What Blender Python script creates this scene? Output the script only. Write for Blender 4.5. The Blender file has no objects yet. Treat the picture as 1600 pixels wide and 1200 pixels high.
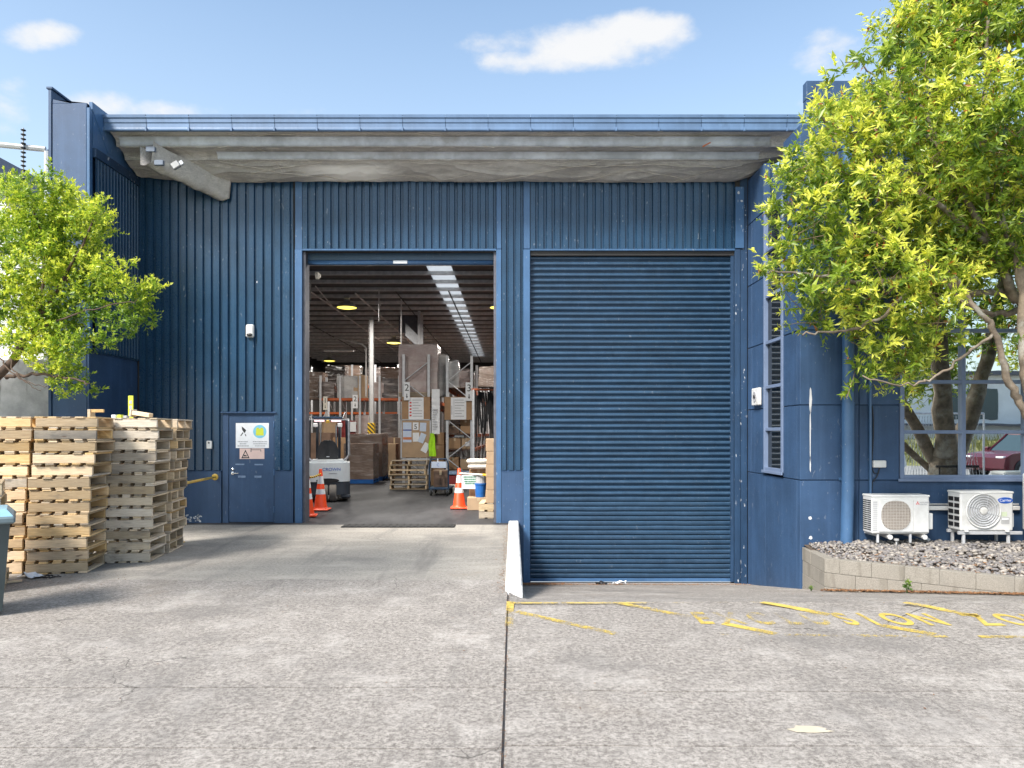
import bpy, math, random
import numpy as np
from mathutils import Vector, Matrix, Euler
R = math.radians
random.seed(7)
SC = bpy.context.scene
COL = SC.collection

# ------------------------------------------------------------------ camera
F_PX = 1100.0                     # focal length in pixels of the 1600 px wide photograph
EYE = 1.68
cd = bpy.data.cameras.new('camera'); cam = bpy.data.objects.new('camera', cd); COL.objects.link(cam)
cam.location = (0, 0, EYE); cam.rotation_euler = (R(90), 0, 0)
cd.sensor_width = 36; cd.lens = F_PX / 1600 * 36
cd.shift_x = -2 / 1600; cd.shift_y = 77 / 1600
cd.clip_start = 0.05; cd.clip_end = 2000
SC.camera = cam

# ------------------------------------------------------------------ sun, sky, exposure
SUN_EL, SUN_AZ = R(46), R(40)     # azimuth: how far the sun stands to the left of straight behind the camera
to_sun = Vector((-math.sin(SUN_AZ) * math.cos(SUN_EL), -math.cos(SUN_AZ) * math.cos(SUN_EL), math.sin(SUN_EL)))
sd = bpy.data.lights.new('sun', 'SUN'); sun = bpy.data.objects.new('sun', sd); COL.objects.link(sun)
sd.energy = 4.2; sd.angle = R(14); sd.color = (1.0, 0.94, 0.88)
sun.rotation_euler = to_sun.to_track_quat('Z', 'Y').to_euler(); sun.location = to_sun * 60
SC.view_settings.view_transform = 'Standard'; SC.view_settings.look = 'None'
SC.view_settings.gamma = 1; SC.view_settings.use_curve_mapping = False
SC.view_settings.exposure = 0.74
SC.cycles.use_denoising = True
SC.cycles.max_bounces = 8; SC.cycles.diffuse_bounces = 4; SC.cycles.glossy_bounces = 4
SC.cycles.transparent_max_bounces = 12
SC.cycles.sample_clamp_indirect = 6

W = bpy.data.worlds.new('World'); SC.world = W; W.use_nodes = True
wt = W.node_tree; wt.nodes.clear()
def wn(t, **k):
    n = wt.nodes.new(t)
    for a, v in k.items(): setattr(n, a, v)
    return n
def wmath(op, a, b=None, c=None):
    n = wn('ShaderNodeMath', operation=op)
    for i, v in enumerate((a, b, c)):
        if v is None: continue
        if isinstance(v, (int, float)): n.inputs[i].default_value = v
        else: wt.links.new(v, n.inputs[i])
    return n.outputs[0]
sky = wn('ShaderNodeTexSky', sky_type='NISHITA', sun_disc=False, sun_elevation=SUN_EL, sun_rotation=math.pi + SUN_AZ,
         altitude=20, air_density=1.0, dust_density=2.0, ozone_density=0.35)
tc = wn('ShaderNodeTexCoord'); sep = wn('ShaderNodeSeparateXYZ'); wt.links.new(tc.outputs['Generated'], sep.inputs[0])
dx, dy, dz = sep.outputs
ysafe = wmath('MAXIMUM', dy, 0.05)
u = wmath('DIVIDE', dx, ysafe); v = wmath('DIVIDE', dz, ysafe)
nz = wn('ShaderNodeTexNoise'); nz.inputs['Scale'].default_value = 9.0; nz.inputs['Detail'].default_value = 8; nz.inputs['Roughness'].default_value = 0.6
mp = wn('ShaderNodeMapping'); mp.inputs['Scale'].default_value = (1, 1, 1.7); wt.links.new(tc.outputs['Generated'], mp.inputs[0]); wt.links.new(mp.outputs[0], nz.inputs['Vector'])
noise = wmath('SUBTRACT', nz.outputs['Fac'], 0.5)
# cumulus puffs of the photograph: direction (px, py of centre), half width, half height, weight
PUFFS = [(925, 74, 150, 36, 1.0), (1000, 55, 90, 34, 0.95), (845, 95, 90, 22, 0.9), (60, 58, 60, 22, 0.85), (8, 165, 52, 44, 0.9),
         (140, 165, 60, 24, 0.62), (1285, 96, 62, 46, 0.62), (1330, 140, 80, 40, 0.4), (250, 175, 160, 12, 0.25)]
tot = None
for px, py, hw, hh, wgt in PUFFS:
    du = wmath('DIVIDE', wmath('SUBTRACT', u, (px - 802) / F_PX), hw / F_PX)
    dv = wmath('DIVIDE', wmath('SUBTRACT', v, (677 - py) / F_PX), hh / F_PX)
    r2 = wmath('ADD', wmath('MULTIPLY', du, du), wmath('MULTIPLY', dv, dv))
    g = wmath('MULTIPLY', wmath('SUBTRACT', 1.35, r2), wgt)
    tot = g if tot is None else wmath('MAXIMUM', tot, g)
front = wmath('GREATER_THAN', dy, 0.1)
tot = wmath('MULTIPLY', wmath('MAXIMUM', tot, -1.0), front)
# scattered clouds over the rest of the sky
nz2 = wn('ShaderNodeTexNoise'); nz2.inputs['Scale'].default_value = 2.2; nz2.inputs['Detail'].default_value = 6
wt.links.new(mp.outputs[0], nz2.inputs['Vector'])
rest = wmath('MULTIPLY', wmath('SUBTRACT', nz2.outputs['Fac'], 0.52), 5.0)
rest = wmath('MULTIPLY', rest, wmath('SUBTRACT', 1.0, front))
msk = wmath('ADD', wmath('ADD', tot, rest), wmath('MULTIPLY', noise, 4.6))
ramp = wn('ShaderNodeMapRange'); ramp.interpolation_type = 'SMOOTHSTEP'
wt.links.new(msk, ramp.inputs['Value']); ramp.inputs['From Min'].default_value = 0.0; ramp.inputs['From Max'].default_value = 1.5
tint = wn('ShaderNodeMix', data_type='RGBA', blend_type='MULTIPLY'); tint.inputs['Factor'].default_value = 1; wt.links.new(sky.outputs[0], tint.inputs['A']); tint.inputs['B'].default_value = (1.02, 1.13, 1.13, 1)
hz = wn('ShaderNodeMix', data_type='RGBA'); wt.links.new(tint.outputs['Result'], hz.inputs['A']); hz.inputs['B'].default_value = (4.4, 4.9, 5.3, 1)      # milky air towards the horizon
wt.links.new(wmath('MULTIPLY', wmath('MAXIMUM', wmath('SUBTRACT', 0.62, dz), 0.0), 0.85), hz.inputs['Factor'])
mix = wn('ShaderNodeMix', data_type='RGBA')
wt.links.new(wmath('MULTIPLY', ramp.outputs[0], 0.93), mix.inputs['Factor']); wt.links.new(hz.outputs['Result'], mix.inputs['A'])
mix.inputs['B'].default_value = (3.9, 3.9, 3.9, 1)
bg = wn('ShaderNodeBackground'); bg.inputs['Strength'].default_value = 0.15
wo = wn('ShaderNodeOutputWorld'); wt.links.new(mix.outputs['Result'], bg.inputs[0]); wt.links.new(bg.outputs[0], wo.inputs[0])

def X(px, Y): return (px - 802) / F_PX * Y          # place at depth Y seen at a photo column
def Z(py, Y): return EYE - (py - 677) / F_PX * Y    # height at depth Y seen at a photo row

# ------------------------------------------------------------------ materials
class NT:
    def __init__(s, name):
        s.m = bpy.data.materials.new(name); s.m.use_nodes = True; s.t = s.m.node_tree; s.t.nodes.clear()
        s.out = s.n('ShaderNodeOutputMaterial'); s.b = s.n('ShaderNodeBsdfPrincipled'); s.l(s.b.outputs[0], s.out.inputs[0])
        tcn = s.n('ShaderNodeTexCoord'); s.co = tcn.outputs['Object']
        oi = s.n('ShaderNodeObjectInfo'); s.rnd = oi.outputs['Random']
    def n(s, t, **k):
        nd = s.t.nodes.new(t)
        for a, v in k.items(): setattr(nd, a, v)
        return nd
    def l(s, a, b): s.t.links.new(a, b)
    def setin(s, inp, v):
        if hasattr(v, 'is_linked') or hasattr(v, 'links'): s.l(v, inp)
        else: inp.default_value = v
    def math(s, op, *a):
        nd = s.n('ShaderNodeMath', operation=op)
        for i, v in enumerate(a): s.setin(nd.inputs[i], v)
        return nd.outputs[0]
    def shift(s):                                   # object coords moved by the object's random number
        c = s.n('ShaderNodeCombineXYZ')
        for i, k in enumerate((37.0, 53.0, 71.0)): s.l(s.math('MULTIPLY', s.rnd, k), c.inputs[i])
        v = s.n('ShaderNodeVectorMath', operation='ADD'); s.l(s.co, v.inputs[0]); s.l(c.outputs[0], v.inputs[1]); s.co = v.outputs[0]
    def noise(s, scale, detail=4, rough=0.55, stretch=None, out='Fac'):
        nd = s.n('ShaderNodeTexNoise'); nd.inputs['Scale'].default_value = scale; nd.inputs['Detail'].default_value = detail; nd.inputs['Roughness'].default_value = rough
        if stretch:
            mpn = s.n('ShaderNodeMapping'); mpn.inputs['Scale'].default_value = stretch; s.l(s.co, mpn.inputs[0]); s.l(mpn.outputs[0], nd.inputs['Vector'])
        else: s.l(s.co, nd.inputs['Vector'])
        return nd.outputs[out]
    def step(s, val, a, b, lo=0.0, hi=1.0):
        r = s.n('ShaderNodeMapRange'); r.interpolation_type = 'SMOOTHSTEP'; s.setin(r.inputs['Value'], val)
        r.inputs['From Min'].default_value = a; r.inputs['From Max'].default_value = b; r.inputs['To Min'].default_value = lo; r.inputs['To Max'].default_value = hi
        return r.outputs[0]
    def mix(s, f, a, b):
        nd = s.n('ShaderNodeMix', data_type='RGBA'); s.setin(nd.inputs['Factor'], f)
        for k, c in (('A', a), ('B', b)):
            if isinstance(c, (tuple, list)): nd.inputs[k].default_value = tuple(c) + ((1,) if len(c) == 3 else ())
            else: s.l(c, nd.inputs[k])
        return nd.outputs['Result']
    def bump(s, h, strength=0.3, dist=0.01):
        nd = s.n('ShaderNodeBump'); nd.inputs['Strength'].default_value = strength; nd.inputs['Distance'].default_value = dist
        s.l(h, nd.inputs['Height']); s.l(nd.outputs[0], s.b.inputs['Normal'])
    def base(s, c): s.setin(s.b.inputs['Base Color'], tuple(c) + (1,) if isinstance(c, (tuple, list)) else c)
    def rough(s, r): s.setin(s.b.inputs['Roughness'], r)
    def metal(s, r): s.b.inputs['Metallic'].default_value = r

def plain(name, c, rough=0.5, var=0.18, scale=6.0, metal=0.0, bump=0.0, dirt=None, shift=True):
    t = NT(name)
    if shift: t.shift()
    n1 = t.noise(scale, 5, 0.6)
    col = t.mix(t.step(n1, 0.3, 0.7), tuple(x * (1 - var) for x in c), tuple(min(1, x * (1 + var)) for x in c))
    if dirt:
        n2 = t.noise(scale * 0.35, 6, 0.65); col = t.mix(t.step(n2, 0.5, 0.72, 0, dirt[1]), col, dirt[0])
    t.base(col); t.rough(t.step(n1, 0.2, 0.8, rough * 0.85, min(1, rough * 1.15))); t.metal(metal)
    if bump: t.bump(t.noise(scale * 12, 4), bump, 0.004)
    return t.m

M = {}
BLUE = (0.0165, 0.054, 0.109)
def blue(name, c=BLUE, rough=0.42, chips=0.0, streak=0.3, bumpy=0.0):
    t = NT(name); t.shift()
    a = t.noise(1.1, 6, 0.68); sk = t.noise(1.0, 5, 0.65, (9, 9, 0.35)); f = t.noise(60, 3, 0.5)
    col = t.mix(t.step(a, 0.3, 0.72), tuple(x * 0.82 for x in c), tuple(x * 1.18 for x in c))
    col = t.mix(t.step(sk, 0.45, 0.75, 0, streak), col, tuple(x * 1.5 + 0.018 for x in c))
    gr = t.noise(3.4, 6, 0.7, (1.2, 1.2, 0.5)); col = t.mix(t.step(gr, 0.56, 0.74, 0, 0.45), col, tuple(x * 0.55 for x in c))
    if chips:
        ch = t.noise(26, 2, 0.4, (1, 1, 0.45)); big = t.noise(2.3, 3, 0.5)
        col = t.mix(t.math('MULTIPLY', t.step(ch, 0.68, 0.73), t.step(big, 0.42, 0.6, 0, chips)), col, (0.5, 0.52, 0.55))
    t.base(col); t.rough(t.step(f, 0.3, 0.7, rough * 0.9, rough * 1.15))
    t.bump(t.noise(180 if not bumpy else 70, 3), 0.06 + bumpy, 0.004)
    return t.m
M['blue_wall'] = blue('blue_painted_concrete', (0.027, 0.065, 0.140), 0.55, 0.15, 0.35, 0.12)
M['blue_steel'] = blue('blue_painted_steel', BLUE, 0.29, 0.3, 0.3)
M['blue_light'] = blue('blue_flashing_steel', (0.052, 0.121, 0.24), 0.35, 0.4, 0.3)
M['blue_door'] = blue('blue_roller_steel', (0.022, 0.055, 0.103), 0.3, 0.12, 0.3)
M['blue_column'] = blue('blue_flaking_paint', (0.015, 0.045, 0.100), 0.5, 1.0, 0.3, 0.1)
M['fascia'] = blue('blue_fascia_steel', (0.09, 0.16, 0.28), 0.5, 0.0, 0.25)
M['white_paint'] = plain('white_paint', (0.78, 0.78, 0.76), 0.5, 0.06, 5, dirt=((0.35, 0.32, 0.28), 0.5))
M['white_wall'] = plain('white_rendered_wall', (0.82, 0.82, 0.82), 0.7, 0.05, 1.5, dirt=((0.5, 0.5, 0.5), 0.4))
M['white_plastic'] = plain('white_enamel', (0.66, 0.66, 0.65), 0.35, 0.05, 8, dirt=((0.46, 0.44, 0.40), 0.55))
M['grey_plastic'] = plain('grey_plastic', (0.42, 0.42, 0.42), 0.45, 0.08, 8)
M['beige_guard'] = plain('beige_fan_guard', (0.50, 0.45, 0.40), 0.5, 0.08, 30)
M['dark'] = plain('dark_recess', (0.012, 0.012, 0.014), 0.7, 0.1, 5)
M['black'] = plain('black_plastic', (0.02, 0.02, 0.022), 0.4, 0.15, 10)
M['rubber'] = plain('black_rubber', (0.018, 0.018, 0.018), 0.75, 0.2, 20, bump=0.2)
M['galv'] = plain('galvanised_steel', (0.42, 0.43, 0.45), 0.42, 0.15, 14, metal=0.7)
M['alu'] = plain('pale_grey_steel', (0.55, 0.56, 0.58), 0.4, 0.1, 10, metal=0.2)
M['frame'] = plain('grey_blue_window_frame', (0.15, 0.20, 0.31), 0.38, 0.06, 5)
M['yellow'] = plain('yellow_enamel', (0.62, 0.40, 0.06), 0.42, 0.08, 10, dirt=((0.2, 0.16, 0.1), 0.4))
M['red'] = plain('red_print', (0.6, 0.02, 0.02), 0.5, 0.05)
M['pink'] = plain('faded_pink_print', (0.74, 0.55, 0.50), 0.6, 0.05)
M['logo_blue'] = plain('logo_blue', (0.015, 0.09, 0.45), 0.4, 0.05)
M['sky_print'] = plain('pale_blue_print', (0.20, 0.55, 0.72), 0.6, 0.06)
M['lime_print'] = plain('lime_yellow_print', (0.62, 0.68, 0.05), 0.6, 0.06)
M['black_print'] = plain('black_print', (0.03, 0.03, 0.03), 0.6, 0.05)
M['grey_print'] = plain('grey_print', (0.38, 0.38, 0.40), 0.6, 0.05)
M['green_print'] = plain('green_print', (0.03, 0.20, 0.10), 0.6, 0.05)
M['paper'] = plain('white_paper', (0.80, 0.81, 0.83), 0.7, 0.04, 12)
M['paper_blue'] = plain('pale_blue_paper', (0.58, 0.66, 0.80), 0.7, 0.05, 12)
M['orange_beam'] = plain('orange_rack_beam', (0.42, 0.09, 0.02), 0.45, 0.12, 6)
M['cone'] = plain('orange_cone_plastic', (0.85, 0.075, 0.015), 0.42, 0.06, 9, dirt=((0.4, 0.06, 0.03), 0.35))
M['reflective'] = plain('white_reflective_band', (0.85, 0.85, 0.85), 0.35, 0.05, 10)
M['hivis'] = plain('hivis_cloth', (0.42, 0.80, 0.02), 0.7, 0.1, 10)
M['blue_plastic'] = plain('blue_plastic', (0.02, 0.13, 0.42), 0.4, 0.1, 8)
M['navy_steel'] = plain('navy_steel', (0.02, 0.05, 0.10), 0.4, 0.1, 8)
M['lift_white'] = plain('forklift_white', (0.62, 0.66, 0.68), 0.35, 0.05, 4, dirt=((0.4, 0.4, 0.4), 0.3))
M['lift_dark'] = plain('forklift_charcoal', (0.035, 0.042, 0.055), 0.42, 0.12, 5)
M['tyre'] = plain('grey_solid_tyre', (0.16, 0.145, 0.13), 0.8, 0.15, 12)
M['card'] = plain('brown_cardboard', (0.36, 0.22, 0.12), 0.75, 0.12, 4, dirt=((0.22, 0.13, 0.07), 0.4))
M['card_tan'] = plain('tan_cardboard', (0.42, 0.29, 0.18), 0.75, 0.1, 4)
M['card_dark'] = plain('dark_cardboard', (0.16, 0.10, 0.07), 0.75, 0.2, 4)
M['card_red'] = plain('red_carton', (0.25, 0.03, 0.03), 0.6, 0.2, 4)
M['tape'] = plain('packing_tape', (0.52, 0.40, 0.25), 0.3, 0.05)
M['bag'] = plain('cream_sack', (0.72, 0.68, 0.60), 0.8, 0.08, 8)
M['bin_body'] = plain('dark_green_bin_plastic', (0.055, 0.075, 0.08), 0.45, 0.12, 4)
M['bin_rim'] = plain('grey_green_bin_rim', (0.14, 0.19, 0.21), 0.45, 0.08, 6)
M['bin_lid'] = plain('pale_blue_bin_lid', (0.26, 0.46, 0.56), 0.4, 0.06, 5)
M['chrome'] = plain('chrome', (0.7, 0.7, 0.72), 0.2, 0.05, metal=1.0)
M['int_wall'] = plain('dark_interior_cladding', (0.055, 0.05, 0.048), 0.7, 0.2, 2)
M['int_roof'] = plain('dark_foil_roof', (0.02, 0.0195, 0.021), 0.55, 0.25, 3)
M['purlin'] = plain('galvanised_purlin', (0.62, 0.61, 0.60), 0.5, 0.15, 6)
M['bark'] = plain('grey_brown_bark', (0.17, 0.135, 0.10), 0.9, 0.4, 9, bump=0.8, dirt=((0.42, 0.41, 0.37), 0.7))
M['bark_dark'] = plain('dark_bark', (0.09, 0.06, 0.045), 0.9, 0.3, 12, bump=0.6)
M['stem'] = plain('twig_bark', (0.14, 0.10, 0.06), 0.85, 0.2, 14)
M['soil'] = plain('soil', (0.08, 0.06, 0.045), 0.95, 0.3, 9, bump=0.5)
M['car_red'] = plain('dark_red_car_paint', (0.10, 0.007, 0.016), 0.2, 0.05)
M['car_white'] = plain('white_car_paint', (0.75, 0.76, 0.78), 0.25, 0.03)
M['car_glass'] = plain('car_glass', (0.03, 0.06, 0.07), 0.08, 0.05)
M['grass_pale'] = plain('dry_grass', (0.28, 0.27, 0.09), 0.9, 0.3, 6)
M['roof_grey'] = plain('dark_grey_roof_trim', (0.10, 0.10, 0.12), 0.5, 0.2, 8)

def wood(name, a, b, c, grey):
    t = NT(name); t.shift()
    g = t.noise(14, 5, 0.6, (0.6, 9, 9)); big = t.noise(3.0, 4, 0.6, (0.7, 2, 2)); kn = t.noise(5, 2, 0.5, (1.0, 2.2, 2.2))
    col = t.mix(t.step(g, 0.3, 0.7), a, b)
    col = t.mix(t.step(big, 0.50, 0.74, 0, grey), col, c)
    stn = t.noise(2.2, 6, 0.7, (1.2, 1.2, 2.5)); col = t.mix(t.step(stn, 0.56, 0.72, 0, grey), col, (0.13, 0.115, 0.10)); end = t.noise(1.1, 2, 0.5); col = t.mix(t.step(end, 0.55, 0.7, 0, 0.4), col, (0.30, 0.27, 0.24))
    col = t.mix(t.step(kn, 0.71, 0.77, 0, 0.7), col, (0.14, 0.065, 0.03))
    hv = t.n('ShaderNodeHueSaturation'); t.l(col, hv.inputs['Color']); t.l(t.step(t.rnd, 0, 1, 0.58, 1.18), hv.inputs['Value']); t.l(t.step(t.math('FRACT', t.math('MULTIPLY', t.rnd, 7.3)), 0, 1, 0.75, 1.1), hv.inputs['Saturation'])
    t.base(hv.outputs[0]); t.rough(0.8); t.bump(g, 0.35, 0.004)
    return t.m
M['pine'] = wood('fresh_pine', (0.58, 0.385, 0.185), (0.76, 0.55, 0.30), (0.36, 0.28, 0.19), 0.4)
M['pine_grey'] = wood('weathered_pine', (0.54, 0.425, 0.285), (0.70, 0.59, 0.44), (0.22, 0.195, 0.17), 0.65)
M['pine_dim'] = wood('dusty_pine', (0.48, 0.36, 0.225), (0.64, 0.505, 0.335), (0.22, 0.18, 0.15), 0.5)

def cracked(t, col, amt):
    w = t.n('ShaderNodeVectorMath', operation='ADD'); t.l(t.co, w.inputs[0]); nzz = t.n('ShaderNodeTexNoise'); nzz.inputs['Scale'].default_value = 1.6; nzz.inputs['Detail'].default_value = 6; t.l(t.co, nzz.inputs['Vector']); t.l(nzz.outputs['Color'], w.inputs[1])
    vo = t.n('ShaderNodeTexVoronoi', feature='DISTANCE_TO_EDGE'); vo.inputs['Scale'].default_value = 0.42; t.l(w.outputs[0], vo.inputs['Vector'])
    line = t.step(vo.outputs['Distance'], 0.0, 0.0045, 1, 0); msk = t.step(t.noise(0.5, 3), 0.50, 0.60, 0, amt)
    return t.mix(t.math('MULTIPLY', line, msk), col, (0.05, 0.045, 0.04))
def concrete():
    t = NT('worn_aggregate_concrete')
    fine = t.noise(26, 8, 0.93); pit = t.noise(48, 4, 0.8); mid = t.noise(5.5, 7, 0.8)
    cloud = t.noise(0.55, 8, 0.68); cloud2 = t.noise(1.3, 10, 0.82, (1.0, 0.9, 1)); st = t.noise(0.33, 6, 0.65); oil = t.noise(3.1, 3, 0.5)
    col = t.mix(t.step(fine, 0.43, 0.56), (0.13, 0.115, 0.102), (0.375, 0.345, 0.312))
    col = t.mix(t.step(mid, 0.44, 0.62, 0, 0.42), col, (0.165, 0.15, 0.136))
    col = t.mix(t.step(cloud2, 0.47, 0.68, 0, 0.62), col, (0.47, 0.44, 0.405))
    col = t.mix(t.step(cloud, 0.50, 0.66, 0, 0.5), col, (0.135, 0.126, 0.118))
    col = t.mix(t.step(pit, 0.58, 0.66, 0, 0.7), col, (0.05, 0.045, 0.04))
    col = t.mix(t.step(st, 0.56, 0.70, 0, 0.35), col, (0.26, 0.215, 0.165))
    tyre = t.noise(1.0, 5, 0.65, (2.6, 0.16, 1)); col = t.mix(t.step(tyre, 0.55, 0.70, 0, 0.38), col, (0.12, 0.112, 0.105)); rust = t.noise(1.15, 7, 0.75); col = t.mix(t.step(rust, 0.60, 0.74, 0, 0.3), col, (0.27, 0.20, 0.14))
    col = t.mix(t.step(oil, 0.70, 0.76, 0, 0.5), col, (0.07, 0.065, 0.062))
    t.base(cracked(t, col, 0.8)); t.rough(0.9); t.bump(fine, 0.35, 0.006)
    return t.m
M['concrete'] = concrete()
def ramp_concrete():
    t = NT('smooth_ramp_concrete')
    fine = t.noise(28, 8, 0.92); cl = t.noise(0.6, 8, 0.68); c2 = t.noise(1.7, 9, 0.75, (0.5, 1.4, 1)); tr = t.noise(0.9, 5, 0.6, (2.2, 0.2, 1)); st = t.noise(0.8, 6, 0.7)
    col = t.mix(t.step(fine, 0.40, 0.58), (0.19, 0.174, 0.152), (0.37, 0.343, 0.303))
    col = t.mix(t.step(c2, 0.46, 0.66, 0, 0.6), col, (0.43, 0.395, 0.345))
    col = t.mix(t.step(cl, 0.50, 0.68, 0, 0.55), col, (0.13, 0.123, 0.118))
    col = t.mix(t.step(tr, 0.54, 0.70, 0, 0.45), col, (0.09, 0.088, 0.088))
    col = t.mix(t.step(st, 0.60, 0.72, 0, 0.4), col, (0.24, 0.18, 0.12))
    t.base(cracked(t, col, 0.6)); t.rough(0.85); t.bump(fine, 0.3, 0.005)
    return t.m
M['concrete_ramp'] = ramp_concrete()
M['joint'] = plain('joint_filler', (0.10, 0.09, 0.08), 0.95, 0.3, 9)
M['asphalt'] = plain('asphalt', (0.27, 0.26, 0.25), 0.9, 0.2, 4, bump=0.3)
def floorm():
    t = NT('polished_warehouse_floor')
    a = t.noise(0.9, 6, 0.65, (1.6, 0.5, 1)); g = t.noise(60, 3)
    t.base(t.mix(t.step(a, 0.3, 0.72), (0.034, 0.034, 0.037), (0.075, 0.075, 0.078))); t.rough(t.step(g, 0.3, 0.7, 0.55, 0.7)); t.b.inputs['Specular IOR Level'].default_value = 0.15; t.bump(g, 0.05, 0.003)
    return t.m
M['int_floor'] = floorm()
def block():
    t = NT('grey_concrete_block'); t.shift()
    g = t.noise(90, 4, 0.7); c = t.noise(2.6, 5, 0.65); s = t.noise(2.0, 4, 0.6, (3, 3, 0.5))
    col = t.mix(t.step(g, 0.3, 0.7), (0.19, 0.172, 0.145), (0.30, 0.277, 0.24))
    col = t.mix(t.step(c, 0.5, 0.72, 0, 0.5), col, (0.20, 0.185, 0.16)); col = t.mix(t.step(s, 0.52, 0.72, 0, 0.5), col, (0.12, 0.105, 0.08))
    t.base(col); t.rough(0.9); t.bump(g, 0.5, 0.005); return t.m
M['block'] = block()
def oldwall():
    t = NT('mouldy_concrete'); c = t.noise(1.6, 6, 0.65); s = t.noise(1.1, 5, 0.65, (3.2, 3.2, 0.6)); g = t.noise(50, 3)
    col = t.mix(t.step(c, 0.35, 0.65), (0.30, 0.30, 0.31), (0.50, 0.50, 0.51)); col = t.mix(t.step(s, 0.55, 0.68, 0, 0.85), col, (0.06, 0.058, 0.055))
    t.base(col); t.rough(0.9); t.bump(g, 0.5, 0.006); return t.m
M['old_wall'] = oldwall()
def pebble():
    t = NT('river_pebble'); r = t.n('ShaderNodeNewGeometry').outputs['Random Per Island']; t.shift()
    mixr = t.math('FRACT', t.math('ADD', r, t.rnd)); g = t.noise(30, 4)
    rp = t.n('ShaderNodeValToRGB'); t.l(mixr, rp.inputs[0]); e = rp.color_ramp.elements
    e[0].position = 0; e[0].color = (0.11, 0.10, 0.098, 1); e[1].position = 1; e[1].color = (0.36, 0.33, 0.295, 1)
    for p, c in ((0.3, (0.19, 0.18, 0.185, 1)), (0.55, (0.17, 0.155, 0.145, 1)), (0.8, (0.30, 0.27, 0.235, 1))):
        k = e.new(p); k.color = c
    t.base(t.mix(t.step(g, 0.35, 0.7, 0, 0.3), rp.outputs[0], (0.16, 0.15, 0.14))); t.rough(0.75); return t.m
M['pebble'] = pebble()
def litter():
    t = NT('dry_leaf_litter'); r = t.n('ShaderNodeNewGeometry').outputs['Random Per Island']
    t.base(t.mix(r, (0.09, 0.035, 0.015), (0.34, 0.17, 0.07))); t.rough(0.8); return t.m
M['litter'] = litter()
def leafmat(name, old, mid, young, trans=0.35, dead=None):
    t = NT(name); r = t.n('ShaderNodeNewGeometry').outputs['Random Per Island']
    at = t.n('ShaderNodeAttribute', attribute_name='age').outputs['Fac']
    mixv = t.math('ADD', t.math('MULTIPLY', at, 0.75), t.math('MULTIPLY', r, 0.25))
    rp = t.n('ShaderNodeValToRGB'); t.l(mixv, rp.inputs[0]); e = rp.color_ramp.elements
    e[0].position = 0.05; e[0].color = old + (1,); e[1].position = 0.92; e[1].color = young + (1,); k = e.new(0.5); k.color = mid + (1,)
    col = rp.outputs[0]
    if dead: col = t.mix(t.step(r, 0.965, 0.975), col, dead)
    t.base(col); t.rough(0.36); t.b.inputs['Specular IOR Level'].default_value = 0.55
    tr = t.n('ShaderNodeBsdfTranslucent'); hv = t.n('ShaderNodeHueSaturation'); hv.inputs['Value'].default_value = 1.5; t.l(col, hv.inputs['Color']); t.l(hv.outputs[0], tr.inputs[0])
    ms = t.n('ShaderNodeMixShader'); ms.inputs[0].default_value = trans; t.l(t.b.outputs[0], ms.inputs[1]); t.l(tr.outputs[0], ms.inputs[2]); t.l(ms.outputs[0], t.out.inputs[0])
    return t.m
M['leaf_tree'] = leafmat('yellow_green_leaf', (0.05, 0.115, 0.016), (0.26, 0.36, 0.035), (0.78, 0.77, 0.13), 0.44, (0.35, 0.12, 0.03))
M['leaf_bush'] = leafmat('bright_green_leaf', (0.07, 0.16, 0.02), (0.31, 0.43, 0.035), (0.70, 0.72, 0.09), 0.42)
M['leaf_weed'] = leafmat('weed_leaf', (0.05, 0.11, 0.02), (0.1, 0.2, 0.03), (0.2, 0.3, 0.04), 0.3)
def netm():
    t = NT('dusty_bird_netting')
    a = t.noise(1.3, 7, 0.7, (0.5, 1, 1)); g = t.noise(120, 4, 0.8); s = t.noise(7, 5, 0.7, (0.3, 2, 2)); f = t.noise(1.7, 5, 0.55, (0.55, 3.0, 3.0))
    col = t.mix(t.step(g, 0.36, 0.64), (0.23, 0.215, 0.20), (0.54, 0.515, 0.49)); col = t.mix(t.step(a, 0.40, 0.66, 0, 0.65), col, (0.56, 0.53, 0.495)); col = t.mix(t.step(s, 0.50, 0.70, 0, 0.4), col, (0.17, 0.16, 0.15))
    ridge = t.step(t.math('ABSOLUTE', t.math('SUBTRACT', f, 0.5)), 0.0, 0.022, 1, 0); col = t.mix(t.math('MULTIPLY', ridge, 0.35), col, (0.72, 0.68, 0.62))
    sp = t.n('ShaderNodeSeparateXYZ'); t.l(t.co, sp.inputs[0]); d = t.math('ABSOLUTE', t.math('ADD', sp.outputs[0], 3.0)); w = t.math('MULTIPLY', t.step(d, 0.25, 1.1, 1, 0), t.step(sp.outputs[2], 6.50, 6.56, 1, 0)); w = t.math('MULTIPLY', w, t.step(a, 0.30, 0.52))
    col = t.mix(t.math('MULTIPLY', w, 0.85), col, (0.85, 0.82, 0.78))            # painted light: pale patch standing in for a lit gap in the net
    t.base(col); t.rough(0.8); t.bump(t.math('ADD', t.math('MULTIPLY', g, 0.25), t.math('MULTIPLY', f, 1.0)), 0.4, 0.02); return t.m
M['net'] = netm()
M['dusty_purlin'] = plain('dusty_galvanised_purlin', (0.48, 0.51, 0.56), 0.5, 0.25, 2.2, dirt=((0.24, 0.215, 0.19), 0.95))
M['net_cord'] = plain('pale_net_cord', (0.5, 0.46, 0.41), 0.8, 0.15)
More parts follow.
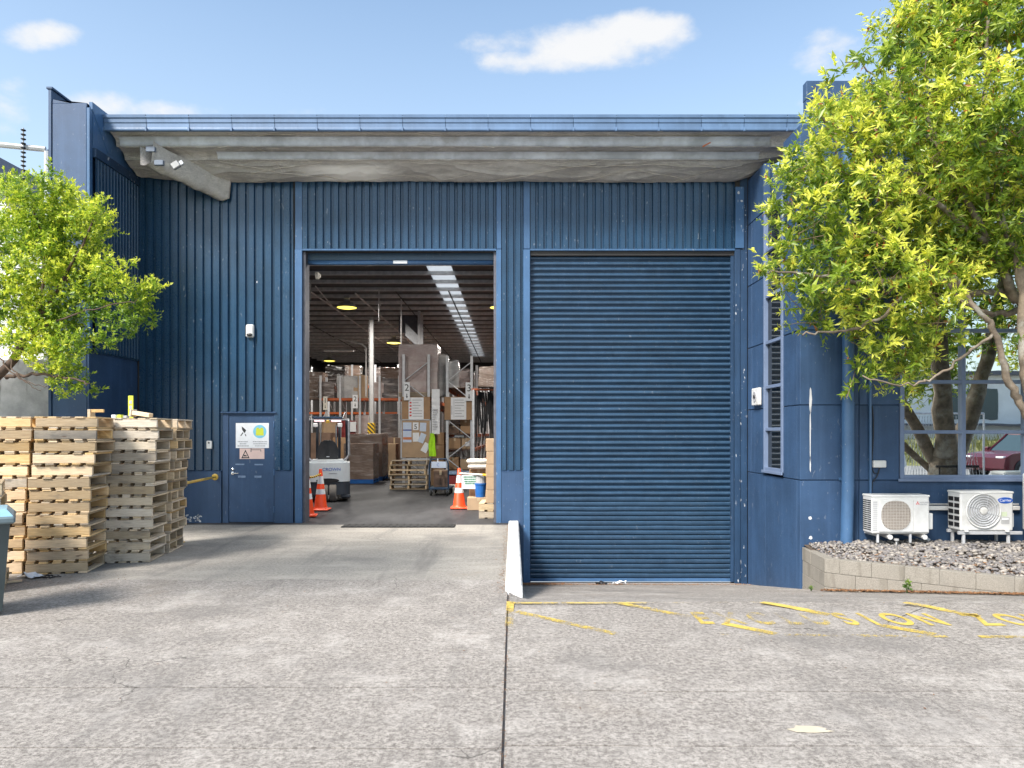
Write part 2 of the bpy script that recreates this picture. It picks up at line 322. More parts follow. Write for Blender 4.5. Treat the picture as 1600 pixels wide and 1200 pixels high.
def glass(dark=False):
    t = NT('reflective_window_glass' if not dark else 'dark_window_glass'); t.base((0.012, 0.014, 0.016)); t.rough(0.04)
    if dark: t.b.inputs['Specular IOR Level'].default_value = 0.12
    gl = t.n('ShaderNodeBsdfGlossy'); gl.inputs['Color'].default_value = (0.92, 0.97, 0.97, 1); gl.inputs['Roughness'].default_value = 0.008
    lw = t.n('ShaderNodeLayerWeight'); lw.inputs['Blend'].default_value = 0.35
    f = t.step(lw.outputs['Facing'], 0.0, 1.0, 0.10 if dark else 0.85, 0.12 if dark else 0.5)
    ms = t.n('ShaderNodeMixShader'); t.l(f, ms.inputs[0]); t.l(t.b.outputs[0], ms.inputs[1]); t.l(gl.outputs[0], ms.inputs[2]); t.l(ms.outputs[0], t.out.inputs[0])
    t.bump(t.noise(2.2, 2), 0.015, 0.02)
    for nd in t.t.nodes:
        if nd.bl_idname == 'ShaderNodeBump': t.l(nd.outputs[0], gl.inputs['Normal'])
    return t.m
M['glass'] = glass(); M['glass_dark'] = glass(True)
def skyl():
    t = NT('translucent_roof_sheet'); tr = t.n('ShaderNodeBsdfTranslucent'); tr.inputs[0].default_value = (0.6, 0.62, 0.63, 1)
    t.base((0.7, 0.7, 0.7)); ms = t.n('ShaderNodeMixShader'); ms.inputs[0].default_value = 0.85
    t.l(t.b.outputs[0], ms.inputs[1]); t.l(tr.outputs[0], ms.inputs[2]); t.l(ms.outputs[0], t.out.inputs[0]); return t.m
M['skylight'] = skyl()
def emit(name, c, s):
    t = NT(name); t.base((0.8, 0.8, 0.8)); t.b.inputs['Emission Color'].default_value = c + (1,); t.b.inputs['Emission Strength'].default_value = s; return t.m
M['lamp_glow'] = emit('lit_yellow_lens', (1.0, 0.78, 0.10), 1.6)
M['lamp_pink'] = emit('lit_pink_tail_light', (1.0, 0.45, 0.5), 0.9)
def wrap(name, a, b):
    t = NT(name); t.shift()
    g = t.noise(2.6, 5, 0.65, (0.45, 0.45, 3.0)); f = t.noise(9, 4, 0.6, (0.6, 0.6, 4)); v = t.noise(1.7, 3)
    col = t.mix(t.step(v, 0.35, 0.65), a, b); col = t.mix(t.step(g, 0.5, 0.72, 0, 0.65), col, (0.55, 0.50, 0.48))
    t.base(col); t.rough(0.22); t.b.inputs['Coat Weight'].default_value = 0.5; t.b.inputs['Coat Roughness'].default_value = 0.12; t.bump(f, 0.8, 0.03); return t.m
M['wrap_pink'] = wrap('plastic_wrapped_pale_load', (0.38, 0.29, 0.275), (0.50, 0.41, 0.39))
M['wrap_brown'] = wrap('plastic_wrapped_brown_cartons', (0.17, 0.115, 0.085), (0.26, 0.185, 0.145))
M['wrap_dark'] = wrap('plastic_wrapped_dark_load', (0.06, 0.05, 0.05), (0.13, 0.10, 0.09))
M['wrap_silver'] = wrap('silver_wrapped_bundle', (0.35, 0.35, 0.36), (0.55, 0.54, 0.53))
def worn_paint():
    t = NT('worn_yellow_road_paint'); a = t.noise(60, 4, 0.75); c = t.noise(3.0, 4, 0.65)
    at = t.n('ShaderNodeAttribute', attribute_name='wear').outputs['Fac']
    t.base(t.mix(t.step(c, 0.3, 0.7), (0.50, 0.36, 0.07), (0.62, 0.46, 0.10))); t.rough(0.7)
    keep = t.math('ADD', t.math('MULTIPLY', t.math('SUBTRACT', a, 0.5), 2.4), t.math('MULTIPLY', t.math('SUBTRACT', c, 0.5), 1.8))
    keep = t.math('SUBTRACT', t.math('ADD', keep, 0.15), at)
    tp = t.n('ShaderNodeBsdfTransparent'); ms = t.n('ShaderNodeMixShader'); t.l(t.step(keep, -0.08, 0.35, 0, 0.92), ms.inputs[0]); t.l(tp.outputs[0], ms.inputs[1]); t.l(t.b.outputs[0], ms.inputs[2]); t.l(ms.outputs[0], t.out.inputs[0])
    return t.m
M['road_paint'] = worn_paint()
def chevron():
    t = NT('yellow_black_hazard_stripes'); s = t.n('ShaderNodeSeparateXYZ'); t.l(t.co, s.inputs[0])
    k = t.math('ADD', t.math('ADD', s.outputs[0], s.outputs[1]), s.outputs[2]); f = t.math('FRACT', t.math('MULTIPLY', k, 6.0))
    t.base(t.mix(t.math('GREATER_THAN', f, 0.5), (0.7, 0.45, 0.02), (0.02, 0.02, 0.02))); t.rough(0.5); return t.m
M['hazard'] = chevron()

from mathutils import noise as mnoise
# ------------------------------------------------------------------ mesh helpers
class MB:
    """Collects shapes and links them as ONE mesh object."""
    def __init__(s): s.v, s.f = [], []
    def add(s, vs, fs, mtx=None):
        o = len(s.v)
        s.v += [tuple(mtx @ Vector(p)) for p in vs] if mtx else [tuple(p) for p in vs]
        s.f += [tuple(i + o for i in f) for f in fs]; return s
    def box(s, x0, x1, y0, y1, z0, z1, mtx=None):
        vs = [(x, y, z) for z in (z0, z1) for y in (y0, y1) for x in (x0, x1)]
        return s.add(vs, [(0, 2, 3, 1), (4, 5, 7, 6), (0, 1, 5, 4), (2, 6, 7, 3), (0, 4, 6, 2), (1, 3, 7, 5)], mtx)
    def bbox(s, x0, x1, y0, y1, z0, z1, b=0.01, mtx=None):
        """box with chamfered edges"""
        xs, ys, zs = (x0, x1), (y0, y1), (z0, z1); vs = []; idx = {}
        for i in (0, 1):
            for j in (0, 1):
                for k in (0, 1):
                    sx, sy, sz = (b if i == 0 else -b), (b if j == 0 else -b), (b if k == 0 else -b)
                    for a, p in enumerate(((xs[i], ys[j] + sy, zs[k] + sz), (xs[i] + sx, ys[j], zs[k] + sz), (xs[i] + sx, ys[j] + sy, zs[k]))):
                        idx[(i, j, k, a)] = len(vs); vs.append(p)
        fs = []
        for i in (0, 1): fs.append([idx[(i, j, k, 0)] for j, k in ((0, 0), (1, 0), (1, 1), (0, 1))])
        for j in (0, 1): fs.append([idx[(i, j, k, 1)] for i, k in ((0, 0), (0, 1), (1, 1), (1, 0))])
        for k in (0, 1): fs.append([idx[(i, j, k, 2)] for i, j in ((0, 0), (1, 0), (1, 1), (0, 1))])
        for j in (0, 1):
            for k in (0, 1): fs.append([idx[(0, j, k, 1)], idx[(1, j, k, 1)], idx[(1, j, k, 2)], idx[(0, j, k, 2)]])
        for i in (0, 1):
            for k in (0, 1): fs.append([idx[(i, 0, k, 0)], idx[(i, 1, k, 0)], idx[(i, 1, k, 2)], idx[(i, 0, k, 2)]])
        for i in (0, 1):
            for j in (0, 1): fs.append([idx[(i, j, 0, 0)], idx[(i, j, 1, 0)], idx[(i, j, 1, 1)], idx[(i, j, 0, 1)]])
        for i in (0, 1):
            for j in (0, 1):
                for k in (0, 1): fs.append([idx[(i, j, k, a)] for a in (0, 1, 2)])
        return s.add(vs, fs, mtx)
    def tube(s, pts, r, n=8, cap=True):
        pts = [Vector(p) for p in pts]; rs = r if isinstance(r, (list, tuple)) else [r] * len(pts); o = len(s.v); m = len(pts)
        up = None
        for i, p in enumerate(pts):
            d = (pts[min(i + 1, m - 1)] - pts[max(i - 1, 0)]).normalized()
            if up is None: up = Vector((0, 0, 1)) if abs(d.z) < 0.9 else Vector((1, 0, 0))
            a = (up - d * up.dot(d)).normalized(); b = d.cross(a); up = a
            for k in range(n):
                t = 2 * math.pi * k / n; s.v.append(tuple(p + (a * math.cos(t) + b * math.sin(t)) * rs[i]))
        for i in range(m - 1):
            for k in range(n):
                k2 = (k + 1) % n; s.f.append((o + i * n + k, o + i * n + k2, o + (i + 1) * n + k2, o + (i + 1) * n + k))
        if cap: s.f.append(tuple(o + k for k in range(n))[::-1]); s.f.append(tuple(o + (m - 1) * n + k for k in range(n)))
        return s
    def lathe(s, prof, n=24, mtx=None, cap=True):
        """profile of (radius, z) turned about z"""
        vs = [(r * math.cos(2 * math.pi * k / n), r * math.sin(2 * math.pi * k / n), z) for r, z in prof for k in range(n)]
        fs = [(i * n + k, i * n + (k + 1) % n, (i + 1) * n + (k + 1) % n, (i + 1) * n + k) for i in range(len(prof) - 1) for k in range(n)]
        if cap: fs += [tuple(range(n))[::-1], tuple((len(prof) - 1) * n + k for k in range(n))]
        return s.add(vs, fs, mtx)
    def prism(s, poly, axis, a, b, mtx=None):
        """polygon in the other two axes pushed along axis from a to b; poly given as (x,y)->(y,z) for axis 0, (x,z) for 1, (x,y) for 2"""
        def mk(p, t): return {0: (t, p[0], p[1]), 1: (p[0], t, p[1]), 2: (p[0], p[1], t)}[axis]
        n = len(poly); vs = [mk(p, a) for p in poly] + [mk(p, b) for p in poly]
        return s.add(vs, [tuple(range(n)), tuple(range(n, 2 * n))[::-1]] + [(i, n + i, n + (i + 1) % n, (i + 1) % n) for i in range(n)], mtx)
    def strip(s, prof, axis, a, b, mtx=None):
        """open profile pushed along axis"""
        def mk(p, t): return {0: (t, p[0], p[1]), 1: (p[0], t, p[1]), 2: (p[0], p[1], t)}[axis]
        n = len(prof); vs = [mk(p, a) for p in prof] + [mk(p, b) for p in prof]
        return s.add(vs, [(i, i + 1, n + i + 1, n + i) for i in range(n - 1)], mtx)
    def quad(s, a, b, c, d): return s.add([a, b, c, d], [(0, 1, 2, 3)])
    def mesh(s, name, smooth=False):
        me = bpy.data.meshes.new(name); me.from_pydata(s.v, [], s.f); me.update()
        import bmesh
        bm = bmesh.new(); bm.from_mesh(me); bmesh.ops.recalc_face_normals(bm, faces=bm.faces); bm.to_mesh(me); bm.free()
        if smooth: me.polygons.foreach_set('use_smooth', [True] * len(me.polygons))
        return me
    def build(s, name, mat, parent=None, smooth=False, loc=None, rot=None, kind=None, recalc=True):
        me = s.mesh(name, smooth); me.materials.append(M[mat] if isinstance(mat, str) else mat)
        return link(name, me, parent, loc, rot, kind)
def link(name, me, parent=None, loc=None, rot=None, kind=None):
    o = bpy.data.objects.new(name, me); COL.objects.link(o)
    if parent: o.parent = parent
    if loc: o.location = loc
    if rot: o.rotation_euler = rot
    if kind: o['kind'] = kind
    return o
def autosmooth(o, ang=35):
    o.data.polygons.foreach_set('use_smooth', [True] * len(o.data.polygons))
    try: o.data.set_sharp_from_angle(angle=R(ang))
    except Exception: pass
    return o
def tag(o, label=None, cat=None, group=None, kind=None):
    if label: o['label'] = label
    if cat: o['category'] = cat
    if group: o['group'] = group
    if kind: o['kind'] = kind
    return o
def thing(name, label, cat, loc=(0, 0, 0), rz=0.0, group=None):
    o = bpy.data.objects.new(name, None); COL.objects.link(o); o.empty_display_size = 0.1
    o.location = loc; o.rotation_euler = (0, 0, rz) if not isinstance(rz, tuple) else rz
    return tag(o, label, cat, group)
KIDS = {}
def dup(root, loc, rz=None, label=None, group=None):
    def cp(o, par):
        c = o.copy(); COL.objects.link(c); c.parent = par
        for ch in o.children: cp(ch, c)
        return c
    r = cp(root, None); r.location = loc
    if rz is not None: r.rotation_euler = (0, 0, rz) if not isinstance(rz, tuple) else rz
    if label: r['label'] = label
    if group: r['group'] = group
    return r
def text(name, s, size, mat, parent, loc, rot=(R(90), 0, 0), align='CENTER', ext=0.001, sx=1.0):
    c = bpy.data.curves.new(name, 'FONT'); c.body = s; c.size = size; c.align_x = align; c.align_y = 'CENTER'; c.extrude = ext
    me = font_mesh(name, c); me.materials.clear(); me.materials.append(M[mat]); o = link(name, me, parent, loc, rot); o.scale = (sx, 1, 1); o['kind'] = 'stuff'
    return o
def font_mesh(name, c):
    tmp = bpy.data.objects.new(name, c); COL.objects.link(tmp)
    me = bpy.data.meshes.new_from_object(tmp.evaluated_get(bpy.context.evaluated_depsgraph_get())); bpy.data.objects.remove(tmp); me.name = name; return me

# ------------------------------------------------------------------ ground
F = 13.25                                       # depth of the door facade
def zg(x, y):                                   # yard level: flat, and the dock apron falling to the roller door on the right
    if x < 0.0: return 0.0
    t = min(max((y - 6.85) / (13.0 - 6.85), 0), 1); e = 0.06
    return -1.12 * (t * t / (2 * e) if t < e else t - e / 2) / (1 - e / 2)
g = MB(); B = -0.03
def gq(x0, x1, ys):
    for a, b in zip(ys[:-1], ys[1:]):
        g.quad((x0, a, zg(x0 + 1e-6, a) + B), (x1, a, zg(x1 - 1e-6 if x1 <= 0 else x1, a) + B), (x1, b, zg(x1 - 1e-6 if x1 <= 0 else x1, b) + B), (x0, b, zg(x0 + 1e-6, b) + B))
g.quad((-300, -300, B), (300, -300, B), (300, 6.85, B), (-300, 6.85, B))
g.quad((-300, 6.85, B), (0, 6.85, B), (0, 400, B), (-300, 400, B))
gq(0.0, 6.4, [6.85, 7.05, 7.25, 8, 9, 10, 11, 12, 13.0, 13.4])
g.quad((6.4, 6.85, B), (300, 6.85, B), (300, 400, B), (6.4, 400, B))
g.quad((0, 13.4, B), (6.4, 13.4, B), (6.4, 400, B), (0, 400, B))
ground = g.build('ground', 'asphalt'); tag(ground, kind='structure')
# concrete slabs with open, jagged joints lying on it
pav = thing('pavement', 'worn concrete slabs of the yard with open joints', None); del pav['label']; tag(pav, kind='structure')
rs = random.Random(3)
def jag(x0, x1, y, amp, seed, n=70, slope=0.0):
    r_ = random.Random(seed); out = []; w = 0
    for i in range(n + 1):
        x = x0 + (x1 - x0) * i / n; w = w * 0.85 + r_.uniform(-amp, amp); out.append((x, y + w + slope * (x - x0)))
    return out
Y1, Y2 = 3.79, 4.60
JX = -0.055
def slab(lo, hi, zf, mat, sub=None):
    """slab between a lower and an upper jagged edge sampled at the same x"""
    m_ = MB(); n = len(lo); o = 0; rows = sub or 1
    for i in range(n):
        for k in range(rows + 1):
            t = k / rows; x = lo[i][0] + (hi[i][0] - lo[i][0]) * t; y = lo[i][1] + (hi[i][1] - lo[i][1]) * t; m_.v.append((x, y, zf(x, y)))
    R1 = rows + 1
    for i in range(n - 1):
        for k in range(rows): m_.f.append((i * R1 + k, (i + 1) * R1 + k, (i + 1) * R1 + k + 1, i * R1 + k + 1))
    top = len(m_.v)
    # skirts give the edges depth
    loop = [i * R1 for i in range(n)], [i * R1 + rows for i in range(n)], [k for k in range(R1)], [(n - 1) * R1 + k for k in range(R1)]
    for lp in loop:
        b0 = len(m_.v)
        for j in lp: x, y, z = m_.v[j]; m_.v.append((x, y, z - 0.05))
        for q in range(len(lp) - 1): m_.f.append((lp[q], lp[q + 1], b0 + q + 1, b0 + q))
    return m_.build('slab', mat, pav)
flat = lambda x, y: 0.0
gap = 0.013
def off(e, d): return [(x, y + d) for x, y in e]
for (xa, xb, side) in ((-9.5, JX - 0.008, 0), (JX + 0.008, 14.0, 1)):
    e1 = jag(xa, xb, Y1, 0.004, 11 + side, slope=-0.004); e2 = jag(xa, xb, Y2, 0.010, 21 + side, slope=0.006 if side == 0 else -0.009)
    bot = [(x, -9.0) for x, _ in e1]
    slab(bot, off(e1, -gap * .5), flat, 'concrete'); slab(off(e1, gap * .5), off(e2, -gap * .6), flat, 'concrete')
    if side == 0:
        e3 = jag(xa, xb, 8.05, 0.03, 31); slab(off(e2, gap * .6), off(e3, -0.0005), flat, 'concrete')
        slab(off(e3, 0.0005), [(x, 12.93) for x, _ in e3], flat, 'concrete_ramp')
    else:
        # right slab: cut by the oblique joint towards the block wall
        xs = [x for x, _ in e2]
        def obl(x): return min(max(6.28 + (x - 3.35) * 0.83, 6.2), 8.5)
        lowx = [(x, y) for x, y in e2 if x <= 3.3]
        for part in (0, 1):
            pts = [p for p in e2 if (p[0] <= 3.32) == (part == 0)]
            if part == 0:
                pts.append((3.33, pts[-1][1])); slab(off(pts, gap * .6), [(x, 13.12) for x, _ in pts], zg, 'concrete', 24)
            else:
                lo = [(3.33, pts[0][1])] + pts; hi = [(x, obl(x) - 0.008) for x, _ in lo]; slab(off(lo, gap * .6), hi, zg, 'concrete', 8)
                hi2 = [(x, obl(x) + 0.008) for x, _ in lo if x < 7]; slab(hi2, [(x, max(13.12 - (x - 4.3) * 1.2 if x > 4.3 else 13.12, obl(x) + .1) ) for x, _ in hi2], zg, 'concrete', 14)
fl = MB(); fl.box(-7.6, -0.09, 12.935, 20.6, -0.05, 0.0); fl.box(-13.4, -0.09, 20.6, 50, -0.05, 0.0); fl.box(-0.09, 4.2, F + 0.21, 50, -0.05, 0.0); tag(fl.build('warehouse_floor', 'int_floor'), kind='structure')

# painted hatching and lettering of the exclusion zone
hat = thing('road_marking', 'worn yellow hatched box reading EXCLUSION ZONE painted on the concrete', 'road marking', (0, 0, 0))
def wear(o, fn):
    a = o.data.attributes.new('wear', 'FLOAT', 'POINT')
    for i, v_ in enumerate(o.data.vertices): a.data[i].value = fn(v_.co)
def paint(p0, p1, w, wr0, wr1=None, n=12, name='paint_line'):
    wr1 = wr0 if wr1 is None else wr1; m_ = MB(); p0, p1 = Vector(p0), Vector(p1); d = (p1 - p0); s = Vector((-d.y, d.x)).normalized() * w / 2
    for i in range(n + 1):
        q = p0 + d * i / n
        for k in (-1, 1): a = q + s * k; m_.v.append((a.x, a.y, zg(a.x, a.y) + (0.005 if a.y < 6.7 else 0.010)))
    m_.f = [(2 * i, 2 * i + 1, 2 * i + 3, 2 * i + 2) for i in range(n)]
    o = m_.build(name, 'road_paint', hat); a = o.data.attributes.new('wear', 'FLOAT', 'POINT')
    for i in range(n + 1):
        for k in (0, 1): a.data[2 * i + k].value = wr0 + (wr1 - wr0) * i / n
def GP(px, py): Y = F_PX * EYE / (py - 677); return (X(px, Y), Y)
paint(GP(797, 943), GP(1010, 942.5), 0.076, -0.15, 0.1); paint(GP(1010, 942.5), GP(1235, 942), 0.068, 0.25, 0.45)
paint(GP(797.5, 941), GP(795, 984), 0.073, -0.2, 0.35)
paint(GP(806, 956), GP(962, 991), 0.085, -0.1, 0.15); paint(GP(968, 943.5), GP(1077, 964), 0.085, 0.0, 0.05)
paint(GP(1190, 941.5), GP(1296, 961), 0.103, -0.35, -0.15); paint(GP(1130, 974.5), GP(1212, 991), 0.094, -0.15, -0.1)
paint(GP(1413, 942), GP(1530, 964), 0.103, -0.3, 0.0); paint(GP(1376, 977.5), GP(1462, 992), 0.103, -0.3, 0.0)
paint(GP(1125, 991.5), GP(1480, 995), 0.060, 0.32, 0.2); paint(GP(1530, 995.5), GP(1760, 997), 0.068, -0.05); paint(GP(1600, 942), GP(1760, 941.5), 0.068, 0.2)
LET = [('E', 1097, -.06), ('X', 1140, .12), ('C', 1187, .14), ('L', 1232, .22), ('U', 1275, .18), ('S', 1322, -.15), ('I', 1358, -.2), ('O', 1402, -.35), ('N', 1452, -.3), ('Z', 1535, -.25), ('O', 1585, -.3), ('N', 1635, -.2), ('E', 1685, -.2)]
for ch, px, wv in LET:
    gx, gy = GP(px, 967 + (px - 1097) * 0.006)
    c = bpy.data.curves.new('stencil_letter', 'FONT'); c.body = ch; c.size = 0.56; c.align_x = 'CENTER'; c.align_y = 'CENTER'
    c.offset = 0.014
    me = font_mesh('stencil_letter', c); me.materials.clear(); me.materials.append(M['road_paint'])
    o = link('stencil_letter', me, hat, (gx, gy, 0.005), (0, 0, 0)); o.scale = (0.50, 1.0, 1); wear(o, lambda co: wv)
st = MB(); rr = random.Random(8); gx, gy = GP(1263, 1140)
ring = [(gx + (0.13 + rr.uniform(-.05, .06)) * math.cos(a), gy + (0.045 + rr.uniform(-.02, .02)) * math.sin(a), 0.004) for a in [i * math.pi / 9 for i in range(18)]]
st.add(ring, [tuple(range(18))])
tag(st.build('paint_spill', plain('cream_spill', (0.50, 0.44, 0.335), 0.8, 0.1)), 'small cream coloured paint spill on the concrete', 'paint spill')

# ------------------------------------------------------------------ warehouse
wh = thing('warehouse', 'blue corrugated warehouse with one open and one shut roller door', 'warehouse')
def P(name, m, mat, parent=None, **k): return m.build(name, mat, parent or wh, **k)
PITCH = 0.156
def rib_profile(w, pitch=PITCH, deep=0.040):
    pts = []; n = max(1, round(w / pitch)); p = w / n
    for i in range(n):
        x = i * p; pts += [(x + 0.003, -deep), (x + p * 0.60, -deep), (x + p * 0.68, 0), (x + p * 0.92, 0)]
    pts.append((w, -deep)); return pts
_sheet = {}
def sheet(x0, x1, z0, z1, y=F - 0.004):
    key = (round(x1 - x0, 3), round(z1 - z0, 3))
    if key not in _sheet:
        m_ = MB(); m_.strip(rib_profile(key[0]), 2, 0, key[1]); me = m_.mesh('cladding_sheet'); me.materials.append(M['blue_steel']); _sheet[key] = me
    return link('cladding_sheet', _sheet[key], wh, (x0 + 0.002, y, z0))
DX0, DX1, D2X0, D2X1 = X(473, F), X(775.5, F), X(828, F), X(1147, F)
TOP = 6.95
# structural wall behind the cladding
w_ = MB(); w_.box(-7.3, DX0 - 0.01, F, F + 0.2, -0.1, TOP); w_.box(DX0 - 0.01, DX1 + 0.01, F, F + 0.2, 5.12, TOP)
w_.box(DX1 + 0.01, D2X0 - 0.01, F, F + 0.2, -1.3, TOP); w_.box(D2X0 - 0.01, D2X1 + 0.01, F, F + 0.2, 5.03, TOP); w_.box(D2X1 + 0.01, 4.6, F, F + 0.2, -1.3, TOP)
P('facade_wall', w_, 'int_wall')
for a, b in ((-7.02, -6.24), (-6.24, -5.46)): sheet(a, b, 0.985, 6.9)
for a, b in ((-5.46, -4.97), (-4.97, -4.48)): sheet(a, b, 2.085, 6.9)
sheet(-4.48, -4.13, 0.985, 6.9)
hx = [DX0 + 0.005 + i * (DX1 - DX0 - 0.01) / 5 for i in range(6)]
for a, b in zip(hx[:-1], hx[1:]): sheet(a, b, 5.145, 6.9)
sheet(DX1 + 0.10, D2X0 - 0.13, 0.985, 6.9)
hx = [D2X0 + 0.005 + i * (D2X1 - D2X0 - 0.01) / 5 for i in range(6)]
for a, b in zip(hx[:-1], hx[1:]): sheet(a, b, 5.145, 6.9)
# plinths, flashings, jambs
for a, b, z0 in ((-7.03, -5.475, -0.05), (-4.465, -4.13, -0.05), (DX1 + 0.10, D2X0 - 0.13, -0.05)):
    m_ = MB(); m_.box(a, b, F - 0.055, F - 0.002, z0, 0.96); m_.prism([(F - 0.062, 0.96), (F - 0.002, 0.96), (F - 0.002, 0.985), (F - 0.062, 0.966)], 0, a, b); P('plinth', m_, 'blue_wall')
def flash(x0, x1, z0, z1, y0=F - 0.05, mat='blue_light', name='flashing'):
    m_ = MB(); m_.bbox(x0, x1, y0, F + 0.002, z0, z1, 0.004); return P(name, m_, mat)
flash(DX0 - 0.135, DX0, -0.04, 5.13); flash(DX1, DX1 + 0.095, -0.04, 5.13); flash(D2X0 - 0.125, D2X0, -1.2, 5.13)
flash(DX0 - 0.135, DX0 - 0.0, 5.135, 6.9, F - 0.03); flash(DX1, DX1 + 0.095, 5.145, 6.9, F - 0.03); flash(D2X0 - 0.125, D2X0, 5.145, 6.9, F - 0.03)
flash(D2X1, D2X1 + 0.10, -1.2, 5.13, mat='blue_column'); flash(D2X1 + 0.105, 4.392, -1.25, 6.9, F - 0.035, 'blue_column', 'column')
flash(DX0, DX1, 5.105, 5.14, F - 0.055); flash(D2X0, D2X1, 5.105, 5.14, F - 0.055)
flash(D2X1 + 0.01, D2X1 + 0.17, 5.15, 6.3, F - 0.06, 'blue_light', 'downpipe_stub')
for a, b in ((DX0, DX0 + 0.05), (DX1 - 0.05, DX1)):
    m_ = MB(); m_.box(a, b, F + 0.003, F + 0.26, -0.02, 5.1); P('door_guide', m_, 'roof_grey')
m_ = MB(); m_.box(DX1 + 0.09, D2X0 - 0.12, F - 0.05, F - 0.002, -1.25, -0.052); P('plinth', m_, 'blue_column')
# rolled-up shutter of the open doorway
ro = MB(); ro.tube([(DX0 + 0.06, F + 0.16, 4.93), (DX1 - 0.06, F + 0.16, 4.93)], 0.045, 12); shut = P('raised_shutter', ro, 'blue_light', smooth=True)
m_ = MB(); m_.box(DX0 + 0.055, DX1 - 0.055, F + 0.14, F + 0.18, 4.975, 5.105); P('shutter_slat', m_, 'blue_door', shut)
m_ = MB(); m_.box(X(613, F), X(635, F), F + 0.098, F + 0.113, 4.90, 4.955); P('sticker', m_, 'paper', shut)
# shut roller door: one slat after the other
rd = MB(); rd.box(D2X0 + 0.01, D2X1 - 0.01, F + 0.10, F + 0.13, -1.1, 5.02); roller = P('roller_door', rd, 'blue_door')
rr = random.Random(5)
def slats(n, z0, z1, lower):
    pitch = (z1 - z0) / n
    prof = ([(0.088, 0.0), (0.085, pitch * .20), (0.070, pitch * .36), (0.052, pitch * .44), (0.047, pitch * .56), (0.049, pitch * .74), (0.056, pitch * .88), (0.072, pitch * .97), (0.087, pitch * .995)] if not lower else
            [(0.092, 0.0), (0.090, pitch * .11), (0.062, pitch * .16), (0.056, pitch * .24), (0.055, pitch * .72), (0.058, pitch * .92), (0.070, pitch * .97), (0.090, pitch * .995)])
    mes = []
    for k in range(4):                                  # four slightly different, dented lengths
        m_ = MB(); NXS = 14; W0, W1 = D2X0 + 0.015, D2X1 - 0.015
        for i in range(NXS + 1):
            x = W0 + (W1 - W0) * i / NXS; d = 0.011 * mnoise.noise(Vector((x * 1.6, k * 7.0, 0))) + (0.0035 * mnoise.noise(Vector((x * 6, k * 3.0, 5))))
            m_.v += [(x, y + d, z + d * .3) for y, z in prof]
        n_ = len(prof); m_.f = [(i * n_ + j, i * n_ + j + 1, (i + 1) * n_ + j + 1, (i + 1) * n_ + j) for i in range(NXS) for j in range(n_ - 1)]
        me = m_.mesh('slat', True); me.materials.append(M['blue_door']); mes.append(me)
    for i in range(n): o = link('slat', mes[rr.randrange(4)], roller, (0, F + rr.uniform(-.004, .004), z0 + i * pitch)); o.rotation_euler = (0, rr.uniform(-.0006, .0006), 0)
SZ0 = -1.06
slats(17, SZ0, .475, True); slats(43, .475, 5.03, False)
m_ = MB(); m_.box(D2X0 + 0.012, D2X1 - 0.012, F + 0.05, F + 0.098, -1.12, SZ0); P('bottom_rail', m_, 'blue_light', roller)
for a, b in ((D2X0 + 0.0, D2X0 + 0.012), (D2X1 - 0.06, D2X1 - 0.002)):
    m_ = MB(); m_.box(a, b, F + 0.01, F + 0.2, -1.12, 5.1); P('door_guide', m_, 'blue_column')
# personnel door
m_ = MB(); m_.box(-5.455, -5.345, F - 0.04, F - 0.003, -0.03, 2.03); m_.box(-4.49, -4.455, F - 0.04, F - 0.003, -0.03, 2.03); m_.box(-5.455, -4.455, F - 0.045, F - 0.003, 2.03, 2.06)
m_.prism([(F - 0.075, 2.062), (F - 0.003, 2.062), (F - 0.003, 2.09), (F - 0.075, 2.07)], 0, -5.49, -4.44); P('door_frame', m_, 'blue_wall')
m_ = MB(); m_.bbox(-5.34, -4.495, F - 0.028, F - 0.002, 0.01, 2.025, 0.003); door = P('door', m_, 'blue_wall')
hz0 = 0.93
m_ = MB(); Mx = Matrix.Translation((-5.265, F - 0.03, hz0)) @ Matrix.Rotation(R(90), 4, 'X')
m_.lathe([(0.03, 0), (0.03, 0.012), (0.012, 0.016), (0.012, 0.05)], 16, Mx); m_.tube([(-5.265, F - 0.078, hz0), (-5.14, F - 0.08, hz0)], 0.009, 8); P('handle', m_, 'chrome', door)
m_ = MB(); m_.lathe([(0.027, 0), (0.027, 0.012), (0.01, 0.02)], 16, Matrix.Translation((-5.265, F - 0.03, hz0 + 0.075)) @ Matrix.Rotation(R(90), 4, 'X')); P('lock', m_, 'chrome', door)
for zz in (1.85, 0.95, 0.25):
    m_ = MB(); m_.tube([(-4.488, F - 0.045, zz - .06), (-4.488, F - 0.045, zz + .06)], 0.012, 8); P('hinge', m_, 'blue_light', door)
sc_ = plain('scuffed_paint', (0.17, 0.24, 0.36), 0.6, 0.2, 40)
for (a, b, z0, z1) in ((-5.22, -5.05, 1.085, 1.11), (-4.86, -4.70, 1.08, 1.105), (-5.17, -5.03, 0.845, 0.885), (-4.86, -4.73, 0.845, 0.885)):
    m_ = MB(); m_.box(a, b, F - 0.030, F - 0.027, z0, z1); P('tape_mark', m_, sc_, door)

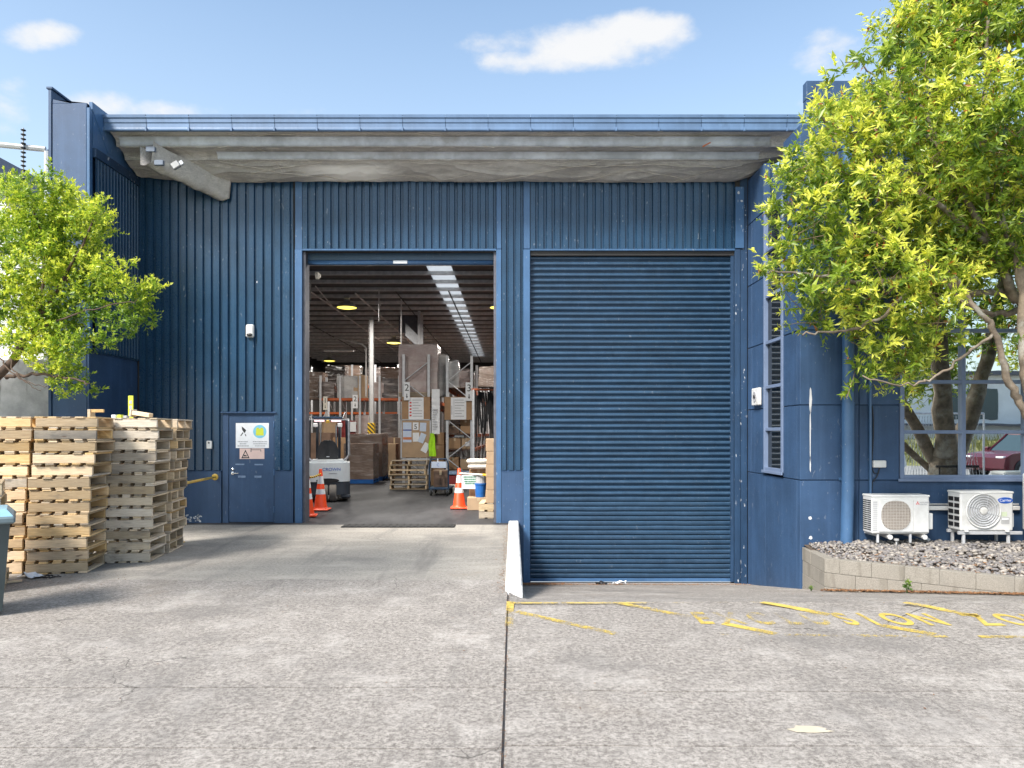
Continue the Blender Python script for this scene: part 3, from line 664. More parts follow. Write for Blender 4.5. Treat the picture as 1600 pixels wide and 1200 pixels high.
# left wing wall
WX = -7.04; WY = 11.72
m_ = MB(); m_.bbox(-7.68, -7.10, WY, F + 0.3, -0.1, 7.18, 0.012); m_.prism([(-7.68, 7.18), (-7.10, 7.18), (-7.10, 7.12), (-7.66, 7.24)], 1, WY + 0.004, F + 0.3); P('wing_wall', m_, 'blue_wall')
m_ = MB(); m_.box(-7.097, WX - 0.03, WY + 0.01, F, -0.1, 3.05); P('wing_plinth', m_, 'blue_wall')
m_ = MB(); m_.bbox(-7.097, -7.045, WY - 0.012, WY + 0.07, 3.06, 7.1, 0.004); P('flashing', m_, 'blue_light')
m_ = MB(); pr = [(WX + 0.04 - q[1] - 0.026, WY + 0.075 + q[0]) for q in rib_profile(1.44, 0.096, 0.022)]; m_.strip(pr, 2, 3.06, 6.30); m_.box(WX - 0.03, WX + 0.012, WY + 0.08, F - 0.03, 3.04, 3.062)
P('side_cladding', m_, 'blue_steel')
m_ = MB(); m_.box(-7.095, WX + 0.05, WY + 0.08, F - 0.01, 6.31, 6.46); P('trim', m_, 'blue_column')
m_ = MB(); m_.box(-7.095, WX - 0.004, WY + 0.08, F, 6.465, 7.1); P('trim', m_, 'blue_light')
m_ = MB(); m_.box(-7.73, -7.685, WY - 0.015, 20.5, 0, 7.40); m_.bbox(-7.76, -7.655, WY - 0.03, 20.5, 7.402, 7.44, 0.006); P('parapet', m_, 'blue_wall')

# roof edge: fascia lengths, canopy underside, netting, brace
FY = 12.1; FX0, FX1 = -7.035, X(1296, 12.1); NFP = 17; fw = (FX1 - FX0) / NFP
fz0, fz1 = 6.885, 7.15
pf = [(0.03, fz0), (0.0, fz0 + 0.004), (-0.004, fz0 + 0.03), (0.0, fz0 + 0.05), (0.0, fz0 + 0.125), (-0.012, fz0 + 0.135), (-0.014, fz0 + 0.20), (-0.03, fz0 + 0.212), (-0.034, fz1 - 0.004), (-0.02, fz1), (0.05, fz1)]
m_ = MB(); m_.strip(pf, 0, 0.0045, fw - 0.0045); fme = m_.mesh('fascia_panel'); fme.materials.append(M['fascia'])
fas = MB(); fas.box(FX0, FX1, FY + 0.055, FY + 0.075, fz0 + 0.01, fz1 - 0.01); fascia = P('fascia', fas, 'blue_light')
for i in range(NFP): link('fascia_panel', fme, fascia, (FX0 + i * fw, FY, 0))
m_ = MB()
for i in range(NFP): m_.box(FX0 + i * fw - 0.012, FX0 + i * fw + 0.012, FY - 0.038, FY + 0.0, fz0 - 0.018, fz0 + 0.045)
P('fascia_clip', m_, 'fascia', fascia, kind='stuff')
m_ = MB(); m_.prism([(WY + 0.05, 7.10), (WY + 0.05, 7.22), (FY + 0.3, 7.22), (FY + 0.3, 6.55), (FY + 0.12, 6.55)], 0, -7.092, -7.0365); P('barge_flashing', m_, 'blue_light')
# roof over the hall with a strip of translucent sheets let in
RZ = 6.76
SKX0, SKX1, SKY0, SKY1 = -2.66, -1.88, 20.5, 46.0
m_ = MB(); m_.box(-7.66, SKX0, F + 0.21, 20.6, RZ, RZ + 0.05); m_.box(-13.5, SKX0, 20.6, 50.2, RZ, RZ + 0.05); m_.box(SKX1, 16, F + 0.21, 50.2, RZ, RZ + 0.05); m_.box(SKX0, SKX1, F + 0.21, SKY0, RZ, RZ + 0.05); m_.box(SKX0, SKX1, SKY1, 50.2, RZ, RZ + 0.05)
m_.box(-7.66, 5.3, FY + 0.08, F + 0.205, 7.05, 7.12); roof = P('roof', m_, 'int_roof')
yy = SKY0
while yy < SKY1 - 0.1:
    m_ = MB(); m_.box(SKX0 + 0.003, SKX1 - 0.003, yy + 0.01, min(yy + 2.55, SKY1) - 0.01, RZ + 0.012, RZ + 0.03); P('skylight_sheet', m_, 'skylight', roof); yy += 2.55
# netting slung under the canopy
net = thing('bird_netting', 'dusty grey bird netting slung under the long roof canopy', 'netting')
def netz(x, t):                                       # profile of the underside, t runs from fascia to wall
    K = [(0, 12.135, 6.905), (.05, 12.20, 6.90), (.10, 12.28, 6.885), (.14, 12.34, 6.85), (.17, 12.37, 6.80), (.21, 12.382, 6.73), (.225, 12.386, 6.715), (.24, 12.41, 6.728), (.30, 12.50, 6.722), (.34, 12.57, 6.71), (.37, 12.62, 6.68), (.40, 12.645, 6.63), (.43, 12.652, 6.595), (.445, 12.655, 6.585), (.46, 12.68, 6.60), (.52, 12.72, 6.575), (.62, 12.80, 6.53), (.75, 12.92, 6.47), (.88, 13.08, 6.415), (1.0, 13.20, 6.40)]
    for a, b in zip(K[:-1], K[1:]):
        if a[0] <= t <= b[0]:
            q = (t - a[0]) / (b[0] - a[0]); return a[1] + (b[1] - a[1]) * q, a[2] + (b[2] - a[2]) * q
    return K[-1][1:]
def net_pt(x, t):
    y, z = netz(x, t)
    sag = max(0, (t - 0.46)) * 0.26
    z += sag * (mnoise.noise(Vector((x * 0.75, t * 2.2, 1.0))) - 0.25) * (1 if t < .8 else max(.18, 1 - (t - .8) * 5)) + 0.014 * mnoise.noise(Vector((x * 3, t * 5, 4))) + 0.006 * mnoise.noise(Vector((x * 9, t * 14, 2)))
    if t > .44 and t < .97:
        e = min(1, (t - .44) * 8, (.97 - t) * 12); r1 = 1 - abs(2.6 * mnoise.noise(Vector((x * .9 + t * 2.5, t * 4.0 - x * .35, 7)))); r2 = 1 - abs(2.6 * mnoise.noise(Vector((x * 2.1 - t * 3, t * 7 + x * .5, 3))))
        z -= e * (0.022 * max(0, r1) ** 3 + 0.007 * max(0, r2) ** 3)
    elif t < .44: z += 0.010 * mnoise.noise(Vector((x * 2.5, t * 20, 1)))
    y -= 0.02 * max(0, t - .5) * mnoise.noise(Vector((x * 1.3, t * 3, 9)))
    if x > 3.9: z += (x - 3.9) ** 2 * 0.45 * max(0, t - 0.25)
    if x < -5.6: k = min((-5.6 - x) / 1.3, 1); z += 0.16 * k * max(0, t - .55)
    return (x, min(y, 13.21), z)
m_ = MB(); NX, NTT = 420, 84
xs = [-6.98 + (4.95 + 6.98) * i / NX for i in range(NX + 1)]
for x in xs:
    for k in range(NTT + 1): m_.v.append(net_pt(x, k / NTT))
m_.f = [(i * (NTT + 1) + k, (i + 1) * (NTT + 1) + k, (i + 1) * (NTT + 1) + k + 1, i * (NTT + 1) + k + 1) for i in range(NX) for k in range(NTT)]
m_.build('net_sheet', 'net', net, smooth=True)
for (y, z0, z1, xa, xb) in ((12.362, 6.725, 6.845, -6.9, 4.5), (12.632, 6.60, 6.69, -5.3, 4.4)):
    m_ = MB(); n_ = 90
    for i in range(n_ + 1):
        x = xa + (xb - xa) * i / n_; w1 = .004 * mnoise.noise(Vector((x * 2.2, y * 9, 0)))
        m_.v += [(x, y - .080, z1 + .012 + w1), (x, y - .045, z1 - .004 + w1), (x, y - .022, z1 - .03), (x, y - .010, (z0 + z1) / 2 - .01), (x, y - .010, z0 + .008 + w1), (x, y + .03, z0 + w1)]
    m_.f = [(i * 6 + k, i * 6 + k + 1, (i + 1) * 6 + k + 1, (i + 1) * 6 + k) for i in range(n_) for k in range(5)]
    m_.build('purlin', 'dusty_purlin', net, smooth=True)
def cord(pts, r=0.008):
    c_ = MB(); q = []
    for (x0, t0), (x1, t1) in zip(pts[:-1], pts[1:]):
        for i in range(10):
            a = i / 10; p = net_pt(x0 + (x1 - x0) * a, t0 + (t1 - t0) * a); q.append((p[0], p[1] - 0.006, p[2] - 0.008))
    c_.tube(q, r, 5); c_.build('net_cord', 'net_cord', net)
for pts in ([(-5.2, .24), (-4.4, .1), (-3.6, .06), (-2.6, .06), (-1.5, .08), (-.2, .24)], [(-5.3, .48), (-4.6, .62), (-3.6, .8), (-2.6, .93)], [(-4.8, .70), (-3.9, .55), (-3.4, .5)], [(-.6, .95), (.5, .72), (1.6, .52)], [(.2, .5), (1.4, .62), (2.6, .55), (3.8, .6)],
            [(-2.0, .5), (-1.0, .55), (-.2, .5)], [(1.2, .92), (2.2, .7), (3.2, .88)], [(2.0, .08), (2.6, .22)], [(2.3, .1), (3.0, .2)], [(-6.8, .45), (-6.2, .6), (-5.6, .85)]): cord(pts)
for pts in ([(-6.3, .1), (-5.9, .3), (-5.6, .5)], [(-5.0, .06), (-4.6, .2), (-4.3, .44), (-4.2, .7)], [(.6, .06), (1.0, .25), (1.2, .44)], [(-3.3, .97), (-2.2, .8), (-1.4, .9), (-.6, .72)], [(3.0, .95), (3.6, .7), (4.2, .55)], [(-6.6, .7), (-6.0, .78), (-5.4, .97)]): cord(pts, .006)
m_ = MB(); m_.bbox(-0.06, 0.06, -0.04, 0.04, -0.012, 0.012, .004); m_.build('torn_patch', plain('orange_strap', (.5, .16, .07), .6), net, loc=(X(1103, 12.4), 12.36, Z(226, 12.36)), rot=(0, R(-28), 0)).scale = (1.3, .3, 1)
# netted raking brace at the left end
A0, A1 = Vector((-6.42, 12.32, 6.36)), Vector((-5.40, 13.18, 6.02))
m_ = MB(); N_ = 40
for i in range(N_ + 1):
    t = i / N_; p = A0.lerp(A1, t); top = 6.80 + (6.46 - 6.80) * t ** .6; wv = 0.028 * mnoise.noise(Vector((t * 7, 0, 0))) + .01 * mnoise.noise(Vector((t * 25, 0, 4)))
    m_.v += [(p.x - .14, p.y + .05, top), (p.x - .12, p.y + .03, p.z + .03 + wv), (p.x - .02, p.y - .02, p.z + wv), (p.x + .10, p.y - .03, p.z + .05 + wv), (p.x + .14, p.y - .03, top)]
m_.f = [(i * 5 + k, i * 5 + k + 1, (i + 1) * 5 + k + 1, (i + 1) * 5 + k) for i in range(N_) for k in range(4)] + [(N_ * 5 + k for k in range(5))]
m_.f = [tuple(f) for f in m_.f]
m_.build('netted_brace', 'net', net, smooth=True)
fl_ = thing('floodlight', 'silver floodlight hanging in the netting near the left wing wall', 'floodlight', (X(277, 12.3), 12.26, Z(258, 12.26)), (0, R(-35), R(8)))
fl_.scale = (.75, .75, .75); m_ = MB(); m_.bbox(-.10, .08, -.05, .05, -.075, .075, .012); m_.build('housing', 'galv', fl_)
m_ = MB(); m_.bbox(-.09, .07, -.062, -.052, -.065, .065, .003); m_.build('lens', 'grey_plastic', fl_)
m_ = MB(); m_.bbox(.085, .17, -.03, .05, -.07, .03, .01); m_.build('bracket', 'alu', fl_)
for k, (px, py, lab) in enumerate(((275, 222, 'pale rectangular patch box fixed to the netted canopy edge, upper one'), (246, 256, 'pale rectangular patch box under the netted canopy beside the floodlight'))):
    yb = 12.3; m_ = MB(); m_.bbox(-.08, .08, -.01, .05, -.045, .045, .008)
    px = 235 if k == 0 else 248; py = 233 if k == 0 else 254
    tag(m_.build('junction_box', plain('dusty_blue_box', (.15, .18, .23), .7), loc=(X(px, 12.28), 12.28, Z(py, 12.28))), lab, 'junction box')

# right hand office block: precast panels with open joints
OX, OY = 4.40, 10.80
BZ = [-1.3, 0.955, 2.11, 3.26, 4.42, 5.57, 6.42]
m_ = MB(); m_.box(OX + 0.03, 16, OY + 0.025, F + 0.2, -1.3, 0.95); m_.box(OX + 0.03, 5.92, OY + 0.025, 11.45, .95, 6.4); m_.box(OX + 0.35, 16, OY + 0.5, F + .2, .951, 6.4); m_.box(OX + .03, OX + .349, 12.4, F + .2, .951, 6.4); m_.box(10.3, 16, OY + .025, OY + .45, .95, 6.4); m_.box(5.92, 10.3, OY + .025, OY + .45, 5.6, 6.4)
P('office_block', m_, 'blue_wall')
gp = 0.011
def panel(x0, x1, y0, y1, z0, z1): m_ = MB(); m_.bbox(x0, x1, y0, y1, z0, z1, 0.005); P('wall_panel', m_, 'blue_wall')
for z0, z1 in zip(BZ[:-1], BZ[1:]):
    a, b = z0 + (gp if z0 > -1 else 0), z1 - (0.004 if z1 < 6.4 else 0)
    if z0 < 0:
        panel(OX, 5.30, OY, OY + .12, a, b); panel(5.30 + gp, 8.6, OY, OY + .12, a, b); panel(8.6 + gp, 12, OY, OY + .12, a, b); panel(12 + gp, 16, OY, OY + .12, a, b)
        panel(OX, OX + .12, OY + .122, 12.3, a, b); panel(OX, OX + .12, 12.302, F - .04, a, b)
    else:
        panel(OX, 5.30, OY, OY + .12, a, b); panel(5.30 + gp, 5.92, OY, OY + .12, a, b)
        panel(10.3, 13, OY, OY + .12, a, b); panel(13 + gp, 16, OY, OY + .12, a, b)
        panel(OX, OX + .12, OY + .122, 11.47, a, b)
        panel(OX, OX + .12, 12.36, 12.98, a, b); panel(OX, OX + .12, 12.98 + gp, F - .04, a, b)
panel(5.92 + gp, 10.29, OY, OY + .12, 5.57 + gp, 6.42)
m_ = MB(); m_.box(OX + 0.5, 16, OY + .3, F, 6.43, 6.5); P('office_roof', m_, 'roof_grey')
m_ = MB(); m_.bbox(X(1258.5, 12.65), 7.5, 12.6, 12.75, 6.9, Z(157, 12.65), .006); m_.bbox(X(1258.5, 12.65) - .004, 7.6, 12.59, 12.76, Z(157, 12.65) + .003, Z(128.5, 12.65), .006); P('roof_parapet', m_, 'blue_wall')
def window(kind, u0, u1, zs, us, axis):
    """framed grid window; axis 1 = in the front wall (u is x), axis 0 = in the return wall (u is y)"""
    def bx(m_, a, b, d0, d1, z0, z1): m_.bbox(a, b, OY + d0, OY + d1, z0, z1, .004) if axis == 1 else m_.bbox(OX + d0, OX + d1, a, b, z0, z1, .004)
    fr = MB(); fwid = .062
    for a in (u0, u1 - fwid): bx(fr, a, a + fwid, -0.02, .10, zs[0], zs[-1])
    for z in (zs[0], zs[-1] - fwid): bx(fr, u0 + fwid + .001, u1 - fwid - .001, -0.016, .10, z, z + fwid)
    fo = P('window', fr, 'frame')
    sl = MB(); bx(sl, u0 - .04, u1 + .03, -0.045, -.021, zs[0] - .035, zs[0] + .012); P('sill', sl, 'frame', fo)
    for w in us[1:-1]: m_ = MB(); bx(m_, w - .03, w + .03, -0.008, .09, zs[0] + fwid, zs[-1] - fwid); P('mullion', m_, 'frame', fo)
    for z in zs[1:-1]:
        for a, b in zip(us[:-1], us[1:]):
            m_ = MB(); bx(m_, a + (.031 if a != u0 else fwid + .001), b - (.031 if b != u1 else fwid + .001), -0.005, .085, z - .027, z + .027); P('transom', m_, 'frame', fo)
    for a, b in zip(us[:-1], us[1:]):
        for z0, z1 in zip(zs[:-1], zs[1:]):
            m_ = MB()
            if axis == 1: m_.box(a, b, OY + .045, OY + .055, z0, z1)
            else: m_.box(OX + .045, OX + .055, a, b, z0, z1)
            P('pane', m_, 'glass' if axis == 1 else 'glass_dark', fo)
window('front', 5.93, 10.28, [0.975, 1.70, 2.47, 3.26, 4.42, 5.57], [5.93, 6.91, 7.88, 8.85, 10.28], 1)
window('return', 11.48, 12.34, [1.03, 1.75, 2.48, 3.25, 4.05, 4.85, 5.57], [11.48, 12.34], 0)
m_ = MB(); m_.tube([(5.09, OY - .10, 6.7), (5.09, OY - .10, 2.15)], .083, 16); m_.tube([(5.09, OY - .10, 2.15), (5.085, OY - .105, 0.9), (5.06, OY - .105, -.10)], .090, 16)
dp = P('downpipe', m_, 'blue_light', smooth=False); autosmooth(dp)
for z in (3.3, 0.98): m_ = MB(); m_.box(4.99, 5.19, OY - .02, OY - .002, z - .02, z + .02); P('pipe_bracket', m_, 'blue_light', dp)
m_ = MB(); m_.box(5.188, 5.212, OY - .03, OY - .002, .98, 6.3); P('flashing', m_, 'frame')
m_ = MB(); m_.tube([(5.46, OY - .03, 5.4), (5.455, OY - .03, 3), (5.46, OY - .03, 2.2), (5.465, OY - .03, .8), (5.46, OY - .03, .55)], .022, 8); P('conduit', m_, 'blue_light')
cb = MB(); pts = [(5.50, OY - .012, 2.1), (5.515, OY - .014, 1.9), (5.515, OY - .014, 1.6), (5.50, OY - .012, 1.35), (5.495, OY - .012, 1.15), (5.53, OY - .014, 1.07), (5.59, OY - .02, 1.06), (5.61, OY - .02, 1.16)]; cb.tube(pts, .008, 6)
cb.tube([(5.61, OY - .02, 1.16), (5.57, OY - .02, 1.02), (5.50, OY - .02, .93), (5.49, OY - .015, .7)], .008, 6); tag(cb.build('cable', 'black'), 'thin black cable looping beside the wall conduit', 'cable')
m_ = MB(); m_.bbox(5.495, 5.69, OY - .075, OY - .003, 1.155, 1.265, .012); jb = m_.build('junction_box', 'white_plastic'); tag(jb, 'small white junction box on the blue wall beside the conduit', 'junction box')
# chipped paint on the corner panels
chip = plain('bare_white_plaster', (0.62, 0.63, 0.65), .8, .06)
def blob(name, cx, cz, w, h, seed, y=OY - .0035, n=14):
    r_ = random.Random(seed); m_ = MB(); m_.add([(cx + w / 2 * math.cos(2 * math.pi * k / n) * r_.uniform(.55, 1.1), y, cz + h / 2 * math.sin(2 * math.pi * k / n) * r_.uniform(.7, 1.05)) for k in range(n)], [tuple(range(n))]); return P(name, m_, chip)
for i, (cx, cz, w, h) in enumerate(((4.56, 2.20, .045, .42), (4.555, 1.65, .024, .95), (4.555, 1.2, .02, .3), (4.555, .38, .06, .06), (4.56, .08, .07, .06), (6.27, .03, .09, .05), (6.36, .05, .08, .06), (6.33, -.02, .06, .03), (6.20, -.05, .07, .05), (6.38, -.04, .05, .04))): blob('paint_chip', cx, cz, w, h, i)
for i, (cx, cz, w, h) in enumerate(((X(1152, F), Z(303, F), .05, .07), (X(1157, F), Z(316, F), .06, .04), (X(403, F), Z(441, F), .04, .05))): blob('paint_chip', cx, cz, w, h, 40 + i, F - .075 if i < 2 else F - .034)
rw = random.Random(4)
for i in range(26):
    cz = rw.uniform(.03, .16); cx = X(rw.choice((297, 307, 314, 300, 312)), F) + rw.uniform(-.04, .04); blob('paint_chip', cx, cz, rw.uniform(.02, .06), rw.uniform(.015, .05), 60 + i, F - .058, 7)

# ------------------------------------------------------------------ white ramp kerb, handrail, mat
m_ = MB(); m_.bbox(-.085, .10, 7.55, F - .06, -1.2, .045, .018); m_.prism([(7.55, .03), (7.55, -.4), (7.30, -.4), (7.42, -.02)], 0, -.08, .095)
tag(m_.build('retaining_kerb', 'white_paint'), 'white painted concrete kerb holding up the ramp beside the shut door', 'kerb')
hr = thing('handrail', 'yellow tubular handrail fixed to the blue wall beside the door', 'handrail', (-5.12, 10.8, 0))
hw = Vector((X(338, F) + 5.12, F - .05 - 10.8, .86))
m_ = MB(); m_.tube([(0, 0, 0), (0, 0, .86), (.012, .03, .895), (.04, .07, .905), tuple(hw)], .022, 10); o = m_.build('rail', 'yellow', hr); autosmooth(o)
m_ = MB(); m_.lathe([(.062, 0), (.062, .012), (.04, .022)], 18, Matrix.Translation(hw + Vector((0, 0, 0))) @ Matrix.Rotation(R(90), 4, 'X')); m_.build('wall_flange', 'yellow', hr)
m_ = MB(); m_.bbox(-.06, .06, -.06, .06, 0, .012, .003); m_.build('base_plate', 'yellow', hr)
m_ = MB(); m_.bbox(X(536, 12.7), X(711, 12.7), 12.52, 12.86, .002, .022, .006); mat_o = m_.build('doormat', 'rubber'); tag(mat_o, 'long black rubber mat across the open doorway sill', 'mat')
m_ = MB()
for i in range(16):
    x = X(540, 12.7) + i * .124; m_.box(x, x + .06, 12.54, 12.84, .0235, .029)
m_.build('tread_rib', 'rubber', mat_o, kind='stuff')

# ------------------------------------------------------------------ pallets
def ORD(n): return ['topmost', 'second from the top', 'third from the top', 'fourth from the top', 'fifth from the top', 'sixth from the top', 'seventh from the top', 'eighth from the top', 'ninth from the top', 'tenth from the top', 'eleventh from the top', 'second from the bottom', 'bottom'][n]
_board = {}; _bkey = {}
def board_me(l, w, h, mat):
    k = (round(l, 3), round(w, 3), round(h, 3), mat)
    if k not in _board:
        m_ = MB(); m_.bbox(-l / 2, l / 2, -w / 2, w / 2, 0, h, .004); me = m_.mesh('board'); me.materials.append(M[mat]); _board[k] = me; _bkey[me.name] = k
    return _board[k]
def make_pallet(label, group, Wd, D, H, mat, nst=2, nb=5, loc=(0, 0, 0), rz=0.0):
    """Wd along x (stringers run along x), D along y; origin at the front right bottom corner"""
    t = thing('pallet', label, 'pallet', loc, rz, group); tb = 0.02; rr = random.Random(hash((label, 1)) & 0xffff)
    for i in range(nst):
        y = 0.02 + (D - .04) * i / (nst - 1); link('stringer', board_me(Wd, .04, H - 2 * tb - .002, mat), t, (-Wd / 2, y, tb + .001))
    pw = Wd / nb; bw = pw * 0.72
    for zz in (0, H - tb):
        for i in range(nb):
            x = -bw / 2 - (Wd - bw) * i / (nb - 1); o = link('deck_board', board_me(D, bw, tb, mat), t, (x, D / 2 + rr.uniform(-.006, .004), zz)); o.rotation_euler = (0, 0, R(90) + rr.uniform(-.008, .008))
    return t
ph = 0.1445
STACKS = [  # front right bottom corner px, base depth, turn, width, depth, count, material, stringers, lean, group, words
    (34.0, 8.42, 12, .74, .60, 13, 'pine', 2, .0075, 'pallets in the stack cut by the left edge', 'pale pallet, {} of the stack cut by the picture edge'),
    (135.0, 8.46, 12, .66, .60, 13, 'pine', 2, .009, 'pallets in the tall yellow stack', 'yellow pallet, {} of the stack with broken timber on it'),
    (233.0, 9.15, 9, .66, .60, 13, 'pine_grey', 2, .0075, 'pallets in the grey weathered stack', 'weathered pallet, {} of the grey stack behind the yellow one'),
    (264.0, 9.85, 9, .70, .66, 13, 'pine_dim', 3, .009, 'pallets in the stack by the handrail', 'dusty three-stringer pallet, {} of the stack beside the handrail'),
]
def age(t, alt, p, r_):                                 # no two pallets alike: swapped old boards, boards a little out of place
    for c in t.children:
        k = _bkey[c.data.name]
        if r_.random() < p: c.data = board_me(k[0], k[1], k[2], alt)
        if c.name.startswith('deck_board'): c.location.y += r_.gauss(0, .006); c.location.x += r_.gauss(0, .004); c.rotation_euler.z += r_.gauss(0, .010)
        else: c.location.x += r_.gauss(0, .006); c.rotation_euler.z += r_.gauss(0, .006); c.rotation_euler.x = r_.gauss(0, .012)
ends = {}
for (px, Y, ang, Wd, D, n, mat, nst, lean, grp, words) in STACKS:
    rr = random.Random(int(px)); proto = None; x0 = X(px, Y)
    for i in range(n):
        lab = words.format(ORD(n - 1 - i) if n == 13 else '')
        loc = (x0 + lean * i + rr.uniform(-.012, .012) + (.02 if i > 8 else 0), Y + rr.uniform(-.012, .012), i * ph + .002); rz = R(ang + rr.uniform(-1.6, 1.6))
        if i == 0: proto = make_pallet(lab, grp, Wd, D, ph - .002, mat, nst, 5, loc, rz)
        else: age(dup(proto, loc, rz, lab, grp), 'pine_grey' if mat == 'pine' else 'pine_dim' if mat == 'pine_grey' else 'pine', .12 if mat == 'pine' else .22, rr)
    ends[int(px)] = loc
rr = random.Random(2); proto = None; x0 = X(3, 7.40)
for i in range(8):
    lab = 'yellow pallet, {} of the low stack behind the bin'.format(('bottom', 'second from the bottom', 'third from the bottom', 'fourth from the bottom', 'fourth from the top', 'third from the top', 'second from the top', 'topmost')[i])
    loc = (x0 + rr.uniform(-.01, .01), 7.40 + rr.uniform(-.01, .01), i * ph + .002); rz = R(33 + rr.uniform(-1, 1))
    if i == 0: proto = make_pallet(lab, 'pallets in the low stack behind the bin', .7, .8, ph - .002, 'pine', 3, 5, loc, rz)
    else: age(dup(proto, loc, rz, lab), 'pine_grey', .2, rr)
# things lying on the stacks
T1 = 13 * ph + .003
x, y, _ = ends[135]
bt = thing('broken_timber', 'broken offcut of two nailed boards on top of the tall yellow pallet stack', 'timber offcut', (X(149, 8.9), 8.9, T1), R(10))
m_ = MB(); m_.bbox(-.07, -.035, -.06, .09, 0, .10, .003); m_.build('upright_board', 'pine_grey', bt); m_ = MB(); m_.bbox(-.034, .115, -.05, -.02, .062, .10, .003); m_.build('cross_board', 'pine', bt)
bt = thing('timber_offcut', 'pale timber offcut tilted on the grey pallet stack beside the yellow tag', 'timber offcut', (X(222, 9.5), 9.5, T1), (0, R(8), R(-12)))
m_ = MB(); m_.bbox(-.13, .14, -.05, .03, .03, .085, .004); m_.build('board', 'pine', bt); m_ = MB(); m_.bbox(-.16, -.131, -.06, .05, .0, .10, .004); m_.build('end_board', 'pine_grey', bt)
yt = thing('tag_post', 'yellow-green tag standing upright on top of the grey pallet stack', 'tag', (X(204.5, 9.6), 9.6, T1))
m_ = MB(); m_.bbox(-.034, .034, -.008, .008, 0, .31, .003); m_.build('tag_board', 'lime_print', yt)
for zz in (.13, .20): m_ = MB(); m_.box(-.018, .02, -.0105, -.0082, zz, zz + .045); m_.build('print', 'grey_print', yt)
for k, (px, wv, mt, lab) in enumerate(((179, .055, 'paper', 'small white carton lying on top of the grey pallet stack'), (188, .05, 'lime_print', 'small yellow carton lying between white ones on the grey pallet stack'), (197, .05, 'grey_plastic', 'small grey carton lying next to the tilted offcut on the grey stack'))):
    m_ = MB(); m_.bbox(-wv / 2, wv / 2, -.03, .04, 0, .045 if k < 2 else .035, .004); tag(m_.build('small_carton', mt, loc=(X(px, 9.4), 9.4, T1)), lab, 'carton')

# wheelie bin
wb = thing('wheelie_bin', 'dark wheelie bin with pale blue lid cut by the left edge of the yard', 'bin', (-4.98, 6.5, 0), R(35))
def taper(m_, x, y0, y1, z0, x2, y2, y3, z1):
    m_.add([(-x, y0, z0), (x, y0, z0), (x, y1, z0), (-x, y1, z0), (-x2, y2, z1), (x2, y2, z1), (x2, y3, z1), (-x2, y3, z1)], [(0, 1, 2, 3), (4, 5, 6, 7), (0, 1, 5, 4), (1, 2, 6, 5), (2, 3, 7, 6), (3, 0, 4, 7)])
m_ = MB(); taper(m_, .215, -.18, .26, .04, .275, -.32, .32, .86); m_.build('body', 'bin_body', wb)
for sx in (-.12, .0, .12): m_ = MB(); m_.bbox(sx - .012, sx + .012, -.30, -.26, .3, .82, .004); m_.build('moulded_rib', 'bin_body', wb, rot=(R(-8), 0, 0))
m_ = MB(); m_.bbox(-.315, .315, -.37, .36, .862, .925, .015); m_.build('rim', 'bin_rim', wb)
m_ = MB(); taper(m_, .30, -.355, .34, .927, .25, -.27, .27, .985); m_.build('lid', 'bin_lid', wb)
m_ = MB(); m_.tube([(-.22, .40, .93), (.22, .40, .93)], .018, 8); m_.build('handle', 'bin_body', wb)
for sx in (-.19, .19): m_ = MB(); m_.lathe([(.10, -.025), (.10, .025)], 20, Matrix.Translation((sx, .27, .10)) @ Matrix.Rotation(R(90), 4, 'Y')); m_.build('wheel', 'rubber', wb)
# litter by the pallets
lt = MB(); rr = random.Random(9)
for i in range(7):
    for j in range(5): lt.v.append((i * .045 - .13 + rr.uniform(-.012, .012), j * .04 - .08 + rr.uniform(-.012, .012), .012 + rr.uniform(0, .075) * math.sin(math.pi * (i + .5) / 7)))
lt.f = [(i * 5 + j, (i + 1) * 5 + j, (i + 1) * 5 + j + 1, i * 5 + j + 1) for i in range(6) for j in range(4)]
tag(lt.build('crumpled_bag', 'paper', loc=(-5.62, 8.2, .0), rot=(0, 0, R(-25))), 'crumpled white plastic bag on the ground before the yellow pallet stack', 'litter')
m_ = MB()
for i in range(5):
    a = rr.uniform(0, 6); m_.tube([(math.cos(a + t) * (.08 + .03 * t), math.sin(a + t) * .06 + rr.uniform(-.02, .02), .006 + .02 * abs(math.sin(2 * t + i))) for t in [k * .5 for k in range(9)]], .004, 4)
tag(m_.build('strapping', 'dark', loc=(-5.42, 8.16, 0)), 'tangle of thin black strapping on the ground beside the crumpled bag', 'strapping')
m_ = MB(); m_.bbox(-.2, .2, -.03, .03, 0, .02, .004); tag(m_.build('loose_board', 'pine', loc=(-5.72, 7.85, .002), rot=(0, 0, R(35))), 'loose board lying on the ground between bin and pallet stack', 'board')

# ------------------------------------------------------------------ things on the facade
FP = F - 0.034
al = thing('alarm_siren', 'small white alarm siren with dark lens on the blue corrugated wall', 'alarm', (X(393, F), FP, Z(518, F)))
m_ = MB(); m_.bbox(-.075, .075, -.07, -.002, -.12, .12, .02); m_.build('housing', 'white_plastic', al)
m_ = MB(); m_.lathe([(.055, 0), (.05, .012), (.02, .022)], 18, Matrix.Translation((0, -.07, -.075)) @ Matrix.Rotation(R(90), 4, 'X') @ Matrix.Scale(.6, 4, (0, 1, 0))); m_.build('lens', 'black', al)
ic = thing('intercom', 'small white keypad box on the blue wall left of the personnel door', 'keypad', (X(329, F), FP, Z(695, F)))
m_ = MB(); m_.bbox(-.05, .05, -.035, -.002, -.075, .075, .008); m_.build('housing', 'white_plastic', ic); m_ = MB(); m_.bbox(-.02, .012, -.041, -.0352, .025, .052, .003); m_.build('button', 'black', ic)
sp = thing('wall_speaker', 'white round-coned speaker box on the blue return wall beside the windows', 'speaker', (OX - .002, 12.62, Z(620, 12.62)))
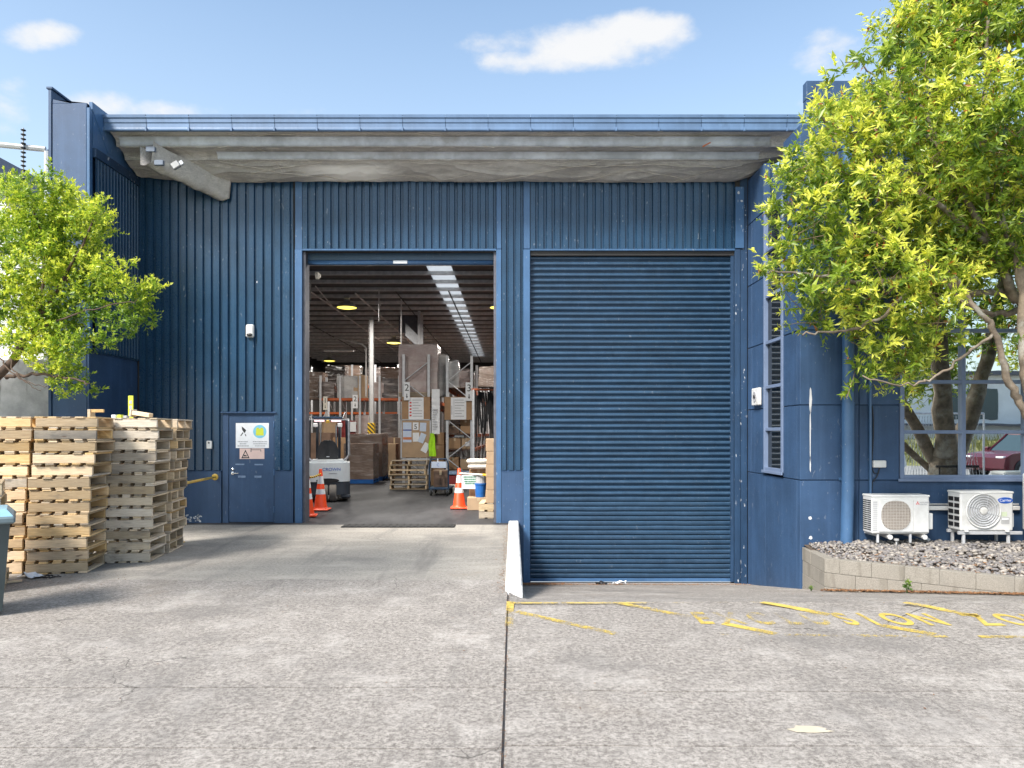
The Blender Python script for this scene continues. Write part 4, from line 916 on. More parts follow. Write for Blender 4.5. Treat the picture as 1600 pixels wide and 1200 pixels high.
m_ = MB(); m_.bbox(-.07, -.002, -.17, .17, -.155, .155, .012); m_.build('housing', 'white_plastic', sp)
m_ = MB(); m_.lathe([(.10, 0), (.09, .012), (.04, .006)], 22, Matrix.Translation((-.07, 0, 0)) @ Matrix.Rotation(R(-90), 4, 'Y')); m_.build('cone', 'grey_print', sp)
m_ = MB(); m_.lathe([(.035, 0), (.03, .016)], 16, Matrix.Translation((-.077, 0, 0)) @ Matrix.Rotation(R(-90), 4, 'Y')); m_.build('dust_cap', 'black', sp)
DY = F - 0.029
def sign_board(name, label, px0, px1, py0, py1, mat, y=DY, th=.004):
    x0, x1, z0, z1 = X(px0, F), X(px1, F), Z(py1, F), Z(py0, F); t = thing(name, label, 'sign', ((x0 + x1) / 2, y, (z0 + z1) / 2)); w, h = (x1 - x0) / 2, (z1 - z0) / 2
    m_ = MB(); m_.box(-w, w, -th, 0, -h, h); m_.build('panel', mat, t); return t, w, h, -th - .001
def bars(par, rows, x0, x1, mat, y, seed, h=.016):
    r_ = random.Random(seed); m_ = MB()
    for z, f0, f1 in rows:
        x = x0 + (x1 - x0) * f0
        while x < x0 + (x1 - x0) * f1 - .012: wv = r_.uniform(.012, .028); m_.box(x, min(x + wv, x1), y - .001, y, z - h / 2, z + h / 2); x += wv + .007
    m_.build('print', mat, par, kind='stuff')
s1, w, h, y = sign_board('safety_sign', 'white safety sign with a walking figure and a yellow vest on the blue door', 369.5, 421, 661, 700, 'paper')
m_ = MB(); cx = -.17                                 # walking figure
m_.add([(cx + a, y, b) for a, b in ((-.03, .17), (.0, .15), (.055, .10), (.03, .045), (.0, .075), (-.02, .11))], [tuple(range(6))]); m_.add([(cx + a, y, b) for a, b in ((-.012, .06), (.006, .052), (-.04, -.01), (-.055, -.005))], [(0, 1, 2, 3)])
m_.add([(cx + a, y, b) for a, b in ((.028, .03), (.045, .025), (.06, -.012), (.042, -.012))], [(0, 1, 2, 3)]); m_.build('figure_print', 'black_print', s1)
m_ = MB(); m_.add([(.14 + .125 * math.cos(a), y, .075 + .125 * math.sin(a)) for a in [k * math.pi / 14 for k in range(28)]], [tuple(range(28))]); m_.build('disc_print', 'sky_print', s1)
m_ = MB(); m_.add([(.14 + a, y - .001, .075 + b) for a, b in ((-.075, -.075), (.075, -.075), (.07, .05), (.05, .075), (.022, .072), (.0, .045), (-.022, .072), (-.05, .075), (-.07, .05))], [tuple(range(9))]); m_.build('vest_print', 'lime_print', s1)
bars(s1, [(-.115, .04, .96), (-.155, .2, .8), (-.195, .02, .98)], -.28, -.06, 'grey_print', y, 1, .02); bars(s1, [(-.115, .0, 1), (-.155, .04, .96), (-.195, .15, .85)], .01, .28, 'grey_print', y, 2, .018)
s2, w, h, y = sign_board('hazard_sign', 'pale pink warning sign with a black triangle below the safety sign', 375.5, 414, 700.6, 717, 'pink')
m_ = MB(); tri = [(-.20, -.085), (-.045, -.085), (-.122, .075)]; inn = [(-.172, -.066), (-.073, -.066), (-.122, .038)]
for i in range(3): j = (i + 1) % 3; m_.add([(tri[i][0], y, tri[i][1]), (tri[j][0], y, tri[j][1]), (inn[j][0], y, inn[j][1]), (inn[i][0], y, inn[i][1])], [(0, 1, 2, 3)])
m_.add([(-.155, y, -.05), (-.095, y, -.052), (-.10, y, -.03), (-.15, y, -.02)], [(0, 1, 2, 3)]); m_.build('triangle_print', 'black_print', s2)
m_ = MB(); m_.box(-.02, .17, y - .001, y, .068, .078); m_.box(-.024, -.012, y - .001, y, .03, .1); m_.box(.162, .172, y - .001, y, .04, .078); m_.build('frame_print', 'black_print', s2)
bars(s2, [(.03, .1, .9), (-.0, .05, .95), (-.04, .1, .8)], -.005, .16, 'pink', y, 3, .012)

# ------------------------------------------------------------------ air conditioners
def ac_unit(label, x0, x1, z0, z1, yb, dep, style):
    w, h = x1 - x0, z1 - z0; t = thing('ac_unit', label, 'air conditioner', (x0, yb, z0)); f = -dep        # local: x 0..w, y -dep..0, z 0..h
    m_ = MB(); m_.bbox(0, w, f, 0, 0, h, .022); m_.build('casing', 'white_plastic', t)
    m_ = MB(); m_.bbox(-.006, w + .006, f - .006, .004, h - .03, h + .006, .012); m_.build('top_cover', 'white_plastic', t)
    if style == 0:
        m_ = MB(); m_.bbox(.10, .60, f - .014, f - .0005, .035, h - .06, .01); m_.build('grille_panel', 'white_plastic', t)
        cx, cz, r = .345, h * .49, .215
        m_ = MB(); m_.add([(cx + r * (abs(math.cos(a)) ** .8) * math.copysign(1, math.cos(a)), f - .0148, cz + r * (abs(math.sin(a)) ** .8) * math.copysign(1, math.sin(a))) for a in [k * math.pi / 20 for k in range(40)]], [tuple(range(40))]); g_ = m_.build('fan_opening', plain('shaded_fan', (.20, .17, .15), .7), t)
        m_ = MB()
        for k in range(-9, 10):
            q = k / 9.6; hl = r * (1 - abs(q) ** 2.4) ** .42; c = q * r
            m_.box(cx - hl, cx + hl, f - .024, f - .018, cz + c - .0042, cz + c + .0042); m_.box(cx + c - .0035, cx + c + .0035, f - .0275, f - .0245, cz - hl, cz + hl)
        m_.build('fan_guard', 'beige_guard', t, kind='stuff')
        m_ = MB(); m_.bbox(.606, w - .02, f - .010, f - .0005, .03, h - .06, .006); m_.build('service_panel', 'white_plastic', t)
        m_ = MB(); lx, lz = .665, h - .115
        for ang in (90, 210, 330):
            a = R(ang); c = Vector((lx + .017 * math.cos(a), f - .0115, lz + .017 * math.sin(a))); d1 = Vector((math.cos(a), 0, math.sin(a))) * .016; d2 = Vector((-math.sin(a), 0, math.cos(a))) * .0092; m_.add([c - d1, c + d2, c + d1, c - d2], [(0, 1, 2, 3)])
        m_.build('logo', 'red', t)
        text('lettering', 'MITSUBISHI', .030, 'grey_print', t, (.695, f - .0115, lz + .012), align='LEFT'); text('lettering', 'ELECTRIC', .026, 'grey_print', t, (.695, f - .0115, lz - .018), align='LEFT')
        for k in range(15):
            zz = .05 + k * (h - .11) / 15; m_ = MB(); m_.box(-.004, -.0005, f + .03, f + .135, zz, zz + .016); m_.build('side_slot', 'dark', t); m_ = MB(); m_.box(-.004, -.0005, f + .15, f + .26, zz, zz + .016); m_.build('side_slot', 'dark', t)
        m_ = MB(); m_.box(.0, .085, f - .0005 - .003, f - .0005, .05, h - .06); m_.build('corner_panel', 'white_plastic', t)
        for k in range(15): zz = .055 + k * (h - .13) / 15; m_ = MB(); m_.box(.012, .075, f - .006, f - .0036, zz, zz + .013); m_.build('side_slot', 'grey_print', t)
        m_ = MB(); m_.bbox(w + .001, w + .085, f + .06, f + .2, .06, .30, .01); m_.build('valve_cover', 'white_plastic', t)
        m_ = MB(); m_.tube([(w + .05, f + .13, .06), (w + .04, f + .15, 0.0), (w - .02, f + .25, -.02)], .014, 8); m_.build('refrigerant_pipe', 'grey_plastic', t)
        for sx in (.10, .58):
            m_ = MB(); m_.bbox(sx - .015, sx + .015, f + .02, f + .05, -.13, -.002, .003); m_.bbox(sx - .015, sx + .015, f + .052, .12, -.04, -.002, .003); m_.build('wall_bracket', 'alu', t)
        for sx in (.27, .78):
            m_ = MB(); m_.tube([(sx, f + .0, -.045), (sx + .03, .10, -.03)], .036, 12); m_.build('drain_pipe', 'white_plastic', t)
        m_ = MB(); m_.tube([(.385, f + .05, -.08), (.385, f + .05, -.2)], .014, 8); m_.lathe([(.035, -.10), (.035, -.072)], 12, Matrix.Translation((.385, f + .05, 0))); m_.build('drain_spout', 'grey_plastic', t)
    else:
        cx, cz, r = .33, h * .52, .255
        Rm = Matrix.Translation((cx, f - .001, cz)) @ Matrix.Rotation(R(90), 4, 'X')
        m_ = MB(); m_.lathe([(r, 0), (r, .006)], 40, Rm); m_.build('fan_opening', plain('grey_fan_disc', (.40, .39, .38), .55), t)
        for k, q in enumerate((1.0, .86, .72, .58, .45, .33)):
            m_ = MB(); a = q * r; m_.lathe([(a - .018, .008), (a - .012, .020), (a, .022), (a + .006, .008)], 40, Rm, cap=False); m_.build('guard_ring', 'alu' if k else 'white_plastic', t)
        m_ = MB(); m_.lathe([(.058, .008), (.055, .026), (.03, .034)], 24, Rm); m_.build('fan_hub', 'white_plastic', t)
        for k in range(8):
            a = k * math.pi / 4 + .2; m_ = MB(); m_.tube([(cx + .06 * math.cos(a), f - .024, cz + .06 * math.sin(a)), (cx + r * math.cos(a + .3), f - .024, cz + r * math.sin(a + .3))], .0035, 5); m_.build('guard_spoke', 'alu', t)
        m_ = MB(); m_.lathe([(.112, 0), (.112, .004)], 32, Matrix.Translation((.655, f - .001, h - .125)) @ Matrix.Rotation(R(90), 4, 'X') @ Matrix.Scale(.40, 4, (0, 1, 0))); m_.build('logo', 'logo_blue', t)
        text('lettering', 'Carrier', .058, 'paper', t, (.655, f - .0065, h - .125))
        m_ = MB(); m_.box(.60, .68, f - .003, f - .0005, .22, .285); m_.build('label_sticker', plain('pale_green_sticker', (.62, .70, .50), .6), t); m_ = MB(); m_.box(.595, .715, f - .003, f - .0005, .11, .205); m_.build('label_sticker', 'grey_plastic', t)
        m_ = MB(); m_.box(.605, .705, f - .004, f - .0032, .17, .195); m_.build('label_sticker', 'paper', t)
        for k in range(5):
            for j in range(2):
                zz = .06 + k * (h - .11) / 5; m_ = MB(); m_.box(-.006, -.0005, f + .03 + j * .14, f + .14 + j * .14, zz, zz + .062); m_.build('side_slot', 'dark', t)
        m_ = MB(); m_.bbox(w + .001, w + .05, f + .06, f + .2, .05, .26, .01); m_.build('valve_cover', 'white_plastic', t)
        for yy_ in (f + .03, -.03): m_ = MB(); m_.bbox(-.02, w + .14, yy_ - .02, yy_ + .02, -.05, -.003, .004); m_.build('stand_rail', 'alu', t)
        for sx in (.06, w - .06):
            m_ = MB(); m_.bbox(sx - .018, sx + .018, f + .012, f + .048, -.26, -.052, .003); m_.build('stand_leg', 'alu', t); m_ = MB(); m_.bbox(sx - .018, sx + .018, -.048, -.012, -.26, -.052, .003); m_.build('stand_leg', 'alu', t)
        for sx in (.08, w - .1): m_ = MB(); m_.lathe([(.03, -.003), (.03, .02)], 12, Matrix.Translation((sx, f - .012, 0))); m_.build('rubber_foot', 'white_plastic', t)
    return t
ac_unit('white air conditioner with square beige fan grille, leftmost under the window', 5.28, 6.13, .195, .765, OY - .15, .29, 0)
ac_unit('white air conditioner with round ringed fan and blue oval badge', 6.57, 7.35, .24, .82, OY - .14, .32, 1)
a3 = thing('ac_unit', 'tall white air conditioner mostly cut by the right edge of the picture', 'air conditioner', (7.70, OY - .14, .22))
m_ = MB(); m_.bbox(0, .85, -.33, 0, 0, .86, .02); m_.build('casing', 'white_plastic', a3)
for k in range(22): m_ = MB(); m_.box(-.005, -.0005, -.29, -.05, .05 + k * .036, .065 + k * .036); m_.build('side_slot', 'grey_print', a3)
for k in range(22): m_ = MB(); m_.box(.012, .06, -.335, -.3305, .05 + k * .036, .065 + k * .036); m_.build('side_slot', 'grey_print', a3)
m_ = MB(); m_.lathe([(.30, 0), (.30, .012)], 32, Matrix.Translation((.42, -.331, .43)) @ Matrix.Rotation(R(90), 4, 'X')); m_.build('fan_opening', 'grey_plastic', a3)
for sx in (.1, .75): m_ = MB(); m_.bbox(sx - .02, sx + .02, -.3, -.05, -.25, -.002, .004); m_.build('stand_leg', 'alu', a3)
for x0, x1, z, lab in ((6.24, 6.60, .54, 'white pipe duct running along the wall between the first two air conditioners'), (7.42, 7.68, .54, 'white pipe duct running along the wall between the last two air conditioners')):
    d = thing('pipe_duct', lab, 'pipe duct', (0, 0, 0)); m_ = MB(); m_.bbox(x0 - .05, x1 + .05, OY - .07, OY - .004, z - .035, z + .03, .008); m_.build('channel', 'white_plastic', d); m_ = MB(); m_.tube([(x0 - .05, OY - .03, z + .055), (x1 + .05, OY - .03, z + .055)], .012, 8); m_.build('cable', 'grey_plastic', d)

# ------------------------------------------------------------------ block wall, pebble bed
bwl = thing('block_wall', 'low grey concrete block retaining wall around the pebble bed', 'block wall')
pA, pB, pC = Vector((4.425, 10.78, 0)), Vector((4.335, 9.80, 0)), Vector((8.4, 6.75, 0))
BT = -0.065
_blk = {}
def blockme(l, h, d):
    k = (round(l, 3), round(h, 3))
    if k not in _blk: m_ = MB(); m_.bbox(0, l, 0, d, 0, h, .0035); me = m_.mesh('block'); me.materials.append(M['block']); _blk[k] = me
    return _blk[k]
def lay(p, q, phase):
    d = (q - p); L = d.length; ang = math.atan2(d.y, d.x); r_ = random.Random(int(L * 100))
    for c in range(6):
        ztop = BT - c * .197; s = -(.195 if (c + phase) % 2 else 0.0)
        while s < L - .02:
            a, b = max(s, 0), min(s + .389, L - .003); mid = p + d.normalized() * ((a + b) / 2)
            if b - a > .03 and ztop > zg(mid.x, mid.y) - .03:
                o = link('block', blockme(b - a, .192, .14), bwl, tuple(p + d.normalized() * a) [:2] + (ztop - .192,)); o.rotation_euler = (r_.uniform(-.004, .004), r_.uniform(-.004, .004), ang); o.location += Vector((-math.sin(ang), math.cos(ang), 0)) * r_.uniform(-.004, .004)
            s += .392
    m_ = MB(); mt = Matrix.Translation(p) @ Matrix.Rotation(ang, 4, 'Z'); m_.box(.006, L - .006, .012, .125, -1.3, BT - .008, mt); m_.build('mortar', plain('mortar_grey', (.25, .235, .205), .95, .1), bwl)
lay(pA, pB, 0); lay(pB, pC, 1)
bed = thing('pebble_bed', 'x', None); del bed['label']; tag(bed, kind='structure')
def bedz(x, y):
    e = min(1, max(0, (y - (9.80 + (x - 4.34) * -.751)) / 1.6)); return -.115 + .135 * e + .03 * mnoise.noise(Vector((x * 1.4, y * 1.4, 0)))
m_ = MB(); gx_ = [4.45 + i * .15 for i in range(30)]
for x in gx_:
    yl = 9.93 + (x - 4.34) * -.751
    for k in range(13): y = yl + (OY - .01 - yl) * k / 12; m_.v.append((x, y, bedz(x, y) - .012))
m_.f = [(i * 13 + k, (i + 1) * 13 + k, (i + 1) * 13 + k + 1, i * 13 + k + 1) for i in range(29) for k in range(12)]
m_.build('bed_soil', 'soil', bed)
def ico(seed):
    import bmesh
    bm = bmesh.new(); bmesh.ops.create_icosphere(bm, subdivisions=1, radius=1); r_ = random.Random(seed)
    for v_ in bm.verts: v_.co *= r_.uniform(.84, 1.1); v_.co.z *= .58; v_.co.y *= .78
    V = np.array([v_.co[:] for v_ in bm.verts]); Fc = [[q.index for q in f.verts] for f in bm.faces]; bm.free(); return V, Fc
ICO = [ico(i) for i in range(7)]
pm = []
for V, Fc in ICO:
    me = bpy.data.meshes.new('pebble'); me.from_pydata(V.tolist(), [], Fc); me.polygons.foreach_set('use_smooth', [True] * len(Fc)); me.materials.append(M['pebble']); pm.append(me)
rr = random.Random(12); spots = []
for _ in range(3400):
    x = rr.uniform(4.5, 8.2); yl = 9.98 + (x - 4.34) * -.751; y = yl + (OY - .06 - yl) * rr.random(); s = rr.uniform(.022, .047) * (1.0 if x > 5.1 else .75)
    spots.append((x, y, s))
spots.sort(key=lambda q: q[1] - q[2] * 40)
fv, ff = [], []
big = 0
for i, (x, y, s) in enumerate(spots):
    V, Fc = ICO[i % 7]; rot = Euler((rr.uniform(-.4, .4), rr.uniform(-.4, .4), rr.uniform(0, 6.3))); z = bedz(x, y) + s * .25 + rr.uniform(0, .02)
    if big < 280 and s > .034 and X(1605, y) > x and i % 2 == 0:
        big += 1; o = link('pebble', pm[i % 7], bed, (x, y, z), rot); o.scale = (s, s, s)
    else:
        Mx = np.array(rot.to_matrix()); o = len(fv); fv += ((V * s) @ Mx.T + np.array([x, y, z])).tolist(); ff += [[q + o for q in f] for f in Fc]
me = bpy.data.meshes.new('pebble_fill'); me.from_pydata(fv, [], ff); me.polygons.foreach_set('use_smooth', [True] * len(ff)); me.materials.append(M['pebble']); link('pebble_fill', me, bed, kind='stuff')
# dry leaves blown along the foot of wall and door
lv, lf = [], []
def leafbit(x, y, z, s):
    a = rr.uniform(0, 6.3); t1 = rr.uniform(-.5, .5); o = len(lv); c, sn = math.cos(a), math.sin(a)
    for (p, q, h) in ((-1, 0, 0), (0, .4, .3), (1, 0, .1), (0, -.4, -.05)): lv.append((x + (p * c - q * sn) * s, y + (p * sn + q * c) * s, z + .004 + max(0, h * t1 * s + .3 * s * rr.random())))
    lf.append((o, o + 1, o + 2, o + 3))
for _ in range(3200):
    t = rr.random(); p = pB.lerp(pC, t); n = Vector((-.6, -.8, 0)); q = p + n * (rr.random() ** 2 * .30 + .01); leafbit(q.x, q.y, zg(q.x, q.y) + .008 + .02 * rr.random(), rr.uniform(.012, .03))
for _ in range(900): x = rr.uniform(.15, 4.3); y = 13.05 - rr.random() ** 2 * .5; leafbit(x, y, zg(x, y) + .008, rr.uniform(.010, .026))
for _ in range(900): x = .12 + abs(rr.gauss(0, .45)); y = 12.9 - abs(rr.gauss(0, .35)); leafbit(x, y, zg(x, y) + .01 + .03 * rr.random(), rr.uniform(.012, .026))
for _ in range(420): y = rr.uniform(7.4, 12.9); x = -.09 - abs(rr.gauss(0, .05)); leafbit(x, y, .001, rr.uniform(.006, .016))
for _ in range(600): x = rr.uniform(4.5, 8); y = 9.95 + (x - 4.34) * -.751 + rr.random() ** 1.6 * 1.2; y = min(y, 10.7); leafbit(x, y, bedz(x, y) + .035, rr.uniform(.012, .03))
for _ in range(260): leafbit(-.055 + rr.uniform(-.02, .02), 3 + rr.random() * 4.4, .001, rr.uniform(.004, .010))
for _ in range(160): x = rr.uniform(-6.9, -4.1); leafbit(x, 13.13 - abs(rr.gauss(0, .06)), .001, rr.uniform(.006, .014))
for _ in range(140): x = rr.uniform(-4, 5); y = rr.uniform(4, 12); leafbit(x, y, zg(x, y) + .002, rr.uniform(.006, .014))
for _ in range(150): x = rr.uniform(-6, -4.4); y = rr.uniform(7.2, 8.4); leafbit(x, y, .001, rr.uniform(.006, .015))
me = bpy.data.meshes.new('leaf_litter'); me.from_pydata(lv, [], lf); me.materials.append(M['litter']); tag(link('leaf_litter', me), kind='stuff')
for i, (px, py, mt, lab) in enumerate(((968, 909, 'paper', 'torn white wrapper lying at the foot of the shut roller door'), (940, 911, 'dark', 'black plastic scrap beside the white wrapper at the roller door'))):
    yb = 12.9; x = X(px, yb); m_ = MB(); r_ = random.Random(i)
    for a in range(5):
        for b_ in range(3): m_.v.append((a * .06 - .12 + r_.uniform(-.02, .02), b_ * .05 - .05, r_.uniform(.0, .07)))
    m_.f = [(a * 3 + b_, (a + 1) * 3 + b_, (a + 1) * 3 + b_ + 1, a * 3 + b_ + 1) for a in range(4) for b_ in range(2)]
    tag(m_.build('wrapper', mt, loc=(x, yb, zg(x, yb) + .01)), lab, 'litter')

# ------------------------------------------------------------------ inside the warehouse
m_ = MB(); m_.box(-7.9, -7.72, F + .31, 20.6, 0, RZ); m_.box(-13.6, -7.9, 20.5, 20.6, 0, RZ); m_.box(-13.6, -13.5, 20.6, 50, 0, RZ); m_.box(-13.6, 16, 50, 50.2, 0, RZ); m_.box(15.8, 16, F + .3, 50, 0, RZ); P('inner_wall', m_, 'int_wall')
m_ = MB()
for i in range(90): x = -13.4 + i * .3; m_.box(x, x + .05, 49.93, 49.998, 0, RZ - .4)
P('wall_rib', m_, 'int_wall', kind='stuff')
for k in range(-5, 21):
    y = 24.5 + 1.236 * k; m_ = MB(); m_.prism([(y, RZ - .002), (y, RZ - .12), (y + .07, RZ - .12), (y + .07, RZ - .105), (y + .018, RZ - .105), (y + .018, RZ - .002)], 0, -13.4 if y > 20.7 else -7.6, 15.7); P('purlin', m_, 'purlin')
col = MB(); col.box(-.075, .075, -.008, .008, 0, RZ - .5); col.box(-.085, -.075, -.08, .08, 0, RZ - .5); col.box(.075, .085, -.08, .08, 0, RZ - .5)
c1 = col.build('column', 'grey_plastic', wh, loc=(X(580.5, 28.1), 28.1, 0)); m_ = MB(); m_.bbox(-.14, .14, -.12, .12, .55, 2.1, .02); m_.build('column_guard', 'hazard', c1)
pipes = [((-6.9, 23.3, 6.5), (-6.9, 48, 6.5), .03, 'purlin'), ((-6.55, 23.3, 6.55), (-6.9, 27, 6.5), .02, 'purlin'), ((-5.45, 24.3, 6.5), (-5.45, 42, 6.5), .03, 'purlin'), ((-8.9, 24, 6.45), (-8.9, 35, 6.45), .025, 'int_wall'), ((-8.9, 35, 6.45), (-8.9, 49, 6.45), .025, 'int_wall'), ((-2.2, 24, 6.52), (-2.2, 49, 6.52), .025, 'dark'), ((-4.0, 24, 6.5), (-4.0, 46, 6.5), .02, 'dark')]
for i, (a, b, r, mt) in enumerate(pipes): m_ = MB(); m_.tube([a, b], r, 6); P('ceiling_pipe', m_, mt)
for (px, Y, z0, z1, r) in ((592, 24.4, 5.55, 6.7, .018), (627, 26, 4.9, 6.7, .02), (485, 23.3, 6.1, 6.7, .022)): m_ = MB(); m_.tube([(X(px, Y), Y, z1), (X(px, Y), Y, z0)], r, 6); P('drop_conduit', m_, 'purlin')
m_ = MB(); Y = 31.0; x = X(572, Y); m_.tube([(-8.9, 35, 6.45), (x - .2, Y + .2, 5.62), (x, Y, 5.45), (x, Y, 3.3)], .03, 8); P('drop_conduit', m_, 'purlin')
he = thing('heater_duct', 'grey sheet metal duct box hanging from the warehouse roof', 'duct')
m_ = MB(); Y = 30.5; m_.bbox(X(623, Y), X(652, Y), Y, Y + 1.6, Z(520, Y), Z(478, Y), .02); m_.build('duct_box', plain('dull_grey_duct', (.16, .16, .18), .5, metal=.3), he)
m_ = MB(); m_.prism([(X(634, 29.3), Z(505, 29.3)), (X(653, 29.3), Z(524, 29.3)), (X(653, 29.3), Z(542, 29.3)), (X(634, 29.3), Z(525, 29.3))], 1, 29.2, 29.9); m_.build('outlet', 'galv', he)
m_ = MB(); m_.bbox(X(653, 29.3), X(657, 29.3), 29.2, 30.2, Z(542, 29.3), Z(475, 29.3), .01); m_.build('riser', 'alu', he)
# high bay lamps
HB = [(X0, Y0) for X0 in (-11.7, -6.1, -.5) for Y0 in (15.7, 25.8, 35.9, 44.8) if (X0, Y0) != (-11.7, 15.7)]
lampproto = None
LAB = {(-6.1, 25.8): 'large yellow lit ceiling lamp nearest the doorway', (-6.1, 35.9): 'smaller yellow lit ceiling lamp beside the tall wrapped pallet', (-11.7, 44.8): 'far yellow lit ceiling lamp low on the dark side of the hall'}
for (x, y) in HB:
    lab = LAB.get((x, y), 'yellow lit high bay lamp of the ceiling grid hidden behind the wall or goods')
    if lampproto is None:
        t = lampproto = thing('ceiling_lamp', lab, 'ceiling lamp', (x, y, 6.28), 0, 'high bay lamps of the ceiling grid')
        m_ = MB(); m_.lathe([(.36, 0), (.34, .06), (.24, .17), (.12, .22), (.10, .32)], 24, cap=False); m_.build('reflector', 'alu', t, smooth=True)
        m_ = MB(); m_.lathe([(.35, .004), (.2, -.03), (.02, -.045)], 24); m_.build('lens', 'lamp_glow', t)
        m_ = MB(); m_.bbox(-.10, .10, -.10, .10, .321, .44, .01); m_.build('ballast_box', 'grey_plastic', t)
    else: t = dup(lampproto, (x, y, 6.28), 0, lab)
    ld = bpy.data.lights.new('lamp_light', 'AREA'); ld.shape = 'DISK'; ld.size = .6; ld.energy = 210; ld.color = (1.0, .95, .88); lo = bpy.data.objects.new('lamp_light', ld); COL.objects.link(lo); lo.location = (x, y, 6.22)
tube_ = thing('strip_light', 'unlit grey strip light hanging low on the dark side of the hall', 'strip light', (X(530, 36), 36, Z(548.5, 36)))
m_ = MB(); m_.bbox(-.75, .75, -.06, .06, -.04, .04, .01); m_.build('housing', 'purlin', tube_)
bl = thing('wall_lamp', 'small cream bulkhead lamp inside the doorway jamb at the top', 'lamp', (DX0 + .04, F + .75, Z(431, 14))); m_ = MB(); m_.lathe([(.07, 0), (.07, .05), (.03, .09)], 16, Matrix.Rotation(R(90), 4, 'Y')); m_.build('bulb_cover', 'bag', bl)

def cone_obj(label, x, y, tape=False):
    t = thing('traffic_cone', label, 'traffic cone', (x, y, 0), 0, 'traffic cones inside the doorway')
    m_ = MB(); m_.bbox(-.19, .19, -.19, .19, .012, .045, .012); 
    m_.build('base', 'cone', t)
    for k in range(10):
        a = k / 10 * 2 * math.pi; m_ = MB(); m_.bbox(-.018, .018, -.018, .018, 0, .014, .003); m_.build('foot', 'rubber', t, loc=(.16 * math.cos(a), .16 * math.sin(a), 0))
    R0 = lambda z: .142 - (z - .045) * (.142 - .03) / .855
    m_ = MB(); m_.lathe([(.17, .045), (.15, .06), (R0(.09), .09), (R0(.9), .90), (.026, .905)], 28); o = m_.build('cone_body', 'cone', t); autosmooth(o)
    for z0, z1 in ((.36, .47), (.585, .75)): m_ = MB(); m_.lathe([(R0(z0) + .002, z0), (R0(z1) + .002, z1)], 28, cap=False); m_.build('reflective_band', 'reflective', t, smooth=True)
    return t
cA = cone_obj('orange traffic cone with white bands standing before the forklift', X(501, 15.3), 15.3)
cB = dup(cA, (X(480, 14.15), 14.15, 0), R(10), 'orange traffic cone half hidden by the doorway jamb')
cC = dup(cA, (X(717.5, 15.66), 15.66, 0), R(4), 'orange traffic cone beside the white notice near the trolley')
m_ = MB(); a, b = Vector((X(480, 14.15), 14.15, .80)), Vector((X(501, 15.3), 15.3, .80))
m_.tube([a.lerp(b, t) + Vector((0, 0, -.03 * math.sin(math.pi * t))) for t in [k / 8 for k in range(9)]], .022, 6); tag(m_.build('barrier_bar', 'hazard'), 'yellow and black striped bar joining the two cones by the forklift', 'barrier')
bp = thing('barrier_pole', 'striped pole from the right cone carrying a white notice with green print', 'barrier', (X(717.5, 15.66), 15.64, .76))
ex = X(778, 15.0) - X(717.5, 15.66)
m_ = MB(); m_.tube([(0, 0, .03), (ex * .62, -.35, .02)], .018, 8); m_.build('pole', 'bag', bp); m_ = MB(); m_.tube([(ex * .62, -.35, .02), (ex, -.6, .0)], .024, 8); m_.build('pole_end', 'hazard', bp)
sx0, sx1 = .07, .49; m_ = MB(); m_.box(sx0, sx1, -.19, -.185, -.30, .0); m_.build('notice', 'paper', bp)
for k, (s_, zz, sz) in enumerate((('PEDESTRIANS', -.04, .050), ('KEEP CLEAR', -.09, .056), ('FORKLIFTS IN', -.14, .050), ('OPERATION', -.185, .050))):
    r_ = random.Random(k); m_ = MB(); xx = .11 + .01 * k
    while xx < .43 - .01 * k: wv = r_.uniform(.012, .03); m_.box(xx, xx + wv, -.1925, -.191, zz - .017, zz + .017); xx += wv + .006
    m_.build('print_line', 'green_print', bp, kind='stuff')

# forklift seen from behind
fkY = 17.1; fx = X(512, fkY); fk = thing('forklift', 'white and charcoal forklift seen from behind, parked left of the doorway', 'forklift', (fx, fkY, 0), R(14))
W2 = .53
def rounded(w, z0, z1, y0, y1, r, n=5):
    m_ = MB(); pts = []
    for cx, cy, a0 in ((w - r, y0 + r, -90), (w - r, y1 - .02, 0), (-w + r, y1 - .02, 90), (-w + r, y0 + r, 180)):
        rr_ = r if cy < y1 - .1 else .02
        for k in range(n + 1): a = R(a0 + 90 * k / n); pts.append((cx + rr_ * math.cos(a) if rr_ == r else math.copysign(w - .02, cx) + rr_ * math.cos(a), cy + rr_ * math.sin(a)))
    m_.prism(pts, 2, z0, z1); return m_
o = rounded(W2, .50, .96, 0, 1.1, .2).build('counterweight', 'lift_white', fk); autosmooth(o, 50)
m_ = MB(); m_.prism([(-W2 + .04, .96), (-.36, 1.03), (.36, 1.03), (W2 - .04, .96)], 1, .06, .9); m_.build('counterweight_top', 'lift_white', fk)
o = rounded(W2 + .005, .18, .50, .02, 1.2, .2).build('chassis', 'lift_dark', fk); autosmooth(o, 50)
for s_ in (-1, 1): m_ = MB(); m_.bbox(s_ * .42 - .12, s_ * .42 + .12, .05, .9, .10, .18, .02); m_.build('skirt', 'lift_dark', fk)
m_ = MB(); m_.prism([(.16 * math.cos(a) * 1.7, .53 + .055 * math.sin(a)) for a in [k * math.pi / 10 for k in range(20)]], 1, -.008, .05); m_.build('tow_recess', 'dark', fk)
